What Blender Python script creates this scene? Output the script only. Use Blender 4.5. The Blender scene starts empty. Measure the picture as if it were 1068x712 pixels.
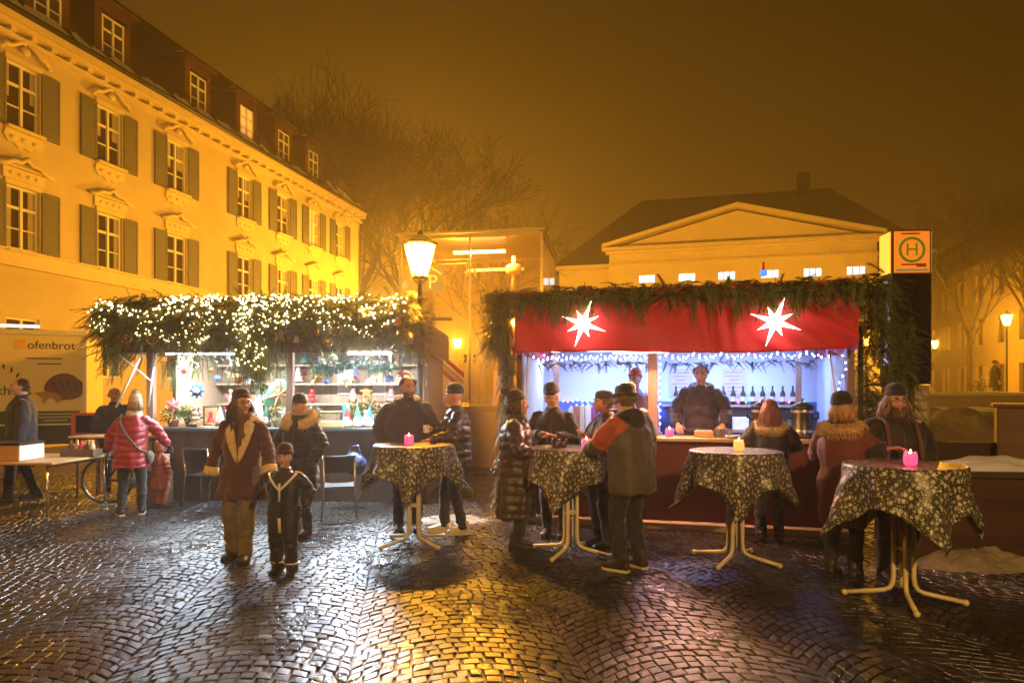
import bpy, math, random
import numpy as np
from mathutils import Vector, Matrix, Euler, noise

random.seed(11)
SC = bpy.context.scene
COL = SC.collection
PI = math.pi
R = math.radians
# camera model: focal length in photo pixels, principal column, horizon row, eye height
F, HX, HY, HC = 690.0, 534.0, 408.0, 1.65


def G(px, py):
    Y = F * HC / (py - HY)
    return ((px - HX) * Y / F, Y)


def W(px, py, Y):
    return Vector(((px - HX) * Y / F, Y, HC - (py - HY) * Y / F))


# ---------------------------------------------------------------- materials
def _nodes(name):
    m = bpy.data.materials.new(name)
    m.use_nodes = True
    nt = m.node_tree
    return m, nt, nt.nodes.get('Principled BSDF')


def mat(name, col, rough=.6, metal=0, var=.18, scale=6, bump=0., bscale=40, spec=.5, emit=None, es=0, sheen=0, stretch=None, coat=0):
    m, nt, b = _nodes(name)
    N, L = nt.nodes, nt.links
    tc = N.new('ShaderNodeTexCoord')
    src = tc.outputs['Object']
    if stretch:
        mp = N.new('ShaderNodeMapping')
        mp.inputs['Scale'].default_value = stretch
        L.new(src, mp.inputs['Vector'])
        src = mp.outputs['Vector']
    nz = N.new('ShaderNodeTexNoise')
    nz.inputs['Scale'].default_value = scale
    nz.inputs['Detail'].default_value = 5
    L.new(src, nz.inputs['Vector'])
    mx = N.new('ShaderNodeMix')
    mx.data_type = 'RGBA'
    mx.inputs['A'].default_value = (*[max(0, c * (1 - var * 1.6)) for c in col], 1)
    mx.inputs['B'].default_value = (*[c * (1 + var * 1.6) for c in col], 1)
    L.new(nz.outputs['Fac'], mx.inputs['Factor'])
    L.new(mx.outputs['Result'], b.inputs['Base Color'])
    b.inputs['Roughness'].default_value = rough
    b.inputs['Metallic'].default_value = metal
    b.inputs['Specular IOR Level'].default_value = spec
    if sheen:
        b.inputs['Sheen Weight'].default_value = sheen
    if coat:
        b.inputs['Coat Weight'].default_value = coat
    if bump:
        n2 = N.new('ShaderNodeTexNoise')
        n2.inputs['Scale'].default_value = bscale
        n2.inputs['Detail'].default_value = 4
        L.new(src, n2.inputs['Vector'])
        bp = N.new('ShaderNodeBump')
        bp.inputs['Strength'].default_value = bump
        bp.inputs['Distance'].default_value = .01
        L.new(n2.outputs['Fac'], bp.inputs['Height'])
        L.new(bp.outputs['Normal'], b.inputs['Normal'])
    if emit:
        b.inputs['Emission Color'].default_value = (*emit, 1)
        b.inputs['Emission Strength'].default_value = es
    return m


def emis(name, col, s, sample=True):
    m, nt, b = _nodes(name)
    b.inputs['Base Color'].default_value = (*[min(1, c) for c in col], 1)
    b.inputs['Emission Color'].default_value = (*col, 1)
    b.inputs['Emission Strength'].default_value = s
    if not sample:
        try:
            m.cycles.emission_sampling = 'NONE'
        except Exception:
            pass
    return m


def wood(name, col, rough=.55, plank=.14, axis='X', gap=.5):
    """planked timber: boards across an axis, fine grain along them"""
    m, nt, b = _nodes(name)
    N, L = nt.nodes, nt.links
    tc = N.new('ShaderNodeTexCoord')
    sp = N.new('ShaderNodeSeparateXYZ')
    L.new(tc.outputs['Object'], sp.inputs[0])
    dv = N.new('ShaderNodeMath'); dv.operation = 'DIVIDE'; dv.inputs[1].default_value = plank
    L.new(sp.outputs[axis], dv.inputs[0])
    fr = N.new('ShaderNodeMath'); fr.operation = 'FRACT'; L.new(dv.outputs[0], fr.inputs[0])
    fl = N.new('ShaderNodeMath'); fl.operation = 'FLOOR'; L.new(dv.outputs[0], fl.inputs[0])
    wn = N.new('ShaderNodeTexWhiteNoise'); wn.noise_dimensions = '1D'; L.new(fl.outputs[0], wn.inputs['W'])
    mp = N.new('ShaderNodeMapping')
    mp.inputs['Scale'].default_value = {'X': (30, 30, 3), 'Y': (3, 30, 30), 'Z': (3, 30, 30)}[axis]
    L.new(tc.outputs['Object'], mp.inputs['Vector'])
    nz = N.new('ShaderNodeTexNoise'); nz.inputs['Scale'].default_value = 1; nz.inputs['Detail'].default_value = 6
    L.new(mp.outputs['Vector'], nz.inputs['Vector'])
    ad = N.new('ShaderNodeMath'); ad.operation = 'ADD'; L.new(nz.outputs['Fac'], ad.inputs[0]); L.new(wn.outputs['Value'], ad.inputs[1])
    ml = N.new('ShaderNodeMath'); ml.operation = 'MULTIPLY'; ml.inputs[1].default_value = .5; L.new(ad.outputs[0], ml.inputs[0])
    mx = N.new('ShaderNodeMix'); mx.data_type = 'RGBA'
    mx.inputs['A'].default_value = (*[c * .55 for c in col], 1)
    mx.inputs['B'].default_value = (*[c * 1.4 for c in col], 1)
    L.new(ml.outputs[0], mx.inputs['Factor'])
    gp = N.new('ShaderNodeMath'); gp.operation = 'COMPARE'; gp.inputs[1].default_value = 0; gp.inputs[2].default_value = .05
    L.new(fr.outputs[0], gp.inputs[0])
    inv = N.new('ShaderNodeMath'); inv.operation = 'SUBTRACT'; inv.inputs[0].default_value = 1; L.new(gp.outputs[0], inv.inputs[1])
    bp = N.new('ShaderNodeBump'); bp.inputs['Strength'].default_value = .6; bp.inputs['Distance'].default_value = .01
    L.new(inv.outputs[0], bp.inputs['Height'])
    L.new(bp.outputs['Normal'], b.inputs['Normal'])
    L.new(mx.outputs['Result'], b.inputs['Base Color'])
    b.inputs['Roughness'].default_value = rough
    return m


def glass(name, tint=(1, 1, 1), gloss=.12, haze=.0, hcol=(1, .8, .5), transl=False):
    m = bpy.data.materials.new(name)
    m.use_nodes = True
    nt = m.node_tree
    N, L = nt.nodes, nt.links
    N.remove(N['Principled BSDF'])
    out = N['Material Output']
    tr = N.new('ShaderNodeBsdfTransparent'); tr.inputs[0].default_value = (*tint, 1)
    gl = N.new('ShaderNodeBsdfGlossy'); gl.inputs['Roughness'].default_value = .04
    fr = N.new('ShaderNodeFresnel'); fr.inputs[0].default_value = 1.5
    mx = N.new('ShaderNodeMixShader')
    L.new(fr.outputs[0], mx.inputs[0]); L.new(tr.outputs[0], mx.inputs[1]); L.new(gl.outputs[0], mx.inputs[2])
    last = mx
    if haze:
        df = N.new('ShaderNodeBsdfTranslucent' if transl else 'ShaderNodeBsdfDiffuse'); df.inputs[0].default_value = (*hcol, 1)
        m2 = N.new('ShaderNodeMixShader'); m2.inputs[0].default_value = haze
        L.new(mx.outputs[0], m2.inputs[1]); L.new(df.outputs[0], m2.inputs[2])
        last = m2
    L.new(last.outputs[0], out.inputs['Surface'])
    return m


# ---------------------------------------------------------------- mesh builder
class MB:
    def __init__(s):
        s.v, s.f, s.m, s.sm, s.uv = [], [], [], [], None

    def add(s, vs, fs, mi=0, smooth=False, M=None):
        b = len(s.v)
        if M is not None:
            s.v += [tuple(M @ Vector(p)) for p in vs]
        else:
            s.v += [tuple(p) for p in vs]
        for f in fs:
            s.f.append(tuple(b + i for i in f)); s.m.append(mi); s.sm.append(smooth)
        return s

    def box(s, c, d, mi=0, rz=0, M=None, bev=0.):
        x, y, z = d[0] / 2, d[1] / 2, d[2] / 2
        T = Matrix.Translation(c)
        if rz:
            T = T @ Matrix.Rotation(rz, 4, 'Z')
        if M is not None:
            T = M @ T
        if not bev:
            vs = [(-x, -y, -z), (x, -y, -z), (x, y, -z), (-x, y, -z), (-x, -y, z), (x, -y, z), (x, y, z), (-x, y, z)]
            fs = [(0, 3, 2, 1), (4, 5, 6, 7), (0, 1, 5, 4), (1, 2, 6, 5), (2, 3, 7, 6), (3, 0, 4, 7)]
            return s.add(vs, fs, mi, False, T)
        e = min(bev, x * .9, y * .9, z * .9)
        vs, idx = [], {}
        for i in (-1, 1):
            for j in (-1, 1):
                for k in (-1, 1):
                    for a, p in (('x', (i * x, j * (y - e), k * (z - e))), ('y', (i * (x - e), j * y, k * (z - e))), ('z', (i * (x - e), j * (y - e), k * z))):
                        idx[(i, j, k, a)] = len(vs); vs.append(p)
        fs = []
        o4 = [(-1, -1), (1, -1), (1, 1), (-1, 1)]
        for sg in (-1, 1):
            fs.append([idx[(sg, a, b, 'x')] for a, b in o4][::sg])
            fs.append([idx[(a, sg, b, 'y')] for a, b in o4][::-sg])
            fs.append([idx[(a, b, sg, 'z')] for a, b in o4][::sg])
        for a in (-1, 1):
            for b in (-1, 1):
                fs.append([idx[(a, b, -1, 'x')], idx[(a, b, 1, 'x')], idx[(a, b, 1, 'y')], idx[(a, b, -1, 'y')]][::(1 if a * b < 0 else -1)])
                fs.append([idx[(a, -1, b, 'x')], idx[(a, 1, b, 'x')], idx[(a, 1, b, 'z')], idx[(a, -1, b, 'z')]][::(1 if a * b > 0 else -1)])
                fs.append([idx[(-1, a, b, 'y')], idx[(1, a, b, 'y')], idx[(1, a, b, 'z')], idx[(-1, a, b, 'z')]][::(1 if a * b < 0 else -1)])
        for i in (-1, 1):
            for j in (-1, 1):
                for k in (-1, 1):
                    fs.append([idx[(i, j, k, 'x')], idx[(i, j, k, 'y')], idx[(i, j, k, 'z')]][::(1 if i * j * k > 0 else -1)])
        return s.add(vs, fs, mi, False, T)

    def tube(s, pts, rad, n=8, mi=0, smooth=True, cap=True, M=None, flat=1., up=None):
        """tapered tube along pts; rad: number or list; flat squashes along 'up'-side axis"""
        P = [Vector(p) for p in pts]
        if not isinstance(rad, (list, tuple)):
            rad = [rad] * len(P)
        vs, fs = [], []
        prev = None
        for i, p in enumerate(P):
            t = (P[min(i + 1, len(P) - 1)] - P[max(i - 1, 0)])
            if t.length < 1e-9:
                t = Vector((0, 0, 1))
            t.normalize()
            if prev is None:
                u = Vector(up) if up is not None else (Vector((0, 0, 1)) if abs(t.z) < .9 else Vector((0, 1, 0)))
            else:
                u = prev
            a = (u - t * u.dot(t))
            if a.length < 1e-6:
                a = t.orthogonal()
            a.normalize()
            prev = a
            b = t.cross(a)
            for k in range(n):
                an = 2 * PI * k / n
                vs.append(p + (a * math.cos(an) * flat + b * math.sin(an)) * rad[i])
        for i in range(len(P) - 1):
            for k in range(n):
                k2 = (k + 1) % n
                fs.append((i * n + k, i * n + k2, (i + 1) * n + k2, (i + 1) * n + k))
        if cap:
            fs.append(tuple(range(n))[::-1]); fs.append(tuple((len(P) - 1) * n + k for k in range(n)))
        return s.add(vs, fs, mi, smooth, M)

    def lathe(s, prof, n=16, c=(0, 0, 0), mi=0, smooth=True, M=None, cap=True):
        vs, fs = [], []
        for r, z in prof:
            for k in range(n):
                a = 2 * PI * k / n
                vs.append((c[0] + r * math.cos(a), c[1] + r * math.sin(a), c[2] + z))
        for i in range(len(prof) - 1):
            for k in range(n):
                k2 = (k + 1) % n
                fs.append((i * n + k, i * n + k2, (i + 1) * n + k2, (i + 1) * n + k))
        if cap:
            if prof[0][0] > 1e-5: fs.append(tuple(range(n))[::-1])
            if prof[-1][0] > 1e-5: fs.append(tuple((len(prof) - 1) * n + k for k in range(n)))
        return s.add(vs, fs, mi, smooth, M)

    def ball(s, c, r, n=12, m=8, mi=0, M=None, smooth=True):
        if not isinstance(r, (tuple, list)): r = (r, r, r)
        vs = [(c[0], c[1], c[2] - r[2])]
        for i in range(1, m):
            t = -PI / 2 + PI * i / m
            for k in range(n):
                a = 2 * PI * k / n
                vs.append((c[0] + r[0] * math.cos(t) * math.cos(a), c[1] + r[1] * math.cos(t) * math.sin(a), c[2] + r[2] * math.sin(t)))
        vs.append((c[0], c[1], c[2] + r[2]))
        fs = []
        for k in range(n):
            fs.append((0, 1 + (k + 1) % n, 1 + k))
            fs.append((len(vs) - 1, 1 + (m - 2) * n + k, 1 + (m - 2) * n + (k + 1) % n))
        for i in range(m - 2):
            for k in range(n):
                k2 = (k + 1) % n
                fs.append((1 + i * n + k, 1 + i * n + k2, 1 + (i + 1) * n + k2, 1 + (i + 1) * n + k))
        return s.add(vs, fs, mi, smooth, M)

    def loft(s, rings, mi=0, smooth=True, M=None, cap=True):
        n = len(rings[0]); vs = [p for r in rings for p in r]; fs = []
        for i in range(len(rings) - 1):
            for k in range(n):
                k2 = (k + 1) % n
                fs.append((i * n + k, i * n + k2, (i + 1) * n + k2, (i + 1) * n + k))
        if cap:
            fs.append(tuple(range(n))[::-1]); fs.append(tuple((len(rings) - 1) * n + k for k in range(n)))
        return s.add(vs, fs, mi, smooth, M)

    def prism(s, poly, h, mi=0, M=None):
        """polygon in XY extruded along +Z by h"""
        n = len(poly)
        vs = [(x, y, 0) for x, y in poly] + [(x, y, h) for x, y in poly]
        fs = [tuple(range(n))[::-1], tuple(range(n, 2 * n))] + [(i, (i + 1) % n, n + (i + 1) % n, n + i) for i in range(n)]
        return s.add(vs, fs, mi, False, M)

    def front(s, poly, y0, th, mi=0, M=None):
        """polygon in XZ, facing -Y at y0, thickness th backwards"""
        n = len(poly)
        vs = [(x, y0, z) for x, z in poly] + [(x, y0 + th, z) for x, z in poly]
        fs = [tuple(range(n)), tuple(range(n, 2 * n))[::-1]] + [(i, n + i, n + (i + 1) % n, (i + 1) % n) for i in range(n)]
        return s.add(vs, fs, mi, False, M)

    def grid(s, fn, nu, nv, mi=0, smooth=True, M=None, closed=False):
        vs = [fn(i / nu, j / nv) for j in range(nv + 1) for i in range(nu + 1)]
        w = nu + 1
        fs = [(j * w + i, j * w + i + 1, (j + 1) * w + i + 1, (j + 1) * w + i) for j in range(nv) for i in range(nu)]
        return s.add(vs, fs, mi, smooth, M)

    def mesh(s, name='mesh'):
        me = bpy.data.meshes.new(name)
        me.from_pydata(s.v, [], s.f)
        if s.f:
            me.polygons.foreach_set('material_index', s.m)
            me.polygons.foreach_set('use_smooth', s.sm)
        me.update()
        return me

    def build(s, name, mats, parent=None, loc=None, rz=0):
        me = s.mesh(name)
        return link(name, me, mats, parent, loc, rz)


def link(name, me, mats, parent=None, loc=None, rz=0):
    o = bpy.data.objects.new(name, me)
    COL.objects.link(o)
    if mats is not None:
        for m in (mats if isinstance(mats, (list, tuple)) else [mats]):
            me.materials.append(m)
    if parent is not None:
        o.parent = parent
    if loc is not None:
        o.location = loc
    if rz:
        o.rotation_euler.z = rz
    return o


def tag(o, label=None, cat=None, group=None, kind=None):
    if label: o['label'] = label
    if cat: o['category'] = cat
    if group: o['group'] = group
    if kind: o['kind'] = kind
    return o


def thing(name, label, cat, loc=(0, 0, 0), rz=0, group=None):
    o = bpy.data.objects.new(name, None)
    COL.objects.link(o)
    o.empty_display_size = .1
    o.location = loc
    o.rotation_euler.z = rz
    return tag(o, label, cat, group)


def dup(root, loc=None, rz=None, label=None, group=None, scale=None):
    c = root.copy(); COL.objects.link(c)
    if loc is not None: c.location = loc
    if rz is not None: c.rotation_euler.z = rz
    if scale is not None: c.scale = (scale,) * 3
    if label: c['label'] = label
    if group: c['group'] = group
    kids = [o for o in bpy.data.objects if o.parent is root]
    for k in kids:
        q = k.copy(); COL.objects.link(q); q.parent = c
        for k2 in [o for o in bpy.data.objects if o.parent is k]:
            q2 = k2.copy(); COL.objects.link(q2); q2.parent = q
    return c


def frame(loc, rz):
    return Matrix.Translation(loc) @ Matrix.Rotation(rz, 4, 'Z')


def text_mesh(body, size, depth=.004):
    cu = bpy.data.curves.new('text', 'FONT')
    cu.body = body; cu.size = size; cu.extrude = depth / 2; cu.align_x = 'CENTER'; cu.align_y = 'CENTER'
    ob = bpy.data.objects.new('text', cu); COL.objects.link(ob)
    dg = bpy.context.evaluated_depsgraph_get(); dg.update()
    me = bpy.data.meshes.new_from_object(ob.evaluated_get(dg))
    bpy.data.objects.remove(ob); bpy.data.curves.remove(cu)
    me.transform(Matrix.Rotation(PI / 2, 4, 'X'))      # stands upright, faces -Y
    return me


def remesh(mb, vox, it=4, fac=.5):
    me = mb.mesh('tmp')
    ob = bpy.data.objects.new('tmp', me); COL.objects.link(ob)
    m = ob.modifiers.new('r', 'REMESH'); m.mode = 'VOXEL'; m.voxel_size = vox
    if it:
        sm = ob.modifiers.new('s', 'SMOOTH'); sm.iterations = it; sm.factor = fac
    dg = bpy.context.evaluated_depsgraph_get(); dg.update()
    out = bpy.data.meshes.new_from_object(ob.evaluated_get(dg))
    bpy.data.objects.remove(ob); bpy.data.meshes.remove(me)
    out.polygons.foreach_set('use_smooth', [True] * len(out.polygons))
    return out


def displace(me, fn):
    """moves each vertex along its normal by fn(co)"""
    n = len(me.vertices)
    co = np.empty(n * 3); me.vertices.foreach_get('co', co); co = co.reshape(-1, 3)
    no = np.empty(n * 3); me.vertices.foreach_get('normal', no); no = no.reshape(-1, 3)
    co = co + no * fn(co)[:, None]
    me.vertices.foreach_set('co', co.ravel()); me.update()


def nz(co, freq, seed=0):
    o = Vector((seed * 7.3, seed * 3.1, seed * 1.7))
    fx, fy, fz = freq if isinstance(freq, (tuple, list)) else (freq,) * 3
    return np.array([noise.noise(Vector((c[0] * fx, c[1] * fy, c[2] * fz)) + o) for c in co])


def merge(me, mb, moff=0):
    """append a builder's islands to a finished mesh"""
    n = len(me.vertices)
    co = np.empty(n * 3); me.vertices.foreach_get('co', co)
    nv = [tuple(x) for x in co.reshape(-1, 3)] + list(mb.v)
    fs = [tuple(p.vertices) for p in me.polygons] + [tuple(i + n for i in f) for f in mb.f]
    mi = [p.material_index for p in me.polygons] + [i + moff for i in mb.m]
    sm = [p.use_smooth for p in me.polygons] + list(mb.sm)
    out = bpy.data.meshes.new(me.name)
    out.from_pydata(nv, [], fs)
    out.polygons.foreach_set('material_index', mi); out.polygons.foreach_set('use_smooth', sm); out.update()
    bpy.data.meshes.remove(me)
    return out


def fir_twig(mb, p, d, length, n=26, nl=.05, mi=0, up=None, stem=True, w=.0035):
    """a drooping fir twig: stem plus two combs of flat needles"""
    d = Vector(d).normalized(); p = Vector(p)
    side = d.cross(Vector((random.uniform(-.4, .4), random.uniform(-.4, .4), 1)))
    if side.length < .1: side = d.orthogonal()
    side.normalize()
    nor = d.cross(side)
    vs, fs = [], []
    for i in range(n):
        t = i / n
        q = p + d * (length * t) + Vector((0, 0, -.25 * length * t * t))
        for sg in (-1, 1):
            l = nl * (1 - .55 * t) * random.uniform(.75, 1.2)
            e = q + (side * sg * random.uniform(.75, 1.1) + d * random.uniform(.25, .65) + nor * random.uniform(-.35, .35)) * l
            b = len(vs)
            vs += [q - d * w, q + d * w, e]
            fs.append((b, b + 1, b + 2))
    mb.add(vs, fs, mi)
    if stem:
        mb.tube([p, p + d * (length * .5) + Vector((0, 0, -.06 * length)), p + d * length + Vector((0, 0, -.25 * length))], [.005, .004, .002], 4, mi + 1)
# lamp powers (watts)
LP = dict(main=3400, far=5000, left=1500, back=7200, mid=7000, theatre=8500, behind=30000, lift=450, lstall=190, lfront=340, rstall=22, rwarm=170, blue=130)
HAZE, SKYGLOW, EXPO = .0030, .045, 0.05


def HFm(loc, rz, p):
    return frame(loc, rz) @ Vector(p)
# ================================================================ SETTING
m_stone = None


def cobble_mat():
    m, nt, b = _nodes('wet_cobble')
    N, L = nt.nodes, nt.links
    geo = N.new('ShaderNodeNewGeometry')
    tc = N.new('ShaderNodeTexCoord')
    rp = N.new('ShaderNodeValToRGB')
    rp.color_ramp.elements[0].color = (.006, .0045, .0032, 1)
    rp.color_ramp.elements[1].color = (.044, .031, .021, 1)
    L.new(geo.outputs['Random Per Island'], rp.inputs[0])
    nz1 = N.new('ShaderNodeTexNoise'); nz1.inputs['Scale'].default_value = 60; nz1.inputs['Detail'].default_value = 5
    L.new(tc.outputs['Object'], nz1.inputs['Vector'])
    mx = N.new('ShaderNodeMix'); mx.data_type = 'RGBA'; mx.blend_type = 'MULTIPLY'; mx.inputs['Factor'].default_value = .7
    L.new(rp.outputs[0], mx.inputs['A']); L.new(nz1.outputs['Fac'], mx.inputs['B'])
    L.new(mx.outputs['Result'], b.inputs['Base Color'])
    nz2 = N.new('ShaderNodeTexNoise'); nz2.inputs['Scale'].default_value = 1.1; nz2.inputs['Detail'].default_value = 4
    L.new(tc.outputs['Object'], nz2.inputs['Vector'])
    mr = N.new('ShaderNodeMapRange'); mr.inputs['From Min'].default_value = .3; mr.inputs['From Max'].default_value = .7
    mr.inputs['To Min'].default_value = .20; mr.inputs['To Max'].default_value = .46
    L.new(nz2.outputs['Fac'], mr.inputs['Value']); L.new(mr.outputs[0], b.inputs['Roughness'])
    b.inputs['Specular IOR Level'].default_value = .8
    nz3 = N.new('ShaderNodeTexNoise'); nz3.inputs['Scale'].default_value = 85; nz3.inputs['Detail'].default_value = 3
    L.new(tc.outputs['Object'], nz3.inputs['Vector'])
    bp = N.new('ShaderNodeBump'); bp.inputs['Strength'].default_value = .6; bp.inputs['Distance'].default_value = .006
    L.new(nz3.outputs['Fac'], bp.inputs['Height']); L.new(bp.outputs['Normal'], b.inputs['Normal'])
    return m


def ground_mat():
    m, nt, b = _nodes('ground_setts')
    N, L = nt.nodes, nt.links
    tc = N.new('ShaderNodeTexCoord')
    vo = N.new('ShaderNodeTexVoronoi'); vo.inputs['Scale'].default_value = 9; vo.feature = 'DISTANCE_TO_EDGE'
    L.new(tc.outputs['Object'], vo.inputs['Vector'])
    nz1 = N.new('ShaderNodeTexNoise'); nz1.inputs['Scale'].default_value = 3; nz1.inputs['Detail'].default_value = 6
    L.new(tc.outputs['Object'], nz1.inputs['Vector'])
    rp = N.new('ShaderNodeValToRGB')
    rp.color_ramp.elements[0].color = (.010, .009, .008, 1); rp.color_ramp.elements[1].color = (.035, .03, .025, 1)
    L.new(nz1.outputs['Fac'], rp.inputs[0]); L.new(rp.outputs[0], b.inputs['Base Color'])
    b.inputs['Roughness'].default_value = .45
    bp = N.new('ShaderNodeBump'); bp.inputs['Strength'].default_value = .5; bp.inputs['Distance'].default_value = .02
    L.new(vo.outputs['Distance'], bp.inputs['Height']); L.new(bp.outputs['Normal'], b.inputs['Normal'])
    return m


M = {}
M['plaster'] = mat('yellow_plaster', (.54, .45, .29), .85, var=.16, scale=.9, bump=.25, bscale=30)
M['stucco'] = mat('pale_stucco', (.66, .55, .34), .8, var=.08, scale=3, bump=.2, bscale=40)
M['shutter'] = mat('grey_shutter', (.13, .125, .115), .7, var=.12, scale=4)
M['whitepaint'] = mat('white_window_paint', (.74, .72, .66), .5, var=.05)
M['pane'] = mat('dark_pane', (.05, .035, .02), .06, var=.2, spec=.6)
M['curtain'] = mat('net_curtain', (.40, .36, .28), .8, var=.12)
M['litpane'] = emis('lit_pane', (1., .55, .14), .45, False)
M['coldpane'] = emis('cold_lit_pane', (.66, .88, 1.), 2.0)
M['rooftile'] = mat('roof_tile', (.055, .014, .010), .75, var=.3, scale=9, bump=.8, bscale=16, stretch=(1, 1, 1))
M['dormer'] = mat('dormer_boards', (.07, .018, .012), .7, var=.2)
M['gutter'] = mat('dark_gutter', (.02, .016, .014), .45, var=.2)
M['snow'] = mat('snow', (.72, .72, .74), .7, var=.08, scale=6, bump=.6, bscale=14)
M['farstone'] = mat('theatre_plaster', (.62, .52, .34), .85, var=.08, scale=.8)
M['farroof'] = mat('theatre_roof', (.07, .045, .035), .8, var=.2, scale=1.5)
M['bark'] = mat('bark', (.035, .026, .02), .9, var=.3, scale=8)
M['black'] = mat('black_metal', (.012, .011, .01), .4, var=.2)
M['steel'] = mat('brushed_steel', (.55, .53, .50), .32, 1, var=.08)
M['lampglass'] = glass('lamp_glass', (1, .96, .86), haze=.35, hcol=(1, .85, .55), transl=True)
M['bulb'] = emis('sodium_bulb', (1., .62, .18), 70)
M['farbulb'] = emis('distant_sodium_bulb', (1., .55, .12), 60)

# ---- ground, cobbles
gb = MB()
gb.add([(-140, -40, 0), (140, -40, 0), (140, 190, 0), (-140, 190, 0)], [(0, 1, 2, 3)])
g = gb.build('ground', ground_mat(), loc=(0, 0, -.013)); tag(g, kind='structure')


def cobbles():
    rnd = random.Random(5)
    a = R(9); ca, sa = math.cos(a), math.sin(a)
    Wd, rise, row, st = 1.36, .34, .088, .094
    vs, fs = [], []
    for i in range(-12, 13):
        for j in range(-12, 190):
            sh = rnd.random() * st
            u = -Wd / 2
            first = True
            while u < Wd / 2 - .02:
                w = st * rnd.uniform(.82, 1.22)
                if first: w = sh * .6 + .05; first = False
                u1 = min(u + w, Wd / 2)
                if Wd / 2 - u1 < .035: u1 = Wd / 2
                off = lambda q: rise * (1 - (2 * q / Wd) ** 2)
                cx = (u + u1) / 2; cv = j * row + off(cx)
                gx = ca * (i * Wd + cx) - sa * cv; gy = sa * (i * Wd + cx) + ca * cv
                gy += 2.2
                if 2.9 < gy < 13.6 and abs(gx) < .80 * gy + .7:
                    q = [(u, j * row + off(u)), (u1, j * row + off(u1)), (u1, (j + 1) * row + off(u1)), (u, (j + 1) * row + off(u))]
                    q = [(p[0] + rnd.uniform(-.005, .005), p[1] + rnd.uniform(-.005, .005)) for p in q]
                    cxm = sum(p[0] for p in q) / 4; cym = sum(p[1] for p in q) / 4
                    tx, ty = rnd.gauss(0, .035), rnd.gauss(0, .035); h0 = rnd.uniform(-.0035, .0035)
                    b = len(vs)
                    for k, (s, z) in enumerate(((.90, -.022), (.875, -.004), (.80, .0008), (.45, .0016))):
                        for (px, py) in q:
                            dx, dy = (px - cxm) * s, (py - cym) * s
                            X, Y = cxm + dx, cym + dy
                            wx = ca * (i * Wd + X) - sa * Y; wy = sa * (i * Wd + X) + ca * Y + 2.2
                            vs.append((wx, wy, z + h0 + (dx * tx + dy * ty if k else 0)))
                    for k in range(3):
                        for e in range(4):
                            e2 = (e + 1) % 4
                            fs.append((b + k * 4 + e, b + k * 4 + e2, b + k * 4 + 4 + e2, b + k * 4 + 4 + e))
                    fs.append((b + 12, b + 13, b + 14, b + 15))
                u = u1
    me = bpy.data.meshes.new('cobbles'); me.from_pydata(vs, [], fs)
    me.polygons.foreach_set('use_smooth', [False] * len(fs)); me.update()
    o = link('cobblestone_paving', me, cobble_mat()); tag(o, kind='structure')


cobbles()


# ---- walls with real openings
def wall_open(mb, x0, x1, z0, z1, ops, depth=.2, mi=0):
    xs = sorted({x0, x1, *[v for o in ops for v in o[:2]]}); zs = sorted({z0, z1, *[v for o in ops for v in o[2:4]]})
    for i in range(len(xs) - 1):
        for j in range(len(zs) - 1):
            cx, cz = (xs[i] + xs[i + 1]) / 2, (zs[j] + zs[j + 1]) / 2
            if any(o[0] < cx < o[1] and o[2] < cz < o[3] for o in ops): continue
            mb.add([(xs[i], 0, zs[j]), (xs[i + 1], 0, zs[j]), (xs[i + 1], 0, zs[j + 1]), (xs[i], 0, zs[j + 1])], [(0, 1, 2, 3)], mi)
    for a, b, c, d in ops:
        mb.add([(a, 0, c), (b, 0, c), (b, 0, d), (a, 0, d), (a, depth, c), (b, depth, c), (b, depth, d), (a, depth, d)],
               [(0, 4, 5, 1), (1, 5, 6, 2), (2, 6, 7, 3), (3, 7, 4, 0)], mi)


def win_frame(w, h, cols=2, rows=3, t=.06, transom=None):
    mb = MB()
    y = .10
    mb.box((0, y, t / 2), (w, .07, t)); mb.box((0, y, h - t / 2), (w, .07, t))
    mb.box((-w / 2 + t / 2, y, h / 2), (t, .07, h - 2 * t)); mb.box((w / 2 - t / 2, y, h / 2), (t, .07, h - 2 * t))
    for c in range(1, cols):
        mb.box((-w / 2 + w * c / cols, y - .008, h / 2), (.075, .07, h - 2 * t))
    for r_ in range(1, rows):
        z = h * r_ / rows
        mb.box((-w / 4, y + .002, z), (w / 2 - .10, .05, .035 if r_ < rows - 1 else .08))
        mb.box((w / 4, y + .002, z), (w / 2 - .10, .05, .035 if r_ < rows - 1 else .08))
    return mb


def pane_mb(w, h):
    return MB().box((0, .15, h / 2), (w - .01, .012, h - .01))


# ---- the long house on the left
A = math.atan2(1, .248)
Y0 = 12.2
X0 = -14.04 + .248 * (Y0 - 19)
HF = frame((X0, Y0, 0), A)
fx = lambda Y: (Y - Y0) * math.hypot(1, .248)
L_H = fx(39.2)
ZG = 12.15
house = thing('town_house', 'long yellow stucco house with grey shutters, dormers and a snowy tiled roof', 'house', (X0, Y0, 0), A)
bays = [16.2, 19, 21.9, 24.85, 28.75, 31.55, 34.25, 36.9]
ops = []
for Y in bays:
    c = fx(Y)
    for z0, z1 in ((5.68, 7.48), (9.14, 10.98), (2.1, 3.75)):
        ops.append((c - .5, c + .5, z0, z1))
mb = MB()
wall_open(mb, 0, L_H, -.05, ZG, ops)
mb.add([(L_H, 0, -.05), (L_H, 11, -.05), (L_H, 11, ZG), (L_H, 5.5, 19.6), (L_H, 0, ZG), (0, 0, -.05), (0, 11, -.05), (0, 11, ZG), (0, 0, ZG)],
       [(0, 1, 2, 3, 4), (5, 8, 7, 6), (1, 6, 7, 2)])
wl = mb.build('wall', M['plaster'], house)
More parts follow.
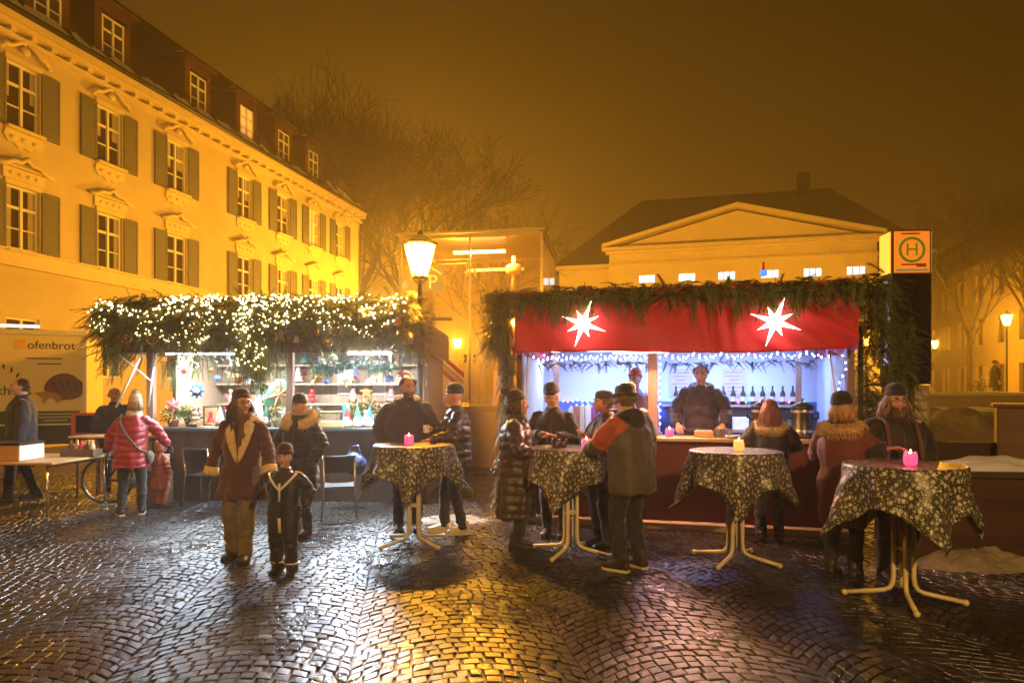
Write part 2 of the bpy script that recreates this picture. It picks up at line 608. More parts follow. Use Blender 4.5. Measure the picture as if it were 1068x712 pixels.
# string courses, cornice with dentils
mb = MB()
mb.box((L_H / 2, -.06, 5.42), (L_H, .118, .36)); mb.box((L_H / 2, -.09, 5.63), (L_H, .178, .055)); mb.box((L_H / 2, -.085, 5.2), (L_H, .168, .06))
mb.build('string_course', M['stucco'], house)
mb = MB()
mb.box((L_H / 2, -.10, 11.62), (L_H, .198, .14)); mb.box((L_H / 2, -.20, 11.87), (L_H, .40, .12)); mb.box((L_H / 2, -.29, 12.02), (L_H, .58, .13))
n = int(L_H / .62)
for i in range(n):
    mb.box((.3 + i * .62, -.20, 11.75), (.16, .2, .118))
mb.build('cornice', M['stucco'], house)
mb = MB(); mb.tube([(-.1, -.66, 12.12), (L_H + .1, -.66, 12.12)], .085, 8); mb.tube([(L_H - .15, -.62, 12.05), (L_H - .15, -.5, 11.6), (L_H - .15, -.12, 11.2), (L_H - .15, -.12, 0)], .06, 8)
mb.build('gutter', M['gutter'], house)
# roof
mb = MB()
mb.add([(-.3, -.6, 12.13), (L_H + .3, -.6, 12.13), (L_H + .3, -.2, 12.42), (L_H - .4, 3.3, 17.1), (-.3, 3.3, 17.1), (-.3, -.2, 12.42),
        (L_H - .8, 5.5, 18.2), (-.3, 5.5, 18.2), (L_H - .4, 7.7, 17.1), (-.3, 7.7, 17.1), (L_H + .3, 11.3, 12.2), (-.3, 11.3, 12.2)],
       [(0, 1, 2, 5), (5, 2, 3, 4), (4, 3, 6, 7), (7, 6, 8, 9), (9, 8, 10, 11), (2, 10, 8, 6, 3)])
roof = mb.build('roof', M['rooftile'], house)
mb = MB()
rn = random.Random(3)
x = .2
while x < L_H - .4:      # uneven strips of snow held above the eaves
    w = rn.uniform(.5, 1.5); h = rn.uniform(.25, .9) * (1.3 if 13 < x < 17 or x > 24 else .8)
    nn = 7
    vs = []
    for i in range(nn + 1):
        xx = x + w * i / nn
        hh = h * (.55 + .45 * math.sin(PI * i / nn)) * rn.uniform(.75, 1.2)
        for t in (0, .5, 1):
            s = .02 + hh * t
            yy, zz = -.2 + s * .60, 12.42 + s * .80
            th = .06 * (1 - t * .8)
            vs.append((xx, yy - th * .8, zz + th * .6))
    fs = []
    for i in range(nn):
        for t in range(2):
            fs.append((i * 3 + t, i * 3 + 3 + t, i * 3 + 4 + t, i * 3 + 1 + t))
    mb.add(vs, fs, 0, True)
    x += w + rn.uniform(.0, .35)
mb.build('roof_snow', M['snow'], roof)
# windows with shutters and stucco
fr0, pn0 = None, None
sh0 = or0 = ap0 = None
for Y in bays:
    c = fx(Y)
    for lev, (z0, z1) in enumerate(((5.68, 7.48), (9.14, 10.98), (2.1, 3.75))):
        h = z1 - z0
        fo = win_frame(.998, h - .004).build('window', M['whitepaint'], house, (c, 0, z0 + .002))
        po = pane_mb(.998, h - .004).build('pane', M['litpane'] if (lev == 1 and Y in (34.25,)) else M['pane'], fo)
        if lev < 2 and rn.random() < .75:
            cw = rn.uniform(.12, .30); ch = rn.choice((h - .12, h - .12, h * .5))
            for sg in (-1, 1):
                MB().grid(lambda u, v: Vector((sg * (.43 - cw * u), .132 + .008 * math.sin(u * 26), h - .06 - ch * v)), 14, 2).build('curtain', M['curtain'], fo)
        if lev < 2:
            for sg in (-1, 1):
                sb = MB()
                sb.box((0, -.03, h / 2), (.60, .05, h + .08))
                for k in range(2):
                    for e in (-1, 1):
                        sb.box((e * .26, -.062, h * (.27 + .46 * k)), (.06, .014, h * .44))
                    sb.box((0, -.062, h * (.05 + .46 * k)), (.46, .014, .05)); sb.box((0, -.062, h * (.49 + .46 * k)), (.46, .014, .05))
                    for q in range(9):
                        sb.box((0, -.061, h * (.075 + .46 * k) + .03 + q * h * .042), (.44, .012, .028))
                sb.build('shutter', M['shutter'], house, (c + sg * .83, -.004, z0))
            ob = MB()
            # sill
            ob.box((0, -.10, -.06), (1.16, .2, .09), bev=.02)
            # surround
            for sg in (-1, 1):
                ob.box((sg * .515, -.012, h / 2), (.03, .024, h))
            ob.box((0, -.03, h + .08), (1.12, .06, .14))
            zt = h + .2
            if lev == 0:   # segmental hood with a flat frieze
                ob.box((0, -.035, zt + .12), (1.25, .05, .32))
                P = [(-.85, -.12, zt + .30), (-.62, -.13, zt + .33), (-.4, -.14, zt + .46), (-.18, -.15, zt + .46), (0, -.16, zt + .60), (.18, -.15, zt + .46), (.4, -.14, zt + .46), (.62, -.13, zt + .33), (.85, -.12, zt + .30)]
                ob.tube(P, [.06, .075, .07, .07, .085, .07, .07, .075, .06], 6)
                ob.box((0, -.06, zt + .33), (1.5, .12, .06))
                for q in (-.38, -.13, .13, .38):
                    ob.ball((q, -.06, zt + .12), (.09, .04, .06), 8, 5)
            else:         # two opposed scrolls and a cartouche
                for sg in (-1, 1):
                    P = [(sg * .72, -.10, zt + .04), (sg * .60, -.12, zt + .16), (sg * .42, -.13, zt + .19), (sg * .26, -.14, zt + .32), (sg * .12, -.15, zt + .40), (sg * .03, -.15, zt + .34)]
                    ob.tube(P, [.06, .075, .06, .075, .06, .035], 6)
                    ob.ball((sg * .72, -.10, zt + .03), .075, 8, 5)
                ob.ball((0, -.09, zt + .20), (.15, .07, .12), 8, 6)
            # apron below the sill
            zb = -.12
            ob.front([(-.55, zb), (-.60, zb - .18), (-.48, zb - .36), (-.30, zb - .34), (-.16, zb - .46), (0, zb - .40), (.16, zb - .46), (.30, zb - .34), (.48, zb - .36), (.60, zb - .18), (.55, zb)], -.05, .047) if lev == 1 else None
            if lev == 1:
                for q in (-.34, 0, .34):
                    ob.ball((q, -.055, zb - .2), (.11, .035, .07), 8, 5)
            ob.build('window_surround', M['stucco'], house, (c, -.003, z0))
# dormers
for Y, lit in ((16.6, 0), (19.85, 0), (22.15, 0), (26.1, 0), (29.05, 1), (31.8, 0), (34.4, 0)):
    c = fx(Y)
    db = MB()
    zb, zt, yb = 12.5, 14.75, .12
    # cheeks, front with opening made of bars
    for sg in (-1, 1):
        db.box((sg * .66, yb + .9, (zb + zt) / 2), (.14, 1.8, zt - zb))
    db.box((0, yb + .03, zb + .2), (1.18, .06, .4)); db.box((0, yb + .03, zt - .12), (1.18, .06, .24))
    for sg in (-1, 1):
        db.box((sg * .52, yb + .03, (zb + zt) / 2 + .08), (.14, .06, 1.48))
    db.add([(-.9, yb - .22, zt - .02), (.9, yb - .22, zt - .02), (.9, yb - .22, zt + .1), (-.9, yb - .22, zt + .1), (-.75, 2.9, zt + .72), (.75, 2.9, zt + .72), (.75, 2.9, zt + .55), (-.75, 2.9, zt + .55)],
           [(0, 1, 2, 3), (3, 2, 5, 4), (0, 7, 6, 1), (1, 6, 5, 2), (0, 3, 4, 7), (4, 5, 6, 7)])
    do = db.build('dormer', M['dormer'], house, (c, 0, -.28))
    wf = win_frame(.90, 1.40, 2, 3, .06)
    wf.box((0, -.005, -.26), (.92, .03, .34))
    wo = wf.build('dormer_window', M['whitepaint'], do, (0, yb - .07, zb + .46))
    pb = MB().box((0, yb + .03, zb + .46 + .7), (.80, .01, 1.3))
    pb.build('dormer_pane', M['litpane'] if lit else M['pane'], do)
    sb = MB()
    sb.add([(-.92, yb - .24, zt + .08), (.92, yb - .24, zt + .08), (.92, yb - .1, zt + .17), (-.92, yb - .1, zt + .17), (-.9, yb + .25, zt + .19), (.9, yb + .25, zt + .19)], [(0, 1, 2, 3), (3, 2, 5, 4)], 0, True)
    sb.build('dormer_snow', M['snow'], do)

# ---- pedimented theatre in the fog
TC = Vector((16.1, 48, 0)); TA = -math.atan(.248)
theatre = thing('theatre', 'pale pedimented theatre with cold lit attic windows, hazy behind the red stall', 'theatre', TC, TA)
wx = [-6.2, -3.3, -.5, 2.46, 5.3, 8.1]
mb = MB()
ops = [(x - .62, x + .62, 9.75, 10.38) for x in wx] + [(x - .7, x + .7, 4.6, 7.6) for x in wx] + [(x - .8, x + .8, 0, 3.2) for x in wx]
wall_open(mb, -9.0, 9.4, -.05, 12.35, ops, .3)
for sg, e in ((-1, -9.0), (1, 9.4)):
    mb.add([(e, 0, -.05), (e, 1.0, -.05), (e, 1.0, 12.35), (e, 0, 12.35)], [(0, 1, 2, 3)])
for a, b in ((-13, -9.0), (9.4, 13)):
    wall_open(tmp := MB(), a, b, -.05, 11.3, [((a + b) / 2 - .6, (a + b) / 2 + .6, 8.9, 9.9), ((a + b) / 2 - .7, (a + b) / 2 + .7, 4.6, 7.6)], .3)
    mb.add(tmp.v, tmp.f, 0, False, Matrix.Translation((0, 1.0, 0)))
mb.add([(-13, 1, -.05), (-13, 18, -.05), (-13, 18, 11.3), (-13, 1, 11.3), (13, 1, -.05), (13, 18, -.05), (13, 18, 11.3), (13, 1, 11.3)], [(0, 3, 2, 1), (4, 5, 6, 7), (1, 2, 6, 5)])
mb.build('wall', M['farstone'], theatre)
mb = MB()
mb.front([(-9.0, 12.35), (9.4, 12.35), (.2, 14.75)], -.02, .6)
mb.build('tympanum', M['farstone'], theatre)
mb = MB()
mb.box((.2, -.3, 12.32), (19.4, .6, .24)); mb.box((.2, -.15, 12.08), (18.9, .3, .2)); mb.box((.2, -.08, 11.2), (18.5, .16, .22)); mb.box((.2, -.07, 8.9), (18.5, .14, .2))
for sg, xe in ((-1, -9.5), (1, 9.9)):
    mb.add([(xe, -.55, 12.45), (.2, -.55, 14.95), (.2, -.55, 15.22), (xe, -.55, 12.72), (xe, .6, 12.45), (.2, .6, 14.95), (.2, .6, 15.22), (xe, .6, 12.72)],
           [(0, 1, 2, 3), (3, 2, 6, 7), (0, 4, 5, 1), (4, 7, 6, 5), (0, 3, 7, 4)])
for a, b in ((-13.3, -9.1), (9.5, 13.3)):
    mb.box(((a + b) / 2, .85, 11.25), (b - a, .7, .3)); 
for x in wx[:-1]:
    mb.box((x + 1.4, -.02, 11.6), (.5, .05, .35))
mb.build('cornice', M['farstone'], theatre)
mb = MB()
mb.add([(-13.4, .5, 11.42), (13.4, .5, 11.42), (13.4, 18.4, 11.42), (-13.4, 18.4, 11.42), (-7.0, 9.5, 18.6), (8.3, 9.5, 18.6),
        (-9.5, -.5, 12.75), (9.9, -.5, 12.75), (.2, -.5, 15.22), (.2, 6.6, 15.22)],
       [(0, 1, 5, 4), (1, 2, 5), (2, 3, 4, 5), (3, 0, 4), (6, 8, 9), (7, 9, 8)])
mb.box((6.2, 8.8, 18.8), (.9, .9, 1.8))
mb.build('roof', M['farroof'], theatre)
for x in wx:
    f = win_frame(1.236, .626, 3, 1, .05).build('attic_window', M['whitepaint'], theatre, (x, .02, 9.752))
    MB().box((0, .16, .31), (1.2, .012, .6)).build('pane', M['coldpane'], f)
    f = win_frame(1.396, 2.99, 2, 3, .07).build('window', M['whitepaint'], theatre, (x, .02, 4.602))
    pane_mb(1.38, 2.98).build('pane', M['pane'], f)
    db = MB().box((0, .2, 1.6), (1.58, .1, 3.15)); db.build('door', M['shutter'], theatre, (x, 0, 0))

# ---- long house at right, lost in fog, parallel to the left house
rh = thing('distant_house', 'long faint house behind the bus stop pillar, almost lost in orange fog', 'house', (32.2, 40, 0), A)
mb = MB(); LR = 36
ops = [(x - .6, x + .6, z, z + 1.9) for x in np.arange(2, LR, 3.2) for z in (1.6, 5., 8.2)]
wall_open(mb, 0, LR, -.05, 11, ops, .2)
MRX = Matrix.Rotation(0, 4, 'Z')
mb.add([(0, 0, -.05), (0, -10, -.05), (0, -10, 11), (0, 0, 11)], [(0, 1, 2, 3)])
o = mb.build('wall', mat('faint_house_plaster', (.34, .26, .15), .85), rh)
mb = MB(); mb.add([(-.5, .6, 10.9), (LR, .6, 10.9), (LR, -5, 16), (-.5, -5, 16), (LR, -10.6, 10.9), (-.5, -10.6, 10.9)], [(0, 1, 2, 3), (3, 2, 4, 5)])
mb.build('roof', M['farroof'], rh)
mb = MB()
for a, b, c, d in ops: mb.box(((a + b) / 2, -.12, (c + d) / 2), (1.18, .02, 1.88))
mb.build('window_panes', M['pane'], rh)['kind'] = 'stuff'

# ---- terrace with snowy retaining walls (right background)
m_wall = mat('terrace_stone', (.30, .24, .17), .85, var=.2, scale=3, bump=.4, bscale=12)
mb = MB(); mb.add([(9.8, 25.6, 1.2), (60, 13.4, 1.2), (60, 70, 1.2), (22, 70, 1.2)], [(0, 1, 2, 3)])
o = mb.build('terrace', M['snow']); tag(o, kind='structure')


def snowwall(p0, p1, top, th, label, lsn=.12):
    d = Vector((p1[0] - p0[0], p1[1] - p0[1], 0)); Ln = d.length; an = math.atan2(d.y, d.x)
    w = thing('retaining_wall', label, 'wall', (p0[0], p0[1], 0), an)
    MB().box((Ln / 2, th / 2, top / 2 - .02), (Ln, th, top)).build('masonry', m_wall, w)
    nn = int(Ln / .3)
    def fn(u, v):
        x = u * Ln; e = math.sin(v * PI)
        return Vector((x, -.05 + v * (th + .1), top - .045 + e ** .5 * (lsn + .05 * noise.noise(Vector((x * .9, v * 2, top))))))
    MB().grid(fn, nn, 8).build('snow_cap', M['snow'], w)


snowwall((9.9, 25.2), (34, 19.2), 1.55, .45, 'upper snow capped terrace wall behind the bus stop pillar')
snowwall((9.0, 21.6), (30, 16.4), 1.08, .4, 'lower snow capped wall in front of the terrace wall')


def snow_heap(c, rx, ry, h, label, seed=0, name='snow_heap', rough=1.):
    def fn(u, v):
        x, y = (u - .5) * 2, (v - .5) * 2
        r = math.hypot(x, y)
        z = max(0, 1 - r * r) ** 1.2 * h
        z += (noise.noise(Vector((x * 3 + seed, y * 3, 1))) * .35 + noise.noise(Vector((x * 8 + seed, y * 8, 3))) * .20 + noise.noise(Vector((x * 19 + seed, y * 15, 5))) * .10) * h * rough * max(0, 1.05 - r) ** .6 * 1.25
        return Vector((x * rx, y * ry, z - .012))
    o = MB().grid(fn, 64, 44).build(name, M['dirtysnow'], loc=c)
    return tag(o, label, 'snow heap')


M['dirtysnow'] = mat('trodden_snow', (.26, .21, .15), .8, var=.4, scale=5, bump=.9, bscale=18)
snow_heap((11.6, 18.6, 0), 4.5, 2.0, 1.15, 'broad bank of old snow in front of the terrace walls', 2)
snow_heap((4.45, 6.30, 0), .70, .32, .15, 'low heap of dirty snow beside the dark crate bench', 5)
snow_heap((-.72, 8.55, -.012), .62, .42, .05, 'thin patch of trodden snow by the white sneakers', 8, rough=2.6)  # low irregular sheet, paler than the cobbles around it


# ---- trees
def tree(loc, h, spread, seed, label, depth=6, r0=.32, lean=.0, split=3):
    rn = random.Random(seed)
    t = thing('bare_tree', label, 'tree', loc)
    tb, cb = MB(), MB()
    th = h * .28
    tp = [(0, 0, -.1), (lean * .3, 0, th * .5), (lean, 0, th)]
    tb.tube(tp, [r0, r0 * .8, r0 * .68], 9)
    def br(p, d, ln, r, lv):
        if lv == 0 or ln < .25: return
        q1 = p + d * ln * .5 + Vector((rn.gauss(0, .05), rn.gauss(0, .05), .02)) * ln
        q2 = p + d * ln + Vector((rn.gauss(0, .07), rn.gauss(0, .07), .03)) * ln
        r = max(r, .016 if h > 18 else .006)
        cb.tube([p, q1, q2], [r, r * .8, r * .62], 6 if lv > 3 else 3, cap=False)
        dd = (q2 - q1).normalized()
        for k in range(split if lv > 3 else split + 1):
            ax = Vector((rn.gauss(0, 1), rn.gauss(0, 1), rn.gauss(0, .5)))
            ax = ax - dd * ax.dot(dd)
            if ax.length < 1e-3: continue
            ax.normalize()
            nd = (dd * rn.uniform(.75, 1.1) + ax * rn.uniform(.35, .85) * spread + Vector((0, 0, .14))).normalized()
            br(q2 if k < 2 else q1, nd, ln * rn.uniform(.62, .86), r * .56, lv - 1)
    top = Vector(tp[-1])
    for k in range(5):
        a = 2 * PI * k / 5 + rn.random()
        br(top + Vector((0, 0, -th * .12 * k * .3)), Vector((math.cos(a) * .5 * spread, math.sin(a) * .5 * spread, 1)).normalized(), h * .2, r0 * .5, depth)
    tb.build('trunk', M['bark'], t); cb.build('crown', M['bark'], t)
    return t


tree((-11.8, 46, 0), 23.5, 1.0, 4, 'tall bare tree rising beyond the end of the yellow house', 7, .42)
tree((-7.2, 50, 0), 25.5, 1.0, 9, 'tallest bare tree, hazy in the glow above the lit street lamp', 7, .45)
tree((-2.5, 56, 0), 21, 1.05, 12, 'faint bare tree half hidden behind the glass lift house', 6, .36)
tree((23.5, 34, 1.2), 12, .9, 21, 'thin bare tree on the snowy terrace, nearest to the bus stop pillar', 6, .14)
tree((27.2, 34.5, 1.2), 14, .9, 22, 'slim bare tree on the snowy terrace beyond the walking figure', 6, .16)
tree((30.5, 38, 1.2), 15, .9, 23, 'thickest bare tree on the snowy terrace, farther back than its neighbours', 6, .18)


# ---- lanterns
def lantern(name, label, loc, H=3.95, pw=1400, col=(1, .44, .025), far=False, rz=0, group=None):
    t = thing(name, label, 'street lamp', loc, rz, group)
    pb = MB()
    zb = H - .62
    pb.lathe([(.11, 0), (.11, .25), (.085, .32), (.075, .9), (.055, 1.0), (.042, 1.6), (.036, zb - .35), (.055, zb - .32), (.036, zb - .28), (.03, zb - .06)], 12)
    pb.tube([(-.11, 0, zb - .02), (0, 0, zb - .12), (.11, 0, zb - .02)], .013, 6); pb.tube([(0, -.11, zb - .02), (0, 0, zb - .12), (0, .11, zb - .02)], .013, 6)
    pb.build('post', M['black'], t)
    fb = MB()
    rb, rt = .115, .235
    for k in range(6):
        a = 2 * PI * k / 6
        fb.tube([(rb * math.cos(a), rb * math.sin(a), zb), (rt * math.cos(a), rt * math.sin(a), zb + .48)], .011, 5)
        a2 = 2 * PI * (k + 1) / 6
        for r_, z in ((rb, zb), (rt, zb + .48)):
            fb.tube([(r_ * math.cos(a), r_ * math.sin(a), z), (r_ * math.cos(a2), r_ * math.sin(a2), z)], .012, 5)
    fb.lathe([(rb, zb - .03), (rb, zb)], 6)
    fb.lathe([(rt + .025, zb + .485), (rt + .02, zb + .505), (.09, zb + .60), (.05, zb + .62), (.03, zb + .68)], 6, smooth=False)
    fb.build('lantern_frame', M['black'], t)
    gb_ = MB()
    for k in range(6):
        a, a2 = 2 * PI * k / 6, 2 * PI * (k + 1) / 6
        i0, i1 = rb * .97, rt * .97
        gb_.add([(i0 * math.cos(a), i0 * math.sin(a), zb + .012), (i0 * math.cos(a2), i0 * math.sin(a2), zb + .012), (i1 * math.cos(a2), i1 * math.sin(a2), zb + .47), (i1 * math.cos(a), i1 * math.sin(a), zb + .47)], [(0, 1, 2, 3)])
    gb_.build('lantern_glass', M['lampglass'], t)
    bb = MB(); bb.ball((0, 0, zb + .19), (.045, .045, .08), 10, 8)
    bb.build('bulb', M['bulb'] if not far else M['farbulb'], t)
    ld = bpy.data.lights.new('lantern_light', 'POINT'); ld.energy = pw; ld.color = col; ld.shadow_soft_size = .09
    lo = bpy.data.objects.new('lantern_light', ld); COL.objects.link(lo); lo.parent = t; lo.location = (0, 0, zb + .26)
    return t


x, y = (-.94 / 1), 9.9
lantern('street_lamp', 'black post lantern with glowing glass between the two stalls', (W(438, 400, 9.75).x, 9.75, 0), 3.95, pw=LP['main'])
for px, py, Y, lb in ((1050, 335, 30, 'hazy lit street lamp above the terrace, brightest of the distant lamps'), (975, 360, 44, 'distant lit street lamp closest to the bus stop pillar'), (1003, 371, 58, 'farthest tiny street lamp between two nearer hazy ones'), (903, 357, 36, 'blurred street lamp glowing between fir branches and bus stop pillar')):
    p = W(px, py, Y)
    lantern('street_lamp', lb, (p.x, Y, 0), p.z + .42, pw=LP['far'] * (.25 if px == 903 else 1), far=True)
lantern('street_lamp', 'street lamp standing on the open square near the yellow house', (-8.0, 4.2, 0), 5.4, pw=LP['left'])
lantern('street_lamp', 'street lamp standing on the open square facing the red stall', (2.2, -4.5, 0), 5.4, pw=LP['back'], col=(1, .60, .20))
lantern('street_lamp', 'unseen added street lamp behind the ornament stall, between yellow house and lift house', (-4.75, 21.3, 0), 4.45, pw=LP['mid'])  # added lamp hidden by the garland, lights the fog and house end
lantern('street_lamp', 'street lamp glimpsed through the glass of the lift house', (W(477, 359, 35).x, 35, 0), 4.55, pw=LP['behind'], far=True)
lantern('street_lamp', 'unseen added street lamp in front of the pedimented theatre', (9.0, 33, 0), 4.2, pw=LP['theatre'])  # added lamp out of sight behind the red stall, brightens the theatre

# ---- glass lift house
EA = -math.atan2(.5, 3.07)
EP = (-2.44, 14.5, 0)
lift = thing('lift_house', 'glass walled lift house with steel frame and yellow lit plinth', 'lift house', EP, EA)
EL, ED, EH = 3.11, 2.75, 5.02
M['glasspane'] = glass('lift_glass', (1., .93, .80), haze=.06, hcol=(.85, .62, .32))
M['liftsteel'] = mat('lift_frame_steel', (.28, .24, .18), .35, .6, var=.1)
M['liftback'] = mat('lift_shaft_panel', (.42, .30, .15), .6, var=.15, scale=2)
M['plinth'] = mat('plinth_render', (.30, .22, .11), .8, var=.15, scale=3, bump=.4, bscale=20)
mb = MB()
mb.box((EL / 2, ED / 2, .62), (EL, ED, 1.24), bev=.02)
mb.build('plinth', M['plinth'], lift)
mb = MB()
for x, y in ((0, 0), (EL, 0), (0, ED), (EL, ED)):
    mb.box((x, y, 3.13), (.06, .06, 3.74))
mb.box((EL * .5, 0, 3.13), (.035, .05, 3.74)); mb.box((EL, ED * .5, 3.13), (.05, .035, 3.74))
for z in (1.29, 5.0):
    mb.box((EL / 2, 0, z), (EL - .07, .07, .09)); mb.box((EL / 2, ED, z), (EL - .07, .07, .09)); mb.box((0, ED / 2, z), (.07, ED - .07, .09)); mb.box((EL, ED / 2, z), (.07, ED - .07, .09))
mb.build('steel_frame', M['liftsteel'], lift)
mb = MB(); mb.box((EL / 2, ED / 2, 5.075), (EL + .16, ED + .16, .05)); mb.build('roof_slab', M['liftsteel'], lift)
for i in range(2):
    for j, (z0, z1) in enumerate(((1.34, 2.35), (2.36, 4.2), (4.21, 4.95))):
        MB().box((EL * (.25 + .5 * i), -.012, (z0 + z1) / 2), (EL / 2 - .05, .012, z1 - z0)).build('glass_pane', M['glasspane'], lift)
        MB().box((EL + .012, ED * (.25 + .5 * i), (z0 + z1) / 2), (.012, ED / 2 - .05, z1 - z0)).build('glass_pane', M['glasspane'], lift)
for j, (z0, z1) in enumerate(((1.34, 2.35), (2.36, 4.2), (4.21, 4.95))):
    MB().box((-.012, ED / 2, (z0 + z1) / 2), (.012, ED - .08, z1 - z0)).build('glass_pane', M['glasspane'], lift)
mb = MB()
for x in (EL * .5 - .1, EL * .5 + .1):
    for z in (2.355, 4.205):
        mb.tube([(x, -.05, z - .06), (x, 0, z - .06)], .03, 8); mb.tube([(x, -.05, z + .06), (x, 0, z + .06)], .03, 8)
        mb.box((x, .03, z), (.05, .03, .18))
mb.build('spider_fitting', M['steel'], lift)
mb = MB()
mb.box((EL * .74, ED * .74, 2.35), (1.05, 1.0, 2.2)); mb.box((EL * .74, ED * .74 - .51, 2.3), (.7, .02, 1.9)); mb.box((EL * .74, ED * .74 - .02, 3.5), (1.1, 1.05, .08)); mb.box((EL * .62, ED * .62 - .62, 4.45), (1.3, .06, .06))
mb.tube([(EL * .75, ED * .4, 3.9), (EL * .75, ED * .4, 4.75)], .05, 8); mb.lathe([(.16, 4.35), (.18, 4.4), (.18, 4.52), (.12, 4.56)], 14, (EL * .75, ED * .4, 0))
mb.build('lift_shaft', M['liftback'], lift)
M['railred'] = mat('red_rail', (.45, .03, .02), .5); M['railwhite'] = mat('white_rail', (.75, .68, .55), .5)
mb = MB()
for k, mi in ((0, 0), (1, 1), (2, 0)):
    z = .16 * k
    mb.add([(.18, .25, 2.95 - z), (1.35, .25, 1.95 - z), (1.35, .25, 2.07 - z), (.18, .25, 3.07 - z), (.18, .31, 2.95 - z), (1.35, .31, 1.95 - z), (1.35, .31, 2.07 - z), (.18, .31, 3.07 - z)],
           [(0, 1, 2, 3), (7, 6, 5, 4), (0, 4, 5, 1), (3, 2, 6, 7)], mi)
mb.build('stair_rail', [M['railred'], M['railwhite']], lift)
mb = MB(); mb.box((EL / 2, ED * .35, 4.85), (1.2, .12, .05)); mb.build('ceiling_light', emis('lift_lamp', (1, .62, .2), 14), lift)
ld = bpy.data.lights.new('lift_light', 'AREA'); ld.shape = 'RECTANGLE'; ld.size = 1.6; ld.size_y = .5; ld.energy = LP['lift']; ld.color = (1, .52, .10)
lo = bpy.data.objects.new('lift_light', ld); COL.objects.link(lo); lo.parent = lift; lo.location = (EL / 2, ED * .30, 4.80)
# parking sign on the glass
sg_ = thing('parking_sign', 'square grey sign with a white P on the lift house glass', 'sign', HFm(EP, EA, (.72, -.07, 4.08)), EA)
MB().box((0, 0, 0), (.56, .03, .56), bev=.01).build('plate', mat('sign_grey', (.20, .20, .22), .5), sg_)
m_sw = mat('sign_white', (.8, .78, .7), .5)
me = text_mesh('P', .42); link('lettering', me, m_sw, sg_, (.03, -.022, -.08))
mb = MB(); mb.front([(-.22, .08), (0, .22), (.22, .08), (.22, .12), (0, .26), (-.22, .12)], -.022, .005); mb.build('roof_symbol', m_sw, sg_)
# ================================================================ STALLS
M['counter'] = wood('dark_counter_boards', (.055, .03, .018), .5, .13, 'X')
M['fascia'] = wood('brown_fascia', (.15, .07, .03), .6, .2, 'Z')
M['pale'] = wood('pale_stall_boards', (.27, .19, .12), .6, .16, 'X')
M['post'] = mat('stall_post', (.24, .14, .09), .6, var=.25, scale=5, stretch=(8, 8, 1))
M['shelf'] = mat('shelf_board', (.38, .26, .15), .55, var=.2, stretch=(1, 8, 8))
M['needle'] = mat('fir_needles', (.16, .20, .038), .55, var=.35, scale=9)
M['needle2'] = mat('dry_fir_needles', (.10, .085, .03), .6, var=.35, scale=9)
M['twig'] = mat('fir_twig', (.05, .032, .018), .8)
M['tube'] = emis('cold_tube', (.80, .90, 1.), 14)
M['tube2'] = emis('warm_cold_tube', (.86, .9, 1.), 14)
M['fairy'] = emis('fairy_bulb', (1., .76, .32), 40)
M['fairyblue'] = emis('blue_fairy_bulb', (.10, .22, 1.), 40)
M['fairycold'] = emis('cold_fairy_bulb', (.75, .85, 1.), 22)
M['fairycol'] = [emis('red_fairy_bulb', (1., .05, .05), 26), emis('green_fairy_bulb', (.1, 1., .2), 22), M['fairyblue']]
M['wire'] = mat('light_wire', (.02, .03, .02), .5)

# ---------------- left stall
LS, LSA = (-5.45, 10.0, 0), R(-1.5)
LM = frame(LS, LSA)
lst = thing('market_stall', 'wooden stall with a brown fascia under glittering fir branches, selling ornaments', 'market stall', LS, LSA)
WL, DL = 4.1, 2.3
mb = MB(); mb.box((WL / 2, .02, .53), (WL, .06, 1.04)); mb.box((.02, DL / 2, .53), (.05, DL - .1, 1.04)); mb.box((WL - .02, DL / 2, .53), (.05, DL - .1, 1.04))
mb.build('counter_front', M['counter'], lst)
mb = MB(); mb.box((WL / 2, .18, 1.085), (WL + .12, .66, .05), bev=.008); mb.build('counter_top', mat('dark_counter_top', (.05, .055, .045), .3, var=.2), lst)
mb = MB(); mb.box((WL / 2, DL / 2, .05), (WL - .1, DL - .1, .1)); mb.build('stall_floor', M['shelf'], lst)
mb = MB(); mb.box((WL / 2, DL, 1.35), (WL, .05, 2.6)); mb.build('back_wall', M['pale'], lst)
for x in (.0, WL):
    MB().box((x, DL / 2 + .3, 1.85), (.045, DL - .7, 1.45)).build('side_wall', M['pale'], lst)
for x in (.0, 1.02, 2.12, 3.1, WL):
    d = .1 if x in (0, 2.12, WL) else .06
    MB().box((x, .0 if x in (0, 2.12, WL) else DL - .08, 1.78 if x in (0, 2.12, WL) else 1.5), (d, d, 1.34 if x in (0, 2.12, WL) else 2.3), bev=.006).build('post', M['post'], lst)
mb = MB(); mb.box((WL / 2 - .06, -.36, 2.44), (WL + .34, .04, .46)); mb.box((-.21, DL / 2 - .1, 2.44), (.04, DL + .5, .46)); mb.box((WL + .09, DL / 2 - .1, 2.44), (.04, DL + .5, .46)); mb.build('fascia', M['fascia'], lst)
mb = MB()
mb.add([(-.35, -.45, 2.66), (WL + .16, -.45, 2.66), (WL + .16, 2.6, 2.98), (-.35, 2.6, 2.98), (-.35, -.45, 2.72), (WL + .16, -.45, 2.72), (WL + .16, 2.6, 3.04), (-.35, 2.6, 3.04)],
       [(0, 3, 2, 1), (4, 5, 6, 7), (0, 1, 5, 4), (1, 2, 6, 5), (2, 3, 7, 6), (3, 0, 4, 7)])
mb.build('roof', M['fascia'], lst)
mb = MB()
for z in (1.42, 1.78, 2.12): mb.box((WL * .5, DL - .2, z), (WL - .1, .3, .03))
mb.build('shelf', M['shelf'], lst)
mb = MB()
m_wb = mat('white_board', (.8, .8, .78), .5)
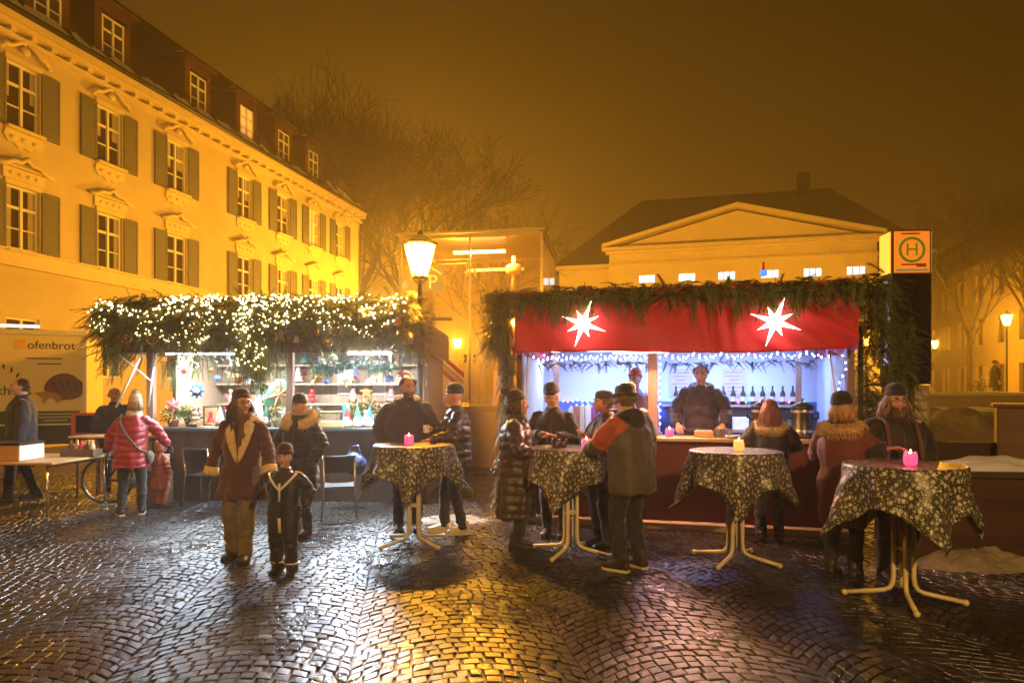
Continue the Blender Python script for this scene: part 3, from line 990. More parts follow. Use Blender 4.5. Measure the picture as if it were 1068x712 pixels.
for x in (.55, 2.35, 3.0):
    MB().box((x, DL - .05, 1.95 if x < 2 else 1.9), (.34, .02, .62)).build('white_board', m_wb, lst)
mb = MB()
mb.tube([(.06, -.32, 2.24), (-.28, -.42, 1.42)], .016, 6); mb.tube([(.12, -.1, 2.22), (.02, -.12, 1.42)], .014, 6); mb.tube([(-.3, -.35, 2.2), (.06, -.1, 1.8)], .013, 6)
mb.build('hatch_strut', M['whitepaint'], lst)


def tube_lamp(parent, x, y, z, L, energy, nm='tube_lamp', col=(.82, .91, 1.), rx=0, em=None):
    MB().box((x, y, z + .035), (L, .07, .03)).build(nm + '_housing', M['whitepaint'], parent)
    MB().tube([(x - L / 2, y, z), (x + L / 2, y, z)], .018, 8).build(nm, em or M['tube'], parent)
    ld = bpy.data.lights.new('tube_light', 'AREA'); ld.shape = 'RECTANGLE'; ld.size = L; ld.size_y = .05; ld.energy = energy; ld.color = col
    lo = bpy.data.objects.new('tube_light', ld); COL.objects.link(lo); lo.parent = parent; lo.location = (x, y, z - .022); lo.rotation_euler = (rx, 0, 0)


for x in (1.0, 3.1):
    tube_lamp(lst, x, .95, 2.32, 1.5, LP['lstall'])
# a bright fixture at the front right edge
MB().box((3.42, -.42, 2.20), (.62, .05, .035)).build('front_lamp', M['tube'], lst)
ld = bpy.data.lights.new('front_lamp_light', 'AREA'); ld.shape = 'RECTANGLE'; ld.size = .9; ld.size_y = .08; ld.energy = LP['lfront']; ld.color = (.68, .84, 1)
lo = bpy.data.objects.new('front_lamp_light', ld); COL.objects.link(lo); lo.parent = lst; lo.location = (3.42, -.42, 2.175); lo.rotation_euler = (R(-38), 0, 0)
ld = bpy.data.lights.new('front_lamp_light', 'AREA'); ld.shape = 'RECTANGLE'; ld.size = 1.4; ld.size_y = .05; ld.energy = LP['lfront'] * .45; ld.color = (.68, .84, 1)
lo = bpy.data.objects.new('front_lamp_light', ld); COL.objects.link(lo); lo.parent = lst; lo.location = (1.1, -.30, 2.18); lo.rotation_euler = (R(-30), 0, 0)
MB().box((1.1, -.30, 2.20), (1.4, .04, .025)).build('front_lamp', M['tube'], lst)

# fir garland over the fascia
rn = random.Random(8); random.seed(8)
gm = MB()
def drape(x): return 2.43 - .10 * math.sin(x * 2.1) - .10 * noise.noise(Vector((x * 1.7, 2, 0)))
for i in range(1700):
    x = rn.uniform(-.48, WL - .06)
    t = rn.random()
    lo_ = drape(x)
    z = lo_ + (3.0 - lo_) * t + .07 * noise.noise(Vector((x * 2, t * 3, 5)))
    y = -.46 - .10 * math.sin(PI * min(1, t * 1.1)) + rn.uniform(-.05, .05) + (max(0, t - .8) * 1.6)
    d = Vector((rn.uniform(-.9, .9), rn.uniform(-.9, -.1), rn.uniform(-1.1, .25)))
    fir_twig(gm, (x, y, z), d, rn.uniform(.2, .42), 20, .065, 0, w=.006)
for i in range(260):      # top edge, lying on the roof
    x = rn.uniform(-.4, WL - .02)
    fir_twig(gm, (x, rn.uniform(-.35, .1), 2.96 + rn.uniform(-.06, .05)), (rn.uniform(-1, 1), rn.uniform(-.7, .5), rn.uniform(-.1, .5)), rn.uniform(.2, .38), 18, .065, 0, w=.006)
for i in range(210):      # thick bundle hanging in the middle
    x = 1.78 + rn.gauss(0, .17); z = rn.uniform(2.0, 2.6)
    fir_twig(gm, (x, -.48 + rn.uniform(-.06, .06), z), (rn.uniform(-.5, .5), rn.uniform(-.5, 0), -1), rn.uniform(.25, .42), 20, .065, 0, w=.006)
for i in range(170):      # left end tumbling down the side
    fir_twig(gm, (rn.uniform(-.52, -.22), rn.uniform(-.45, .2), rn.uniform(2.15, 2.85)), (rn.uniform(-1, .2), rn.uniform(-.8, .1), rn.uniform(-1, .1)), rn.uniform(.25, .4), 20, .07, 0, w=.006)
for i in range(150):      # right end
    fir_twig(gm, (rn.uniform(WL - .1, WL + .06), rn.uniform(-.45, .2), rn.uniform(2.3, 2.92)), (rn.uniform(-.3, .7), rn.uniform(-.8, .1), rn.uniform(-1, .4)), rn.uniform(.2, .36), 20, .065, 0, w=.006)
o = gm.build('fir_garland', [M['needle'], M['twig']], None, LS, LSA)
tag(o, 'long thick fir garland over the ornament stall, covered in fairy lights', 'garland')

# fairy light strings on it
bulb_me = MB().lathe([(0, -.009), (.0075, -.003), (.0075, .003), (0, .009)], 6, cap=False).mesh('bulb')
bulb_me.materials.append(M['fairy'])


def light_string(label, pts, group, bulbs, bm=bulb_me, loc=LS, rz=LSA, wr=.003):
    mb = MB(); mb.tube(pts, wr, 3)
    o = mb.build('fairy_lights', M['wire'], None, loc, rz); tag(o, label, 'fairy lights', group)
    for p in bulbs:
        me = bm if not isinstance(bm, list) else rn.choice(bm)
        b = bpy.data.objects.new('bulb', me); COL.objects.link(b); b.parent = o; b.location = p
        b.rotation_euler = (rn.uniform(-.6, .6), rn.uniform(-.6, .6), 0)
    return o


def zig(x0, x1, zlo, zhi, n, ybase=-.575):
    pts = []
    for i in range(n):
        t = i / (n - 1)
        x = x0 + (x1 - x0) * t + rn.uniform(-.05, .05)
        z = zlo(x) + (zhi(x) - zlo(x)) * (.5 + .5 * math.sin(i * 1.9 + x0)) + rn.uniform(-.05, .05)
        tt = (z - 2.4) / .6
        pts.append((x, ybase - .06 * math.sin(PI * max(0, min(1, tt))) + rn.uniform(-.04, .04) + max(0, tt - .75) * .7, z))
    return pts


zl = lambda x: drape(x) + .05
zh = lambda x: 3.02
segs = [(-.5, .1), (-.1, .75), (.5, 1.25), (1.05, 1.75), (1.6, 2.3), (2.2, 2.95), (2.75, 3.5), (3.3, 3.95)]
names = ['at the end facing the trailer', 'over the slanted strut', 'above the blue star', 'beside the bundle, above the blue bauble',
         'directly over the hanging bundle', 'above the pale wooden star', 'above the openwork gold ball', 'at the end beside the street lamp']
for (a, b), nm in zip(segs, names):
    pts = zig(a, b, zl, zh, 118 if a < 2 else 84)
    light_string('string of white fairy lights in the fir branches ' + nm, pts, 'fairy light strings on the ornament stall', [q for q in pts if noise.noise(Vector((q[0] * 2.3, q[2] * 4.5, 3.3))) > -.14])
pts = [(1.55 + .42 * rn.random(), -.60 + rn.uniform(-.03, .05), 2.95 - 1.0 * i / 80) for i in range(80)]
light_string('dense string of fairy lights falling down the hanging fir bundle', pts, 'fairy light strings on the ornament stall', pts)
pts = [(.95 + .05 * math.sin(i * .9), -.56, 2.6 - .66 * i / 26) for i in range(26)]
light_string('thin single string of fairy lights dangling left of the fir bundle', pts, 'fairy light strings on the ornament stall', pts)

# ornaments hanging from the garland and fascia
M['woodlight'] = mat('light_ornament_wood', (.50, .33, .15), .5, var=.2)
M['gold'] = mat('gold_bauble', (.75, .48, .12), .25, .8, var=.1)
M['redpaint'] = mat('red_paint', (.5, .03, .03), .4)
M['bluepaint'] = mat('blue_paint', (.05, .14, .45), .4)
M['pinkpaint'] = mat('pink_paint', (.62, .22, .24), .5)
M['white'] = mat('white_paint', (.78, .77, .74), .5)
M['green'] = mat('green_paint', (.05, .22, .12), .5)
M['teal'] = mat('teal_leaves', (.08, .30, .27), .5)
M['cream'] = mat('cream', (.68, .58, .38), .6)
M['orange'] = mat('orange_paint', (.62, .2, .04), .5)
M['brown'] = mat('dark_brown', (.10, .055, .03), .6)
M['terracotta'] = mat('terracotta', (.35, .13, .06), .7)


def star_poly(n, ro, ri, rot=PI / 2):
    return [((ro if i % 2 == 0 else ri) * math.cos(rot + PI * i / n), (ro if i % 2 == 0 else ri) * math.sin(rot + PI * i / n)) for i in range(2 * n)]


def star_mesh(mb, n, ro, ri, th, rot=PI / 2, c=(0, 0, 0), mi=0, roset=None):
    """faceted star facing -Y"""
    P = star_poly(n, ro, ri, rot)
    if roset:
        P = [((roset[(i // 2) % len(roset)] * ro if i % 2 == 0 else ri) * math.cos(rot + PI * i / n), (roset[(i // 2) % len(roset)] * ro if i % 2 == 0 else ri) * math.sin(rot + PI * i / n)) for i in range(2 * n)]
    vs = [(c[0] + x, c[1], c[2] + z) for x, z in P] + [(c[0], c[1] - th, c[2]), (c[0], c[1] + th, c[2])]
    m = len(P)
    fs = [(i, (i + 1) % m, m) for i in range(m)] + [((i + 1) % m, i, m + 1) for i in range(m)]
    mb.add(vs, fs, mi)


def hanging(name, label, p, mk, mats, drop=.2, group=None, Mx=None, rz=None):
    Mx = LM if Mx is None else Mx
    mb = MB(); mk(mb)
    o = mb.build(name, mats, None, Mx @ Vector(p), LSA if rz is None else rz)
    tag(o, label, 'ornament', group)
    if drop:
        MB().tube([(0, 0, .05), (0, .005, .05 + drop)], .0035, 4).build('hanging_thread', M['wire'], o)
    return o


def ringorn(mb):
    pts = [(.085 * math.cos(a), 0, .085 * math.sin(a)) for a in np.linspace(0, 2 * PI, 25)]
    mb.tube(pts, .014, 6); mb.tube([(-.06, 0, -.02), (0, 0, .03), (.06, 0, -.01)], .012, 5); mb.ball((0, 0, -.02), (.035, .012, .03), 8, 6)


gO = 'wooden ring ornaments hanging along the brown fascia'
for x, z, lb in ((.02, 2.42, 'round wooden ring ornament above the slanted strut'), (.40, 2.40, 'round wooden ring ornament above the pink star'),
                 (1.0, 2.55, 'round wooden ring ornament hanging high beside the fir bundle'), (3.0, 2.52, 'round wooden ring ornament hanging just above the gold ball')):
    hanging('ring_ornament', lb, (x, -.66, z), ringorn, M['woodlight'], .22, gO)
hanging('star_ornament', 'flat pale wooden star hanging on the brown fascia', (2.18, -.60, 2.46), lambda m: star_mesh(m, 5, .14, .06, .02), M['woodlight'], .2)
hanging('gold_ball', 'gold ball hanging on the brown fascia', (3.0 - .12, -.62, 2.36), lambda m: m.ball((0, 0, 0), .085, 14, 10), M['gold'], .2)
hanging('spoon_ornament', 'small wooden bell on a thread between star and gold ball', (2.42, -.60, 2.40), lambda m: m.lathe([(.045, -.06), (.03, .0), (.012, .04), (.01, .06)], 10), M['woodlight'], .25)
hanging('drop_ornament', 'slim gold drop ornament beside the gold ball', (2.72, -.6, 2.50), lambda m: m.lathe([(0, -.09), (.03, -.05), (.02, 0), (.008, .05)], 10, cap=False), M['gold'], .2)
hanging('red_bauble', 'small red bauble at the garland end beside the street lamp', (3.86, -.62, 2.62), lambda m: m.ball((0, 0, 0), .06, 12, 8), M['redpaint'], .1)
hanging('gold_disc', 'round golden disc hanging by the lamp post', (3.98, -.62, 2.42), lambda m: m.ball((0, 0, 0), (.12, .03, .12), 16, 10), M['gold'], .1)
# hung inside the opening
hanging('blue_star', 'blue eight pointed star with white centre', (.72, -.05, 1.66), lambda m: (star_mesh(m, 8, .135, .075, .02), m.ball((0, -.02, 0), .05, 10, 6, 1)), [M['bluepaint'], M['white']], .5)
hanging('pink_star', 'pale pink star hanging beside the blue star', (.34, -.02, 1.44), lambda m: star_mesh(m, 6, .13, .07, .025), M['pinkpaint'], .6)
hanging('blue_bauble', 'small glossy blue bauble hanging near the blue star', (1.02, -.02, 1.85), lambda m: m.ball((0, 0, 0), .045, 12, 8), M['bluepaint'], .3)
hanging('straw_star', 'large straw star hanging behind the woman in the brown coat', (1.95, .05, 1.60), lambda m: star_mesh(m, 7, .26, .10, .03), M['woodlight'], .35)
hanging('paper_star', 'cream paper star hanging below the fir bundle', (1.70, -.2, 1.86), lambda m: star_mesh(m, 5, .15, .07, .03), M['cream'], .2)
hanging('dried_orange', 'dried orange slice ornament among the hanging fir tips', (1.42, -.2, 1.84), lambda m: m.ball((0, 0, 0), (.075, .02, .075), 14, 6), M['orange'], .2)
hanging('yellow_star', 'yellow straw star low on the counter of ornaments', (1.25, .1, 1.52), lambda m: star_mesh(m, 6, .12, .045, .02), M['gold'], 0)


def leafy(mb, c, r, n, col=1, ln=.07, up=.4):
    for i in range(n):
        d = Vector((rn.gauss(0, 1), rn.gauss(0, 1), rn.gauss(up, .8))).normalized()
        p = Vector(c) + d * r * rn.uniform(.2, 1)
        s = d.cross(Vector((rn.gauss(0, 1), rn.gauss(0, 1), 1))).normalized()
        e = p + (d + s * .3) * ln
        mb.add([p - s * ln * .22, p + s * ln * .22, e], [(0, 1, 2)], col)


def arrangement(mb, r=.13, flower=0):
    mb.lathe([(.06, 0), (.085, .10), (.09, .11)], 12, mi=0)
    leafy(mb, (0, 0, .17), r, 150, 1, .075)
    for i in range(9):
        a = rn.uniform(0, 6.28); q = r * rn.uniform(.3, 1)
        mb.ball((q * math.cos(a), q * math.sin(a), .17 + rn.uniform(.02, r)), .026, 7, 5, 2)


def gnome(mb):
    mb.lathe([(.07, 0), (.075, .05), (.05, .12)], 12, mi=0); mb.lathe([(.062, .11), (.05, .17), (.02, .27), (0, .33)], 12, mi=1, cap=False)
    mb.ball((0, -.04, .09), (.05, .035, .075), 10, 6, 2); mb.ball((0, -.07, .125), .016, 8, 5, 3)


def candle_arch(mb):
    pts = [(.17 * math.cos(a), 0, .02 + .2 * math.sin(a)) for a in np.linspace(0, PI, 17)]
    mb.tube(pts, .012, 6); mb.box((0, 0, .012), (.4, .07, .024))
    for k in range(5):
        x = -.13 + .065 * k; mb.lathe([(.009, .02), (.009, .11 + .03 * (2 - abs(k - 2)))], 8, (x, 0, 0), 1)
    for x in (-.08, .05): mb.box((x, 0, .06), (.05, .02, .09), 0)


def wooden_house(mb):
    mb.box((0, 0, .08), (.2, .12, .16)); mb.add([(-.12, -.07, .16), (.12, -.07, .16), (.12, .07, .16), (-.12, .07, .16), (-.12, 0, .25), (.12, 0, .25)], [(0, 1, 5, 4), (2, 3, 4, 5), (1, 2, 5), (3, 0, 4), (0, 3, 2, 1)], 1)
    mb.box((0, -.062, .05), (.04, .006, .08), 2)


def angel(mb):
    mb.lathe([(.07, 0), (.05, .1), (.025, .17), (.03, .19)], 12, mi=0); mb.ball((0, 0, .225), .035, 10, 8, 1)
    for s in (-1, 1): mb.add([(0, .03, .10), (s * .12, .04, .19), (s * .10, .04, .09), (0, .035, .10)], [(0, 1, 2, 3)], 0)


def jar(mb):
    mb.lathe([(.045, 0), (.05, .02), (.05, .11), (.035, .125)], 12, mi=0); mb.lathe([(.04, .125), (.04, .15)], 12, mi=1)


def cone_tree(mb):
    mb.lathe([(.03, 0), (.03, .04)], 8, mi=1)
    for k in range(4): mb.lathe([(.10 - .02 * k, .04 + .07 * k), (.02, .13 + .07 * k)], 10, mi=0)


def nutcracker(mb):
    mb.box((0, 0, .03), (.1, .07, .06), 1)
    for s in (-1, 1): mb.lathe([(.02, .06), (.02, .15)], 8, (s * .025, 0, 0), 2)
    mb.lathe([(.045, .15), (.05, .25), (.035, .27)], 10, mi=0); mb.ball((0, 0, .31), .04, 10, 8, 3); mb.lathe([(.042, .33), (.045, .40), (.03, .41)], 10, mi=1)


def bread_board(mb):
    mb.box((0, 0, .01), (.36, .2, .02), 0, bev=.006); mb.ball((0, 0, .04), (.15, .07, .035), 12, 6, 1)


def box_(mb):
    mb.box((0, 0, .11), (.42, .2, .22), 0, bev=.006); mb.box((0, 0, .225), (.44, .22, .02), 1, bev=.004)


def place(name, label, cat, p, mk, mats, rz=0, Mx=None, base=None, group=None):
    mb = MB(); mk(mb)
    Mx = LM if Mx is None else Mx
    o = mb.build(name, mats, None, Mx @ Vector(p), (LSA if base is None else base) + rz)
    return tag(o, label, cat, group)


CT = 1.112
place('flower_pot', 'fir arrangement with gold balls under the pink star', 'flower pot', (.30, .06, CT), lambda m: arrangement(m, .17), [M['terracotta'], M['needle'], M['gold']])
place('flower_pot', 'green arrangement with cream berries beside the picture frame', 'flower pot', (.52, .16, CT), lambda m: arrangement(m, .15), [M['brown'], M['needle'], M['cream']])
place('picture_frame', 'dark framed figure picture leaning on the ornament counter', 'picture', (.86, .12, CT), lambda m: (m.box((0, 0, .16), (.24, .03, .32), 0, bev=.006), m.box((0, -.018, .17), (.18, .008, .24), 1), m.lathe([(.06, .0), (.02, .12), (.03, .15), (.0, .2)], 8, (0, -.03, .06), 2, cap=False)), [M['brown'], M['woodlight'], M['redpaint']], R(8))
place('black_bottle', 'squat black bottle on the ornament counter', 'bottle', (1.10, .1, CT), lambda m: m.lathe([(.07, 0), (.08, .03), (.078, .15), (.03, .22), (.03, .26)], 14), [M['black']])
place('bread_board', 'yellow loaf on a board at the counter edge', 'bread', (1.0, -.04, CT), bread_board, [M['woodlight'], M['gold']])
place('white_angel', 'white angel figure with spread wings by the yellow star', 'figurine', (1.52, .1, CT), angel, [M['white'], M['pinkpaint']])
place('flower_pot', 'red winter flowers in a small white pot near the white angel', 'flower pot', (1.36, .14, CT), lambda m: arrangement(m, .13), [M['white'], M['teal'], M['redpaint']])
place('gnome_figure', 'green hatted gnome with white beard behind the brown coat', 'figurine', (1.72, .08, CT), gnome, [M['brown'], M['green'], M['white'], M['pinkpaint']])
place('flower_pot', 'orange flowers in a pot under the straw star', 'flower pot', (1.86, .2, CT), lambda m: arrangement(m, .14), [M['white'], M['needle'], M['orange']])
place('folded_tent', 'white pointed paper cone standing behind the counter', 'decoration', (1.42, .5, 1.12), lambda m: m.lathe([(.11, 0), (.02, .55), (0, .6)], 12, cap=False), [M['white']])
place('wooden_box', 'upright wooden display box with cream lid between the fur hood and the flowers', 'box', (2.62, .2, CT), box_, [M['pale'], M['woodlight']])
place('green_tin', 'teal tin standing against the wooden display box', 'tin', (2.92, .15, CT), lambda m: m.box((0, 0, .17), (.10, .1, .34), 0, bev=.01), [M['teal']])
for i, (x, c, lb) in enumerate(((3.05, 'orange', 'bright orange flowers closest to the wooden display box'), (3.22, 'orange', 'orange flowers in the middle of a row of three pots'), (3.42, 'redpaint', 'red flowers in a terracotta pot behind the gnomes'))):
    place('flower_pot', lb, 'flower pot', (x, .36, CT + .06), lambda m: arrangement(m, .17), [M['terracotta'], M['needle'], M[c]])
place('gnome_figure', 'white gnome with a red hat on the counter', 'figurine', (2.98, .0, CT), gnome, [M['white'], M['redpaint'], M['white'], M['pinkpaint']])
place('gnome_figure', 'white gnome with a green hat between two others', 'figurine', (3.14, -.02, CT), gnome, [M['white'], M['green'], M['white'], M['pinkpaint']])
place('gnome_figure', 'white gnome with blue hat nearest the dark jacket man', 'figurine', (3.32, -.02, CT), gnome, [M['white'], M['bluepaint'], M['white'], M['pinkpaint']])
place('white_angel', 'small white angel among the gnomes', 'figurine', (3.23, .12, CT), angel, [M['white'], M['cream']], 0)
place('wooden_tray', 'yellow wooden tray in front of the wooden display box', 'tray', (2.72, -.02, CT), lambda m: m.box((0, 0, .05), (.46, .16, .10), 0, bev=.01), [M['woodlight']])
place('candle_arch', 'wooden candle arch on the middle shelf', 'candle arch', (3.45, DL - .2, 1.795), candle_arch, [M['woodlight'], M['white']])
place('wooden_house', 'pale wooden gabled house on the top shelf', 'decoration', (3.25, DL - .2, 2.135), wooden_house, [M['woodlight'], M['cream'], M['brown']])
place('wooden_house', 'wide wooden nativity house on the middle shelf', 'decoration', (2.95, DL - .2, 1.795), wooden_house, [M['woodlight'], M['woodlight'], M['brown']])
for x, z, lb, mk, mt in ((1.25, 1.435, 'jar with red lid on the lowest shelf', jar, ['cream', 'redpaint']), (1.42, 1.435, 'jar with green lid on the lowest shelf', jar, ['cream', 'green']), (1.58, 1.435, 'jar with blue lid on the lowest shelf', jar, ['cream', 'bluepaint']),
                         (1.30, 1.795, 'small green cone tree on the middle shelf', cone_tree, ['green', 'brown']), (1.50, 1.795, 'small white cone tree on the middle shelf', cone_tree, ['white', 'brown']), (1.35, 2.135, 'blue coated nutcracker on the top shelf', nutcracker, ['bluepaint', 'black', 'white', 'pinkpaint']),
                         (1.62, 2.135, 'teal cone tree on the top shelf', cone_tree, ['teal', 'brown']), (.25, 1.435, 'pink angel on the lowest shelf', angel, ['pinkpaint', 'cream']), (3.75, 1.435, 'red coated nutcracker on the lowest shelf', nutcracker, ['redpaint', 'black', 'white', 'pinkpaint']),
                         (3.6, 1.435, 'jar with gold lid on the lowest shelf', jar, ['cream', 'gold']), (3.8, 1.795, 'green cone tree by the candle arch on the middle shelf', cone_tree, ['green', 'brown'])):
    place(mk.__name__ if mk is not angel else 'angel_figure', lb, {jar: 'jar', cone_tree: 'decoration', nutcracker: 'figurine', angel: 'figurine'}[mk], (x, DL - .2, z), mk, [M[q] for q in mt])
for x, lb in ((2.72, 'teal leaf swag under the lintel above the wooden box'), (3.45, 'teal leaf swag under the lintel above the gnomes')):
    mb = MB()
    for i in range(26):
        q = -.3 + .6 * i / 25
        leafy(mb, (q, 0, -.12 * math.sin(PI * i / 25) - .02), .10, 16, 0, .07, 0)
    o = mb.build('leaf_swag', [M['teal']], None, LM @ Vector((x, .05, 2.12)), LSA); tag(o, lb, 'garland')
place('fir_sprig', 'fir sprig hanging from the lintel above the blue star', 'garland', (.72, .02, 2.05), lambda m: [fir_twig(m, (rn.uniform(-.12, .12), 0, .1), (rn.uniform(-.5, .5), 0, -1), .28, 16, .06, 0, w=.006) for _ in range(12)], [M['needle'], M['twig']])
place('fir_sprig', 'dark fir sprig hanging above the pink star', 'garland', (.24, .02, 1.9), lambda m: [fir_twig(m, (rn.uniform(-.1, .1), 0, .2), (rn.uniform(-.4, .4), 0, -1), .36, 18, .06, 0, w=.006) for _ in range(14)], [M['needle'], M['twig']])
place('dark_sack', 'dark green cloth hanging behind the brown coat woman', 'cloth', (1.62, .9, 1.3), lambda m: m.lathe([(.22, 0), (.26, .2), (.16, .45), (.05, .55)], 14), [M['green']])
# more small goods crowding the counter and shelves
seen = set()
cname = {'redpaint': 'red', 'bluepaint': 'blue', 'gold': 'gold', 'white': 'white', 'green': 'green', 'teal': 'teal', 'orange': 'orange', 'cream': 'cream', 'pinkpaint': 'pink', 'woodlight': 'wooden'}
spots = [(.44, .30), (.64, .05), (.74, .34), (1.20, .30), (1.64, .32), (2.02, .06), (2.24, .12), (2.36, .32), (2.46, .02), (3.52, .06), (3.66, .3), (3.74, .02), (3.88, .16), (.96, .34), (1.08, -.06)]
kinds = [('flower_pot', 'flower pot', lambda m: arrangement(m, .12), ('terracotta', 'needle', '*'), 'small pot of greenery with %s berries'), ('star_figure', 'decoration', lambda m: (star_mesh(m, 5, .13, .06, .02, c=(0, 0, .2)), m.tube([(0, 0, .1), (0, 0, 0)], .01, 6), m.box((0, 0, .01), (.1, .06, .02))), ('*',), 'standing %s star on a small foot'),
         ('lantern_jar', 'jar', jar, ('white', '*'), 'glass jar with a %s lid'), ('cone_tree', 'decoration', cone_tree, ('*', 'brown'), '%s felt cone tree'), ('gnome_figure', 'figurine', gnome, ('brown', '*', 'white', 'pinkpaint'), 'little brown gnome with a %s hat')]
pal = ['redpaint', 'gold', 'white', 'orange', 'cream', 'bluepaint', 'teal', 'pinkpaint', 'green']
for i, (x, y) in enumerate(spots):
    nm, ct, mk, mts, lb = kinds[(i * 3 + i // 5) % 5]
    c = pal[(i * 4 + i // 9) % 9]
    while (nm, c) in seen: c = pal[(pal.index(c) + 1) % 9]
    seen.add((nm, c))
    place(nm, (lb % cname[c]) + ' on the ornament counter', ct, (x, y, CT), mk, [M[c if q == '*' else q] for q in mts], rn.uniform(-.4, .4))
hs = [(.50, 1.95, 'redpaint', 'bauble'), (.90, 1.98, 'gold', 'bauble'), (1.18, 1.90, 'woodlight', 'star'), (1.32, 2.0, 'white', 'star'), (2.32, 1.92, 'redpaint', 'star'), (2.50, 1.82, 'gold', 'star'), (2.66, 1.80, 'bluepaint', 'bauble2'), (2.95, 1.78, 'cream', 'star'),
      (3.10, 1.86, 'redpaint', 'bauble2'), (3.30, 1.80, 'white', 'bauble'), (3.62, 1.84, 'bluepaint', 'star'), (3.80, 1.92, 'redpaint', 'heart'), (3.92, 1.76, 'gold', 'heart')]
for x, z, c, kd in hs:
    mk = (lambda m: m.ball((0, 0, 0), .042, 12, 8)) if 'bauble' in kd else (lambda m: star_mesh(m, 6 if kd == 'star' else 4, .085, .04, .015))
    hanging('small_' + ('bauble' if 'bauble' in kd else 'star'), '%s %s hanging in the ornament stall window%s' % (cname[c], {'bauble': 'small ball', 'bauble2': 'round ball', 'star': 'six pointed star', 'heart': 'four pointed star'}[kd], ' over the wooden box' if x < 2.8 and x > 2.1 else (' over the gnomes' if x > 2.8 else ' by the blue star')), (x, -.02 + .1 * rn.random(), z), mk, M[c], 2.2 - z)
for i, (x, z) in enumerate(((.45, 2.135), (.9, 1.435), (.75, 1.795), (1.75, 1.435), (1.85, 1.795), (1.9, 2.135), (2.5, 1.435), (2.75, 1.435), (3.2, 1.435), (3.9, 2.135), (3.72, 2.135), (2.55, 1.795))):
    nm, ct, mk, mts, lb = kinds[(i * 2 + 2) % 5]
    c = pal[(i * 5 + 3) % 9]
    while (nm, c) in seen: c = pal[(pal.index(c) + 1) % 9]
    seen.add((nm, c))
    place(nm, (lb % cname[c]) + ' on a back shelf of the ornament stall', ct, (x, DL - .2, z), mk, [M[c if q == '*' else q] for q in mts], rn.uniform(-.4, .4))
place('wooden_crate', 'yellowish wooden crate standing on a dark crate', 'crate', (.16, -.18, .48), lambda m: (m.box((0, 0, .12), (.36, .16, .24), 0, bev=.006), m.box((0, -.082, .17), (.26, .006, .03), 1)), [M['woodlight'], M['brown']])
place('stacked_crate', 'dark crate standing on the cobbles under the yellow crate', 'crate', (.16, -.16, 0), lambda m: m.box((0, 0, .235), (.42, .2, .47), 0, bev=.01), [M['brown']])

# ---------------- right stall
RS = (.07, 8.5, 0)
RSA = math.atan2(-1, 3.8)
RM = frame(RS, RSA)
WR, DR = 3.93, 2.1
M['redcloth'] = mat('red_valance', (.60, .016, .034), .75, var=.14, scale=2, bump=.15, bscale=60, sheen=.3)
M['redfront'] = mat('red_counter', (.15, .018, .014), .7, var=.2, scale=2)
M['tarp'] = mat('white_tarpaulin', (.60, .62, .68), .6, var=.08, scale=1.5)
M['blue'] = mat('bluelit_panel', (.06, .16, .50), .5, var=.15, scale=2)  # blue of the stall's lights put into the panel's base colour
rst = thing('market_stall', 'drinks stall with a red cloth valance, lit cold blue inside', 'market stall', RS, RSA)
mb = MB(); mb.box((WR / 2, .02, .54), (WR, .06, 1.02)); mb.box((.02, DR / 2, .54), (.05, DR - .1, 1.02)); mb.box((WR - .02, DR / 2, .54), (.05, DR - .1, 1.02)); mb.build('counter_front', M['redfront'], rst)
mb = MB(); mb.box((WR / 2, .12, 1.075), (WR + .1, .5, .05), bev=.008); mb.build('counter_top', mat('counter_wood_top', (.42, .26, .13), .4, var=.2, stretch=(1, 10, 10)), rst)
mb = MB(); mb.box((WR / 2, -.1, .05), (WR, .14, .09), bev=.01); mb.build('kick_board', M['shelf'], rst)
mb = MB(); mb.box((WR / 2, DR / 2, .1), (WR - .1, DR - .1, .2)); mb.build('stall_floor', M['shelf'], rst)
mb = MB(); mb.box((WR / 2, DR, 1.95), (WR, .04, .9)); mb.build('back_wall', M['tarp'], rst)
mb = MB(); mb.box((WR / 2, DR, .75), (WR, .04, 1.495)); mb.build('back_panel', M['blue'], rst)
for x in (0, WR):
    MB().box((x, DR / 2 + .1, 1.78), (.04, DR - .3, 1.3)).build('side_wall', M['tarp'], rst)
xm = 1.70
for x in (.03, xm, WR - .03):
    MB().box((x, .03, 1.62), (.11 if x == xm else .08, .09, 1.06), bev=.006).build('post', M['post'], rst)
MB().box((.22, 1.5, 1.3), (.07, .07, 2.1)).build('post', M['post'], rst)
MB().box((WR - .35, 1.5, 1.3), (.07, .07, 2.1)).build('post', M['post'], rst)
mb = MB(); mb.box((WR / 2, DR / 2 - .1, 2.62), (WR + .1, DR + .3, .05)); mb.box((WR / 2, -.2, 2.17), (WR, .08, .05)); mb.build('roof', M['fascia'], rst)


def val_fn(u, v):
    x = .06 + u * (WR - .09); z = 2.11 + v * .76
    y = -.34 + .02 * noise.noise(Vector((x * 1.2, z * 2, 0)))
    y += .022 * math.sin(x * 7 + 6 * z + 2.2 * noise.noise(Vector((x * .8, z, 4)))) * (1 - v * .6)
    g = max(0, u - .70) / .3                     # diagonal gathers at the right end
    y += -.07 * g * math.sin((x * .8 + z * 1.3) * 17) * (1 - .3 * v)
    g2 = math.exp(-((u - .62) / .05) ** 2)
    y += -.03 * g2 * math.sin(x * 34 + z * 5)
    y += .012 * abs(math.sin(x * PI / 1.3)) ** .3 + .034 * noise.noise(Vector((x * 3.2 + z * 2.5, z * 1.2, 11))) + .008 * noise.noise(Vector((x * 9 + z * 6, z * 3, 13)))
    z += .022 * math.sin(u * PI * 2.0 + .5) * (1 - v) - .01 * noise.noise(Vector((x * 2, 0, 9))) * (1 - v) + .10 * max(0, u - .9) * (1 - v)
    return Vector((x, y, z))


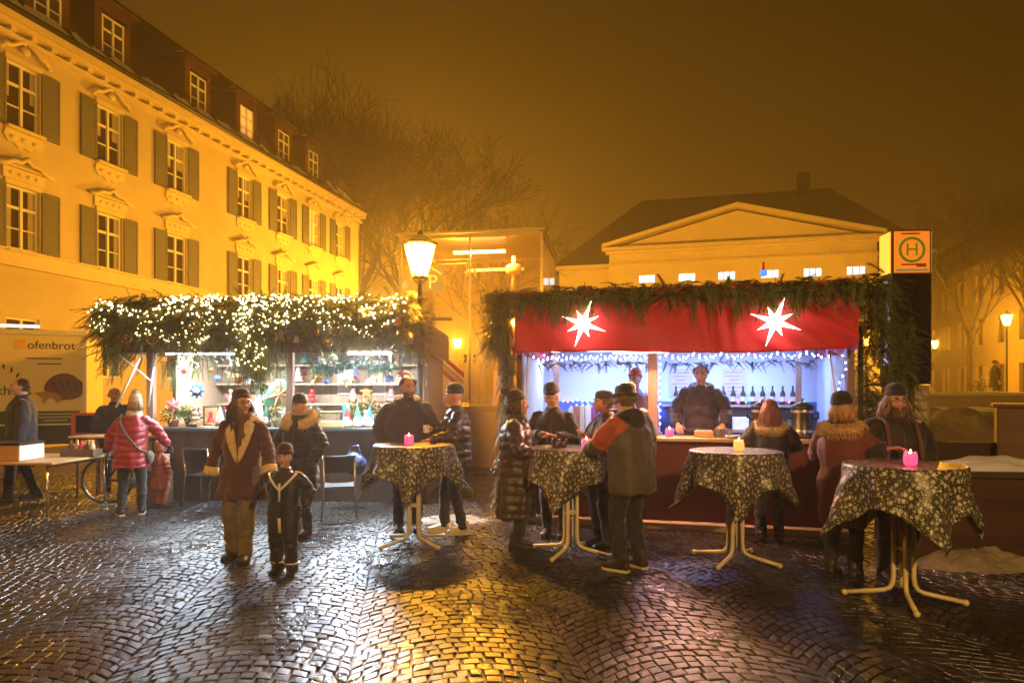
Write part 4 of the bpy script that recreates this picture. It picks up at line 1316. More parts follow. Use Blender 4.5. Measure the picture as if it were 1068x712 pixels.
mb = MB(); mb.grid(val_fn, 170, 22)
mb.grid(lambda u, v: Vector((.055 + .012 * math.sin(u * 30), -.34 + u * (DR + .4), 2.11 + v * .76)), 40, 6)
mb.grid(lambda u, v: Vector((WR - .025 + .012 * math.sin(u * 30), -.34 + u * (DR + .4), 2.11 + v * .76)), 40, 6)
vo = mb.build('valance', M['redcloth'], rst)
sm = vo.modifiers.new('thick', 'SOLIDIFY'); sm.thickness = .006
# transparent side curtains with rails
mb = MB(); mb.tube([(.12, -.05, 1.1), (.16, -.08, 2.15)], .012, 6); mb.tube([(WR - .13, -.05, 1.1), (WR - .26, -.05, 2.12)], .012, 6); mb.tube([(WR - .26, -.05, 2.1), (WR - .06, -.05, 2.0)], .012, 6); mb.build('hatch_strut', M['whitepaint'], rst)
for x in (.85, 2.8):
    tube_lamp(rst, x, 1.25, 2.24, 1.3, LP['rstall'], col=(.70, .80, 1.))
ld = bpy.data.lights.new('front_lamp_light', 'AREA'); ld.shape = 'RECTANGLE'; ld.size = 1.0; ld.size_y = .05; ld.energy = LP['rwarm']; ld.color = (1, .46, .27)
lo = bpy.data.objects.new('front_lamp_light', ld); COL.objects.link(lo); lo.parent = rst; lo.location = (1.75, -.24, 2.10); lo.rotation_euler = (R(-38), 0, 0)
MB().box((1.75, -.24, 2.118), (1.0, .05, .025)).build('front_lamp', emis('warm_front_lamp', (1, .55, .28), 10), rst)
# blue strip under the roof and a blue spot
ld = bpy.data.lights.new('blue_light', 'AREA'); ld.shape = 'RECTANGLE'; ld.size = 3.2; ld.size_y = .05; ld.energy = LP['blue']; ld.color = (.12, .25, 1)
lo = bpy.data.objects.new('blue_light', ld); COL.objects.link(lo); lo.parent = rst; lo.location = (WR / 2, 1.3, 2.30)
MB().tube([(.35, 1.3, 2.325), (WR - .35, 1.3, 2.325)], .014, 6).build('blue_strip', emis('blue_strip', (.12, .25, 1), 12), rst)

# stars on the valance
M['starw'] = emis('paper_star', (1., .88, .70), 7)
for px, py, lb in ((614, 338, 'lit white paper star on the red valance, nearer the street lamp'), (803, 336, 'lit white paper star on the red valance, nearer the bus stop')):
    k = (px - HX) / F; t = (8.5 * k - .07) / (math.cos(RSA) - k * math.sin(RSA))
    Yp = 8.5 + math.sin(RSA) * t - .4; z = HC - (py - HY) * Yp / F
    mb = MB(); star_mesh(mb, 8, .29, .075, .07, rot=PI / 2 - .35, roset=[1.0, .62, .95, .72, 1.0, .6, .98, .70])
    o = mb.build('paper_star', M['starw'], None, RM @ Vector((t, -.47, z)), RSA); tag(o, lb, 'star lamp', 'paper stars on the red valance')
    MB().tube([(0, 0, .22), (.01, .06, .5)], .004, 4).build('hanging_thread', M['wire'], o)

# garland on the right stall
random.seed(21); rn.seed(21)
gm = MB()
for i in range(900):
    x = rn.uniform(-.3, WR + .25)
    z = 2.81 + .05 * noise.noise(Vector((x * 2.2, 1, 7))) + rn.uniform(-.09, .09)
    fir_twig(gm, (x, -.36 + rn.uniform(-.12, .12), z), (rn.uniform(-1, 1), rn.uniform(-.7, .5), rn.uniform(-.7, .22)), rn.uniform(.14, .27), 20, .05, rn.choice((0, 0, 2)) if x < .6 else 0, w=.006)
for i in range(120):
    x = rn.choice((rn.uniform(.1, 3.8), rn.uniform(2.6, 3.3), rn.uniform(.4, 1)))
    fir_twig(gm, (x, -.44, 2.80), (rn.uniform(-.6, .6), rn.uniform(-.3, 0), -1), rn.uniform(.22, .36), 18, .06, 0, w=.006)
for i in range(230):       # left end, hanging down beside the valance
    fir_twig(gm, (rn.uniform(-.24, -.06), rn.uniform(-.42, .0), rn.uniform(2.25, 2.85)), (rn.uniform(-.7, .3), rn.uniform(-.6, .1), rn.uniform(-1.1, 0)), rn.uniform(.22, .36), 18, .06, 2 if rn.random() < .6 else 0, w=.006)
for i in range(150):
    fir_twig(gm, (rn.uniform(WR + .05, WR + .3), rn.uniform(-.42, .0), rn.uniform(2.35, 2.9)), (rn.uniform(-.3, .7), rn.uniform(-.6, .1), rn.uniform(-1.1, .1)), rn.uniform(.22, .36), 18, .06, 0, w=.006)
o = gm.build('fir_garland', [M['needle'], M['twig'], M['needle2']], None, RS, RSA); tag(o, 'dark fir garland along the top of the red valance', 'garland')
gm = MB()
for i in range(240):
    z = rn.uniform(.25, 2.25)
    fir_twig(gm, (-.13 + rn.gauss(0, .05), .02 + rn.uniform(-.1, .1), z), (rn.uniform(-.7, .7), rn.uniform(-.6, .2), -1), rn.uniform(.2, .34), 18, .055, 0 if rn.random() < .5 else 2, w=.006)
gm.tube([(-.16, .02, 2.3), (-.16, .02, .1)], .02, 6, 1)
o = gm.build('fir_column', [M['needle'], M['twig'], M['needle2']], None, RS, RSA); tag(o, 'hanging column of fir branches at the corner of the red stall', 'garland')
# fir screen at the right end
gm = MB()
for i in range(620):
    fir_twig(gm, (WR + .12 + rn.uniform(0, .5), .1 + rn.uniform(-.12, .12), rn.uniform(.7, 2.45)), (rn.uniform(-.8, .8), rn.uniform(-.8, .2), rn.uniform(-1, .4)), rn.uniform(.18, .3), 16, .055, 0, w=.006)
for x in (WR + .1, WR + .62): gm.box((x, .12, 1.2), (.05, .05, 2.4), 1)
for z in (.6, 1.5, 2.38): gm.box((WR + .36, .12, z), (.47, .04, .05), 1)
o = gm.build('fir_screen', [M['needle'], M['twig']], None, RS, RSA); tag(o, 'dark fir branch screen between the red stall and the bus stop pillar', 'garland')


# light strings inside the red stall
def mkbulb(m):
    me = MB().lathe([(0, -.014), (.010, -.004), (.010, .005), (0, .014)], 6, cap=False).mesh('bulb'); me.materials.append(m); return me


bb, bc = mkbulb(M['fairyblue']), mkbulb(M['fairycold'])
bcol = [mkbulb(m) for m in M['fairycol']]
for x0, x1, s in ((.15, 1.6, 'above the drink cartons'), (1.85, WR - .2, 'above the urns')):
    pts = [(x0 + (x1 - x0) * i / 23, .28, 2.10 - .045 * abs(math.sin(i * PI / 4))) for i in range(24)]
    light_string('cold white icicle lights under the front edge ' + s, pts, 'light strings in the red stall', pts, bc, RS, RSA)
    pts = [(x0 + (x1 - x0) * i / 27, .95, 2.16 - .05 * abs(math.sin(i * PI / 5))) for i in range(28)]
    light_string('blue fairy lights near the ceiling ' + s, pts, 'light strings in the red stall', pts, bb, RS, RSA)
    pts = [(x0 + (x1 - x0) * i / 19, DR - .08, 1.52 - .03 * abs(math.sin(i * PI / 4))) for i in range(20)]
    light_string('red, green and blue fairy lights along the back wall ' + s, pts, 'light strings in the red stall', pts, bcol, RS, RSA)
pts = [(WR - .12 + .04 * math.sin(i), -.02, 2.05 - .9 * i / 12) for i in range(13)]
light_string('vertical string of blue lights on the post beside the fir screen', pts, 'light strings in the red stall', pts, bb, RS, RSA)
pts = [(xm + .09, -.04, 2.05 - .8 * i / 10 + .01) for i in range(11)]
light_string('blue lights running down the middle post of the red stall', pts, 'light strings in the red stall', pts, bb, RS, RSA)
for x0, x1, s in ((.15, 1.6, 'above the drink cartons'), (1.85, WR - .3, 'above the urns')):
    mb = MB()
    for i in range(60):
        x = x0 + (x1 - x0) * i / 59
        fir_twig(mb, (x, .62, 2.02 + rn.uniform(-.02, .02)), (rn.uniform(-1, 1), rn.uniform(-.3, .3), rn.uniform(-.6, .2)), .12, 10, .045, 0, w=.006)
    o = mb.build('tinsel_garland', [M['green'], M['wire']], None, RS, RSA); tag(o, 'thin green tinsel garland ' + s, 'garland')

RP = lambda n, lb, ct, p, mk, mt, rz=0, g=None: place(n, lb, ct, p, mk, mt, rz, RM, RSA, g)
# upright coloured rolls/boxes behind the bar
cols = [('cream', (.6, .5, .38)), ('rust', (.3, .10, .05)), ('plum', (.22, .05, .12)), ('sand', (.5, .38, .22)), ('steelblue', (.10, .16, .3)), ('wine', (.35, .03, .05)), ('grey', (.3, .3, .32)), ('olive', (.2, .18, .07))]
cm = {n: mat('carton_' + n, c, .5, var=.1) for n, c in cols}
MB_sh = MB(); MB_sh.box((1.0, DR - .22, 1.02), (1.5, .3, .03)); MB_sh.box((1.0, DR - .22, .6), (1.5, .03, .8)); MB_sh.build('shelf', M['shelf'], rst)
x = .34; i = 0
order = ['cream', 'rust', 'sand', 'cream', 'plum', 'steelblue', 'wine', 'wine', 'cream', 'olive', 'sand', 'rust', 'cream', 'grey', 'plum', 'sand']
while x < 1.66:
    w = rn.uniform(.06, .10); h = rn.uniform(.36, .44); c = order[i % len(order)]
    RP('drink_carton', 'tall %s drinks carton, %s in the row counted from the fir column' % (c, ['first', 'second', 'third', 'fourth', 'fifth', 'sixth', 'seventh', 'eighth', 'ninth', 'tenth', 'eleventh', 'twelfth', 'thirteenth', 'fourteenth', 'fifteenth', 'sixteenth', 'seventeenth', 'eighteenth', 'nineteenth', 'twentieth', 'last', 'last', 'last'][i]), 'carton', (x + w / 2, DR - .22, 1.037), (lambda m, w=w, h=h: (m.box((0, 0, h / 2), (w - .008, .12, h), 0, bev=.008), m.lathe([(.018, h), (.018, h + .03)], 8, mi=1))), [cm[c], M['white']], 0, 'drink cartons behind the bar')
    x += w; i += 1
m_print = mat('faded_print', (.30, .14, .14), .6)
M['paper'] = mat('printed_paper', (.58, .48, .46), .6, var=.1, scale=20)
for x, lb in ((2.02, 'pinkish price poster between middle post and navy jacket vendor'), (2.78, 'pinkish price poster above the long haired girl')):
    t = thing('price_poster', lb, 'poster', RM @ Vector((x, DR - .035, 1.78)), RSA)
    MB().box((0, 0, 0), (.34, .01, .42)).build('sheet', M['paper'], t)
    mb = MB()
    for k in range(6): mb.box((-.02 * (k % 2), -.007, .15 - .055 * k), (.24 - .05 * (k % 3), .003, .010))
    mb.build('print_line', m_print, t)


def urn(mb):
    mb.lathe([(.13, 0), (.14, .03), (.125, .05), (.125, .34), (.135, .36), (.12, .39), (.05, .42), (.02, .43)], 20, mi=0)
    mb.ball((0, 0, .45), .022, 8, 6, 1); mb.lathe([(.128, .07), (.13, .085), (.128, .1)], 20, mi=1, cap=False); mb.lathe([(.129, .30), (.131, .315), (.129, .33)], 20, mi=1, cap=False)
    for s in (-1, 1): mb.tube([(s * .12, 0, .22), (s * .17, 0, .24), (s * .17, 0, .30), (s * .12, 0, .31)], .012, 6, 0)
    mb.tube([(0, -.12, .08), (0, -.17, .08), (0, -.18, .05)], .012, 6, 1)


RP('hot_drink_urn', 'black hot drink urn beside the long haired girl', 'urn', (2.98, .2, 1.10), urn, [M['black'], M['steel']])
RP('hot_drink_urn', 'black hot drink urn beside the fir screen post', 'urn', (3.42, .16, 1.10), urn, [M['black'], M['steel']])
M['flame'] = emis('candle_flame', (1, .55, .12), 30)


def votive(name, label, p, col, em, Mx=None, rz=0, E=3.):
    loc = (Mx @ Vector(p)) if Mx is not None else Vector(p)
    t = thing(name, label, 'candle', loc, rz)
    MB().lathe([(.036, 0), (.046, .012), (.05, .05), (.046, .085), (.04, .092)], 16).build('glass_jar', em, t)
    mb = MB()
    for k in range(7):
        a = 2 * PI * k / 7; mb.ball((.036 * math.cos(a), .036 * math.sin(a), .094), .011, 6, 4)
    mb.build('scalloped_rim', em, t)
    MB().lathe([(.012, .088), (.010, .10), (0, .125)], 8, cap=False).build('flame', M['flame'], t)
    ld = bpy.data.lights.new('candle_light', 'POINT'); ld.energy = E; ld.color = col; ld.shadow_soft_size = .05
    lo = bpy.data.objects.new('candle_light', ld); COL.objects.link(lo); lo.parent = t; lo.location = (0, 0, .17)


M['votpink'] = emis('pink_glass_lit', (1., .06, .16), 1.7)
M['votorange'] = emis('orange_glass_lit', (1., .28, .06), 1.9)
votive('votive_candle', 'orange glass tealight on the stall counter between the urns', (3.2, -.06, 1.102), (1, .45, .12), M['votorange'], RM, RSA)
votive('votive_candle', 'small red glass tealight on the counter at the middle post', (1.90, -.02, 1.102), (1, .25, .12), M['votpink'], RM, RSA)
RP('napkin_tray', 'pale wooden napkin box on the counter in front of the vendor', 'tray', (2.30, .02, 1.10), lambda m: (m.box((0, 0, .04), (.22, .14, .08), 0, bev=.008), m.box((0, 0, .081), (.18, .1, .01), 1)), [M['woodlight'], M['white']])
RP('glass_set', 'clump of clear glasses and straws by the napkin box', 'glasses', (2.52, .02, 1.10), lambda m: [m.lathe([(.025, 0), (.032, .10)], 10, (q, .03 * (i % 2), 0), 0, cap=False) or m.tube([(q, .03 * (i % 2), .05), (q + .03, 0, .22)], .004, 4, 1) for i, q in enumerate((-.07, 0, .07))], [M['steel'], M['white']])
RP('dish', 'small pale dish on the counter beside the long haired girl', 'dish', (2.62, -.06, 1.10), lambda m: m.lathe([(.05, 0), (.09, .035), (.085, .035), (.04, .01)], 14), [M['white']])
RP('paper_cup', 'white paper cup on the red stall counter', 'cup', (1.25, .0, 1.10), lambda m: m.lathe([(.028, 0), (.04, .1), (.042, .1)], 12), [M['white']])
MB().box((2.75, DR - .17, 1.44), (2.0, .26, .03)).build('shelf', M['shelf'], rst)
for i in range(13):
    if 3 < i < 5: continue
    RP('wine_bottle', 'dark wine bottle on the back shelf of the red stall', 'bottle', (1.95 + .135 * i, DR - .17, 1.457), lambda m: (m.lathe([(.034, 0), (.036, .01), (.036, .16), (.014, .21), (.014, .27)], 12, mi=0), m.lathe([(.0365, .05), (.0365, .12)], 12, mi=1, cap=False)), [M['black'], M['cream']], 0, 'wine bottles on the back shelf')
for i, (x, c) in enumerate(((2.1, 'redpaint'), (2.45, 'orange'), (2.75, 'white'), (3.15, 'gold'), (3.5, 'green'))):
    RP('gift_box', '%s box on the low back shelf of the red stall' % cname[c], 'box', (x + .1, DR - .30, 1.10), lambda m: m.box((0, 0, .09), (.22, .16, .18), 0, bev=.008), [M[c]])
MB().box((2.8, DR - .30, 1.08), (1.9, .3, .03)).build('shelf', M['shelf'], rst)
o = RP('blue_lamp', 'small blue lamp in the garland of the red stall', 'lamp', (2.93, -.38, 2.92), lambda m: (m.ball((0, 0, .05), (.042, .035, .04), 10, 8, 0), m.lathe([(.016, .08), (.012, .13), (.015, .17)], 8, mi=1)), [emis('blue_lamp', (.04, .16, 1.), 2), M['redpaint']])
# ================================================================ PROPS
def cloth_mat():
    m, nt, b = _nodes('snowflake_cloth')
    N, L = nt.nodes, nt.links
    uv = N.new('ShaderNodeUVMap')
    def layer(scale, rmin, rmax, seed):
        ad = N.new('ShaderNodeVectorMath'); ad.operation = 'ADD'; ad.inputs[1].default_value = (seed, seed * .7, 0); L.new(uv.outputs[0], ad.inputs[0])
        vo = N.new('ShaderNodeTexVoronoi'); vo.voronoi_dimensions = '2D'; vo.inputs['Scale'].default_value = scale; vo.inputs['Randomness'].default_value = .75
        L.new(ad.outputs[0], vo.inputs['Vector'])
        sb = N.new('ShaderNodeVectorMath'); sb.operation = 'SUBTRACT'; L.new(ad.outputs[0], sb.inputs[0]); L.new(vo.outputs['Position'], sb.inputs[1])
        sp = N.new('ShaderNodeSeparateXYZ'); L.new(sb.outputs[0], sp.inputs[0])
        at = N.new('ShaderNodeMath'); at.operation = 'ARCTAN2'; L.new(sp.outputs[1], at.inputs[0]); L.new(sp.outputs[0], at.inputs[1])
        m6 = N.new('ShaderNodeMath'); m6.operation = 'MULTIPLY'; m6.inputs[1].default_value = 6; L.new(at.outputs[0], m6.inputs[0])
        cs = N.new('ShaderNodeMath'); cs.operation = 'COSINE'; L.new(m6.outputs[0], cs.inputs[0])
        pm = N.new('ShaderNodeMapRange'); pm.inputs['From Min'].default_value = -1; pm.inputs['To Min'].default_value = .62; L.new(cs.outputs[0], pm.inputs['Value'])
        sc = N.new('ShaderNodeSeparateColor'); L.new(vo.outputs['Color'], sc.inputs[0])
        rr = N.new('ShaderNodeMapRange'); rr.inputs['To Min'].default_value = rmin; rr.inputs['To Max'].default_value = rmax; L.new(sc.outputs[0], rr.inputs['Value'])
        th = N.new('ShaderNodeMath'); th.operation = 'MULTIPLY'; L.new(pm.outputs[0], th.inputs[0]); L.new(rr.outputs[0], th.inputs[1])
        lt = N.new('ShaderNodeMath'); lt.operation = 'LESS_THAN'; L.new(vo.outputs['Distance'], lt.inputs[0]); L.new(th.outputs[0], lt.inputs[1])
        return lt, sc
    a, sa = layer(20, .16, .42, 3.3)
    c, sc_ = layer(40, .10, .30, 9.1)
    mxm = N.new('ShaderNodeMath'); mxm.operation = 'MAXIMUM'; L.new(a.outputs[0], mxm.inputs[0]); L.new(c.outputs[0], mxm.inputs[1])
    col = N.new('ShaderNodeMix'); col.data_type = 'RGBA'; col.inputs['A'].default_value = (.30, .28, .21, 1); col.inputs['B'].default_value = (.66, .62, .50, 1); L.new(sa.outputs[1], col.inputs['Factor'])
    mx = N.new('ShaderNodeMix'); mx.data_type = 'RGBA'; mx.inputs['A'].default_value = (.045, .040, .026, 1)
    L.new(col.outputs['Result'], mx.inputs['B']); L.new(mxm.outputs[0], mx.inputs['Factor'])
    L.new(mx.outputs['Result'], b.inputs['Base Color'])
    b.inputs['Roughness'].default_value = .38
    b.inputs['Specular IOR Level'].default_value = .45
    return m


M['clothpat'] = cloth_mat()
M['clothback'] = mat('cloth_backing', (.72, .62, .42), .7, var=.06)
M['tabletop'] = mat('table_board', (.6, .58, .54), .35, var=.05)
M['tubeframe'] = mat('cream_tube', (.74, .62, .36), .35, var=.06)
TH = 1.075


def standing_table(x, y, rz, label, clabel, seed, crot, feet=4, kick=None):
    t = thing('standing_table', label, 'table', (x, y, 0), rz, 'round standing tables in front of the stalls')
    MB().lathe([(.40, TH - .035), (.42, TH - .025), (.42, TH - .006), (.41, TH)], 40).build('tabletop', M['tabletop'], t)
    for k in range(feet):
        a = PI / 4 + 2 * PI * k / feet
        ca, sa = math.cos(a), math.sin(a)
        pts = [(.07 * ca, .07 * sa, TH - .035), (.07 * ca, .07 * sa, .19), (.076 * ca, .076 * sa, .135), (.098 * ca, .098 * sa, .094), (.14 * ca, .14 * sa, .074), (.20 * ca, .20 * sa, .064), (.42 * ca, .42 * sa, .03)]
        lb = MB(); lb.tube(pts, .0185, 10); lb.ball((.42 * ca, .42 * sa, .028), (.026, .026, .026), 8, 6)
        lb.build('leg', M['tubeframe'], t)
    mb = MB(); mb.box((0, 0, .42), (.12, .12, .022)); mb.lathe([(.02, .40), (.02, .44)], 8); mb.box((0, 0, TH - .05), (.5, .05, .028)); mb.box((0, 0, TH - .052), (.05, .5, .026))
    mb.build('bracket', M['tubeframe'], t)
    # cloth
    H = .735; Rr = .424; N_ = 84
    rnd = random.Random(seed)
    ph = rnd.uniform(0, 6.28)
    vs, uvs = [], []
    for j in range(N_ + 1):
        for i in range(N_ + 1):
            u, v = (i / N_ - .5) * 2 * H, (j / N_ - .5) * 2 * H
            r = math.hypot(u, v)
            if r <= Rr:
                vs.append((u, v, TH + .004 + .002 * noise.noise(Vector((u * 6, v * 6, seed)))))
            else:
                th = math.atan2(v, u); e = r - Rr
                s = abs(math.sin(2 * th))             # 1 at the corners
                fold = .55 * math.cos(8 * th + .6 * math.sin(th + ph)) + .35 * noise.noise(Vector((math.cos(th) * 2.2, math.sin(th) * 2.2, seed * 3.1)))
                sl = .05 + .09 * s + .27 * fold * min(1, e / .16) + .10 * noise.noise(Vector((u * 7, v * 7, seed * 1.9)))
                sl = max(-.02, min(.75, sl))
                if kick and kick[0] is not None:
                    for ka, kp in kick:
                        dth = (th - ka + PI) % (2 * PI) - PI
                        sl = min(.93, sl + kp * math.exp(-(dth / .28) ** 2) * min(1, e / .3))
                rad = Rr + .010 + e * sl
                # rounded edge of the board
                z = TH + .004 - e * math.sqrt(max(.05, 1 - sl * sl)) + .0
                tw = .10 * e * math.sin(4 * th + ph)
                vs.append((rad * math.cos(th + tw), rad * math.sin(th + tw), z))
            uvs.append((u, v))
    w = N_ + 1
    fs = [(j * w + i, j * w + i + 1, (j + 1) * w + i + 1, (j + 1) * w + i) for j in range(N_) for i in range(N_)]
    me = bpy.data.meshes.new('tablecloth'); me.from_pydata(vs, [], fs)
    me.polygons.foreach_set('use_smooth', [True] * len(fs)); me.update()
    ul = me.uv_layers.new(name='UVMap')
    for p in me.polygons:
        for li, vi in zip(p.loop_indices, p.vertices): ul.data[li].uv = uvs[vi]
    o = link('tablecloth', me, [M['clothpat'], M['clothback']], None, (x, y, 0), crot)
    s = o.modifiers.new('thick', 'SOLIDIFY'); s.thickness = .004; s.offset = -1; s.material_offset = 1; s.material_offset_rim = 1
    tag(o, clabel, 'tablecloth', 'snowflake tablecloths')
    return t


tabs = [((-1.06, 7.16), 0, 'standing table with a pink candle, beside the ornament stall', 'snowflake cloth on the table by the man in white sneakers', 3, R(48), ((R(-175), .25),)),
        ((.60, 6.74), .25, 'standing table between the bobble hat woman and the orange shouldered jacket', 'snowflake cloth on the table by the long quilted coat', 7, R(28), ((R(-150), .2),)),
        ((2.17, 6.43), .1, 'empty standing table with an orange candle before the red stall', 'snowflake cloth on the table with the orange candle', 12, R(32), ((R(180), .2),)),
        ((3.09, 5.22), .45, 'standing table with a pink candle in front of the bearded man', 'snowflake cloth on the table before the bearded man', 17, R(40), ((R(-20), .35), (R(200), .25)))]
for (xy, rz, lb, cl, sd, cr, kk) in tabs:
    standing_table(xy[0], xy[1], rz, lb, cl, sd, cr, 4, kk)
votive('votive_candle', 'pink glass candle in front of the man in the hooded jacket', (-1.10, 7.06, TH + .008), (1, .15, .25), M['votpink'])
votive('votive_candle', 'red glass candle at the hand of the orange shouldered jacket', (.73, 6.50, TH + .008), (1, .15, .2), M['votpink'])
votive('votive_candle', 'orange glass candle on the empty standing table', (2.17, 6.33, TH + .008), (1, .45, .12), M['votorange'])
votive('votive_candle', 'pink glass candle in front of the bearded man', (3.06, 5.08, TH + .008), (1, .15, .25), M['votpink'])


def mug(mb):
    mb.lathe([(.034, 0), (.038, .01), (.040, .09), (.036, .09), (.033, .012), (0, .01)], 14, cap=False); mb.tube([(.038, 0, .02), (.062, 0, .03), (.064, 0, .06), (.038, 0, .075)], .007, 6)


for p, lb in (((-.86, 7.2, TH + .008), 'dark mug beside the pink candle near the white sneakers'), ((.44, 6.66, TH + .008), 'dark mug on the second table before the man in the blue cap'), ((.52, 6.72, TH + .008), 'black mug touching its twin on the second standing table'), ((.82, 6.72, TH + .008), 'dark mug at the back of the second standing table')):
    o = MB(); mug(o); o = o.build('mug', mat('mug_dark', (.03, .02, .025), .25), None, p, rn.uniform(0, 6)); tag(o, lb, 'mug')

# ---- bus stop pillar
KP = (W(930, 400, 9.4).x, 9.4, 0); KA = R(-3)
ks = thing('bus_stop_pillar', 'tall dark bus stop pillar with an orange lit H sign on top', 'bus stop', KP, KA)
KW, KD = .55, .34
M['kdark'] = mat('pillar_dark_glass', (.010, .008, .008), .12, var=.2)
M['kframe'] = mat('pillar_frame', (.05, .02, .016), .4, var=.1)
M['ksign'] = mat('pillar_sign_lit', (.32, .11, .02), .5, var=.02, emit=(1, .24, .012), es=.8)
M['kside'] = mat('pillar_side_lit', (.85, .6, .2), .5, var=.02, emit=(1, .56, .10), es=.75)
M['kgreen'] = mat('stop_green', (.09, .13, .02), .5, var=.05, emit=(.10, .14, .01), es=.7)
M['kred'] = mat('stop_red', (.6, .06, .02), .5)
zt = HC + (408 - 240) * 9.4 / F; zs = HC + (408 - 286) * 9.4 / F; zk = HC + (408 - 401) * 9.4 / F
MB().box((KW / 2, KD / 2, (zs + zk) / 2), (KW, KD, zs - zk - .01), bev=.01).build('display_column', M['kdark'], ks)
MB().box((KW / 2, KD / 2, zk / 2 - .005), (KW - .02, KD - .04, zk), bev=.01).build('base_column', mat('pillar_base', (.40, .33, .2), .6, var=.15, scale=4), ks)
MB().box((KW / 2, KD / 2, (zt + zs) / 2), (KW, KD, zt - zs), bev=.008).build('sign_box', M['kframe'], ks)
sgn = MB().box((KW / 2, -.004, (zt + zs) / 2), (KW - .06, .01, zt - zs - .04)).build('sign_face', M['ksign'], ks)
MB().box((-.006, KD / 2, (zt + zs) / 2), (.014, KD - .05, zt - zs - .04)).build('side_face', M['kside'], ks)
MB().box((KW + .006, KD / 2, (zt + zs) / 2), (.014, KD - .05, zt - zs - .04)).build('side_face', M['kside'], ks)
zc = (zt + zs) / 2 + .03
ring = MB()
n = 48; P = []
for r_ in (.185, .145):
    for y in (-.0125, -.0095):
        for k in range(n): P.append((KW / 2 + r_ * math.cos(2 * PI * k / n), y, zc + r_ * math.sin(2 * PI * k / n)))
fs = []
for k in range(n):
    k2 = (k + 1) % n
    fs += [(k, k2, 2 * n + k2, 2 * n + k), (k, n + k, n + k2, k2), (2 * n + k, 2 * n + k2, 3 * n + k2, 3 * n + k)]
ring.add(P, fs); ring.build('ring', M['kgreen'], sgn)
me = text_mesh('H', .26); link('lettering', me, M['kgreen'], sgn, (KW / 2, -.012, zc - .003))
mb = MB(); mb.box((KW / 2 - .02, -.011, zt - .055), (.26, .003, .022)); mb.box((KW / 2 - .04, -.011, zs + .135), (.22, .003, .022)); mb.box((KW / 2 + .13, -.011, zs + .125), (.13, .003, .05)); mb.build('printed_line', M['kred'], sgn)
mb = MB(); mb.box((KW / 2, -.011, zs + .055), (KW - .1, .003, .035)); mb.build('footer_strip', M['whitepaint'], sgn)
mb = MB(); mb.box((-.012, KD / 2, (zs + zk) / 2 + .1), (.012, KD - .08, zs - zk - .35)); mb.build('side_poster', emis('side_poster_lit', (.35, .42, 1.), .9), ks)
mb = MB()
for k in range(5):
    mb.box((KW / 2, .012, zk - .15 - .14 * k), (KW - .12, .02, .09), 0)
mb.build('timetable_panel', mat('timetable', (.6, .52, .36), .5, var=.1, scale=14), ks)

# ---- sales trailer with bread picture (left)
tr0, tr1 = Vector((-10.37, 13.4, 0)), Vector((-9.0, 14.0, 0))
TA_ = math.atan2(.6, 1.37)
TL = 4.2
tp = tr1 - Vector((math.cos(TA_), math.sin(TA_), 0)) * TL
trk = thing('sales_trailer', 'yellowish bakery sales trailer with a bread loaf picture and green bottom stripe', 'trailer', tp, TA_)
M['trail'] = mat('trailer_cream', (.80, .66, .27), .45, var=.04)
M['tgreen'] = mat('trailer_green', (.035, .07, .02), .5, var=.1)
zb, zt2 = .98, 2.87
mb = MB(); mb.box((TL / 2, 1.05, (zb + zt2) / 2), (TL, 2.1, zt2 - zb), bev=.03); mb.box((TL / 2, 1.05, zt2 + .02), (TL + .04, 2.14, .06), bev=.015); mb.build('body', M['trail'], trk)
mb = MB(); mb.box((TL - .03, -.02, (zb + zt2) / 2), (.07, .05, zt2 - zb + .02)); mb.box((TL / 2, -.02, zt2 - .02), (TL - .08, .05, .06)); mb.build('edge_rail', M['whitepaint'], trk)
mb = MB(); mb.box((TL / 2 - .05, -.008, zb + .13), (TL - .15, .012, .27)); gs = mb.build('green_stripe', M['tgreen'], trk)
mb = MB()
for k, (a, b) in enumerate(((.95, .2), (.9, .15), (.6, .10))): mb.box((TL - .55, -.016, zb + .20 - .065 * k), (a - .2, .004, .018))
mb.build('printed_line', M['cream'], gs)
mb = MB(); mb.box((TL / 2, .25, zb - .22), (TL - .2, .4, .42)); mb.build('skirt', M['gutter'], trk)
mb = MB(); mb.box((TL / 2, -.03, zb - .015), (TL, .06, .03)); mb.build('lower_rail', M['whitepaint'], trk)
for x in (TL - 1.2, TL - 2.0):
    w = MB(); w.lathe([(.12, -.09), (.33, -.09), (.35, -.06), (.35, .06), (.33, .09), (.12, .09)], 22, M=Matrix.Translation((x, .2, .34)) @ Matrix.Rotation(PI / 2, 4, 'X'))
    w.lathe([(.05, -.07), (.2, -.05), (.2, .05), (.05, .07)], 14, mi=1, M=Matrix.Translation((x, .2, .34)) @ Matrix.Rotation(PI / 2, 4, 'X')); w.build('wheel', [M['black'], M['steel']], trk)
m_blk = mat('sign_black', (.015, .012, .008), .5)
link('lettering', text_mesh('ofenbrot', .235), m_blk, trk, (TL - .62, -.012, 2.60))
MB().box((TL - 1.17, -.008, 2.62), (.20, .012, .20)).build('logo_square', mat('logo_orange', (.85, .48, .05), .5), trk)
mb = MB(); mb.box((TL - .75, -.01, 2.33), (.62, .008, .022)); mb.box((TL - .66, -.01, 2.22), (.42, .008, .022)); mb.build('small_print', m_blk, trk)
link('lettering', text_mesh('backhaus', .27), m_blk, trk, (TL - 1.45, -.012, 1.66))
mb = MB()
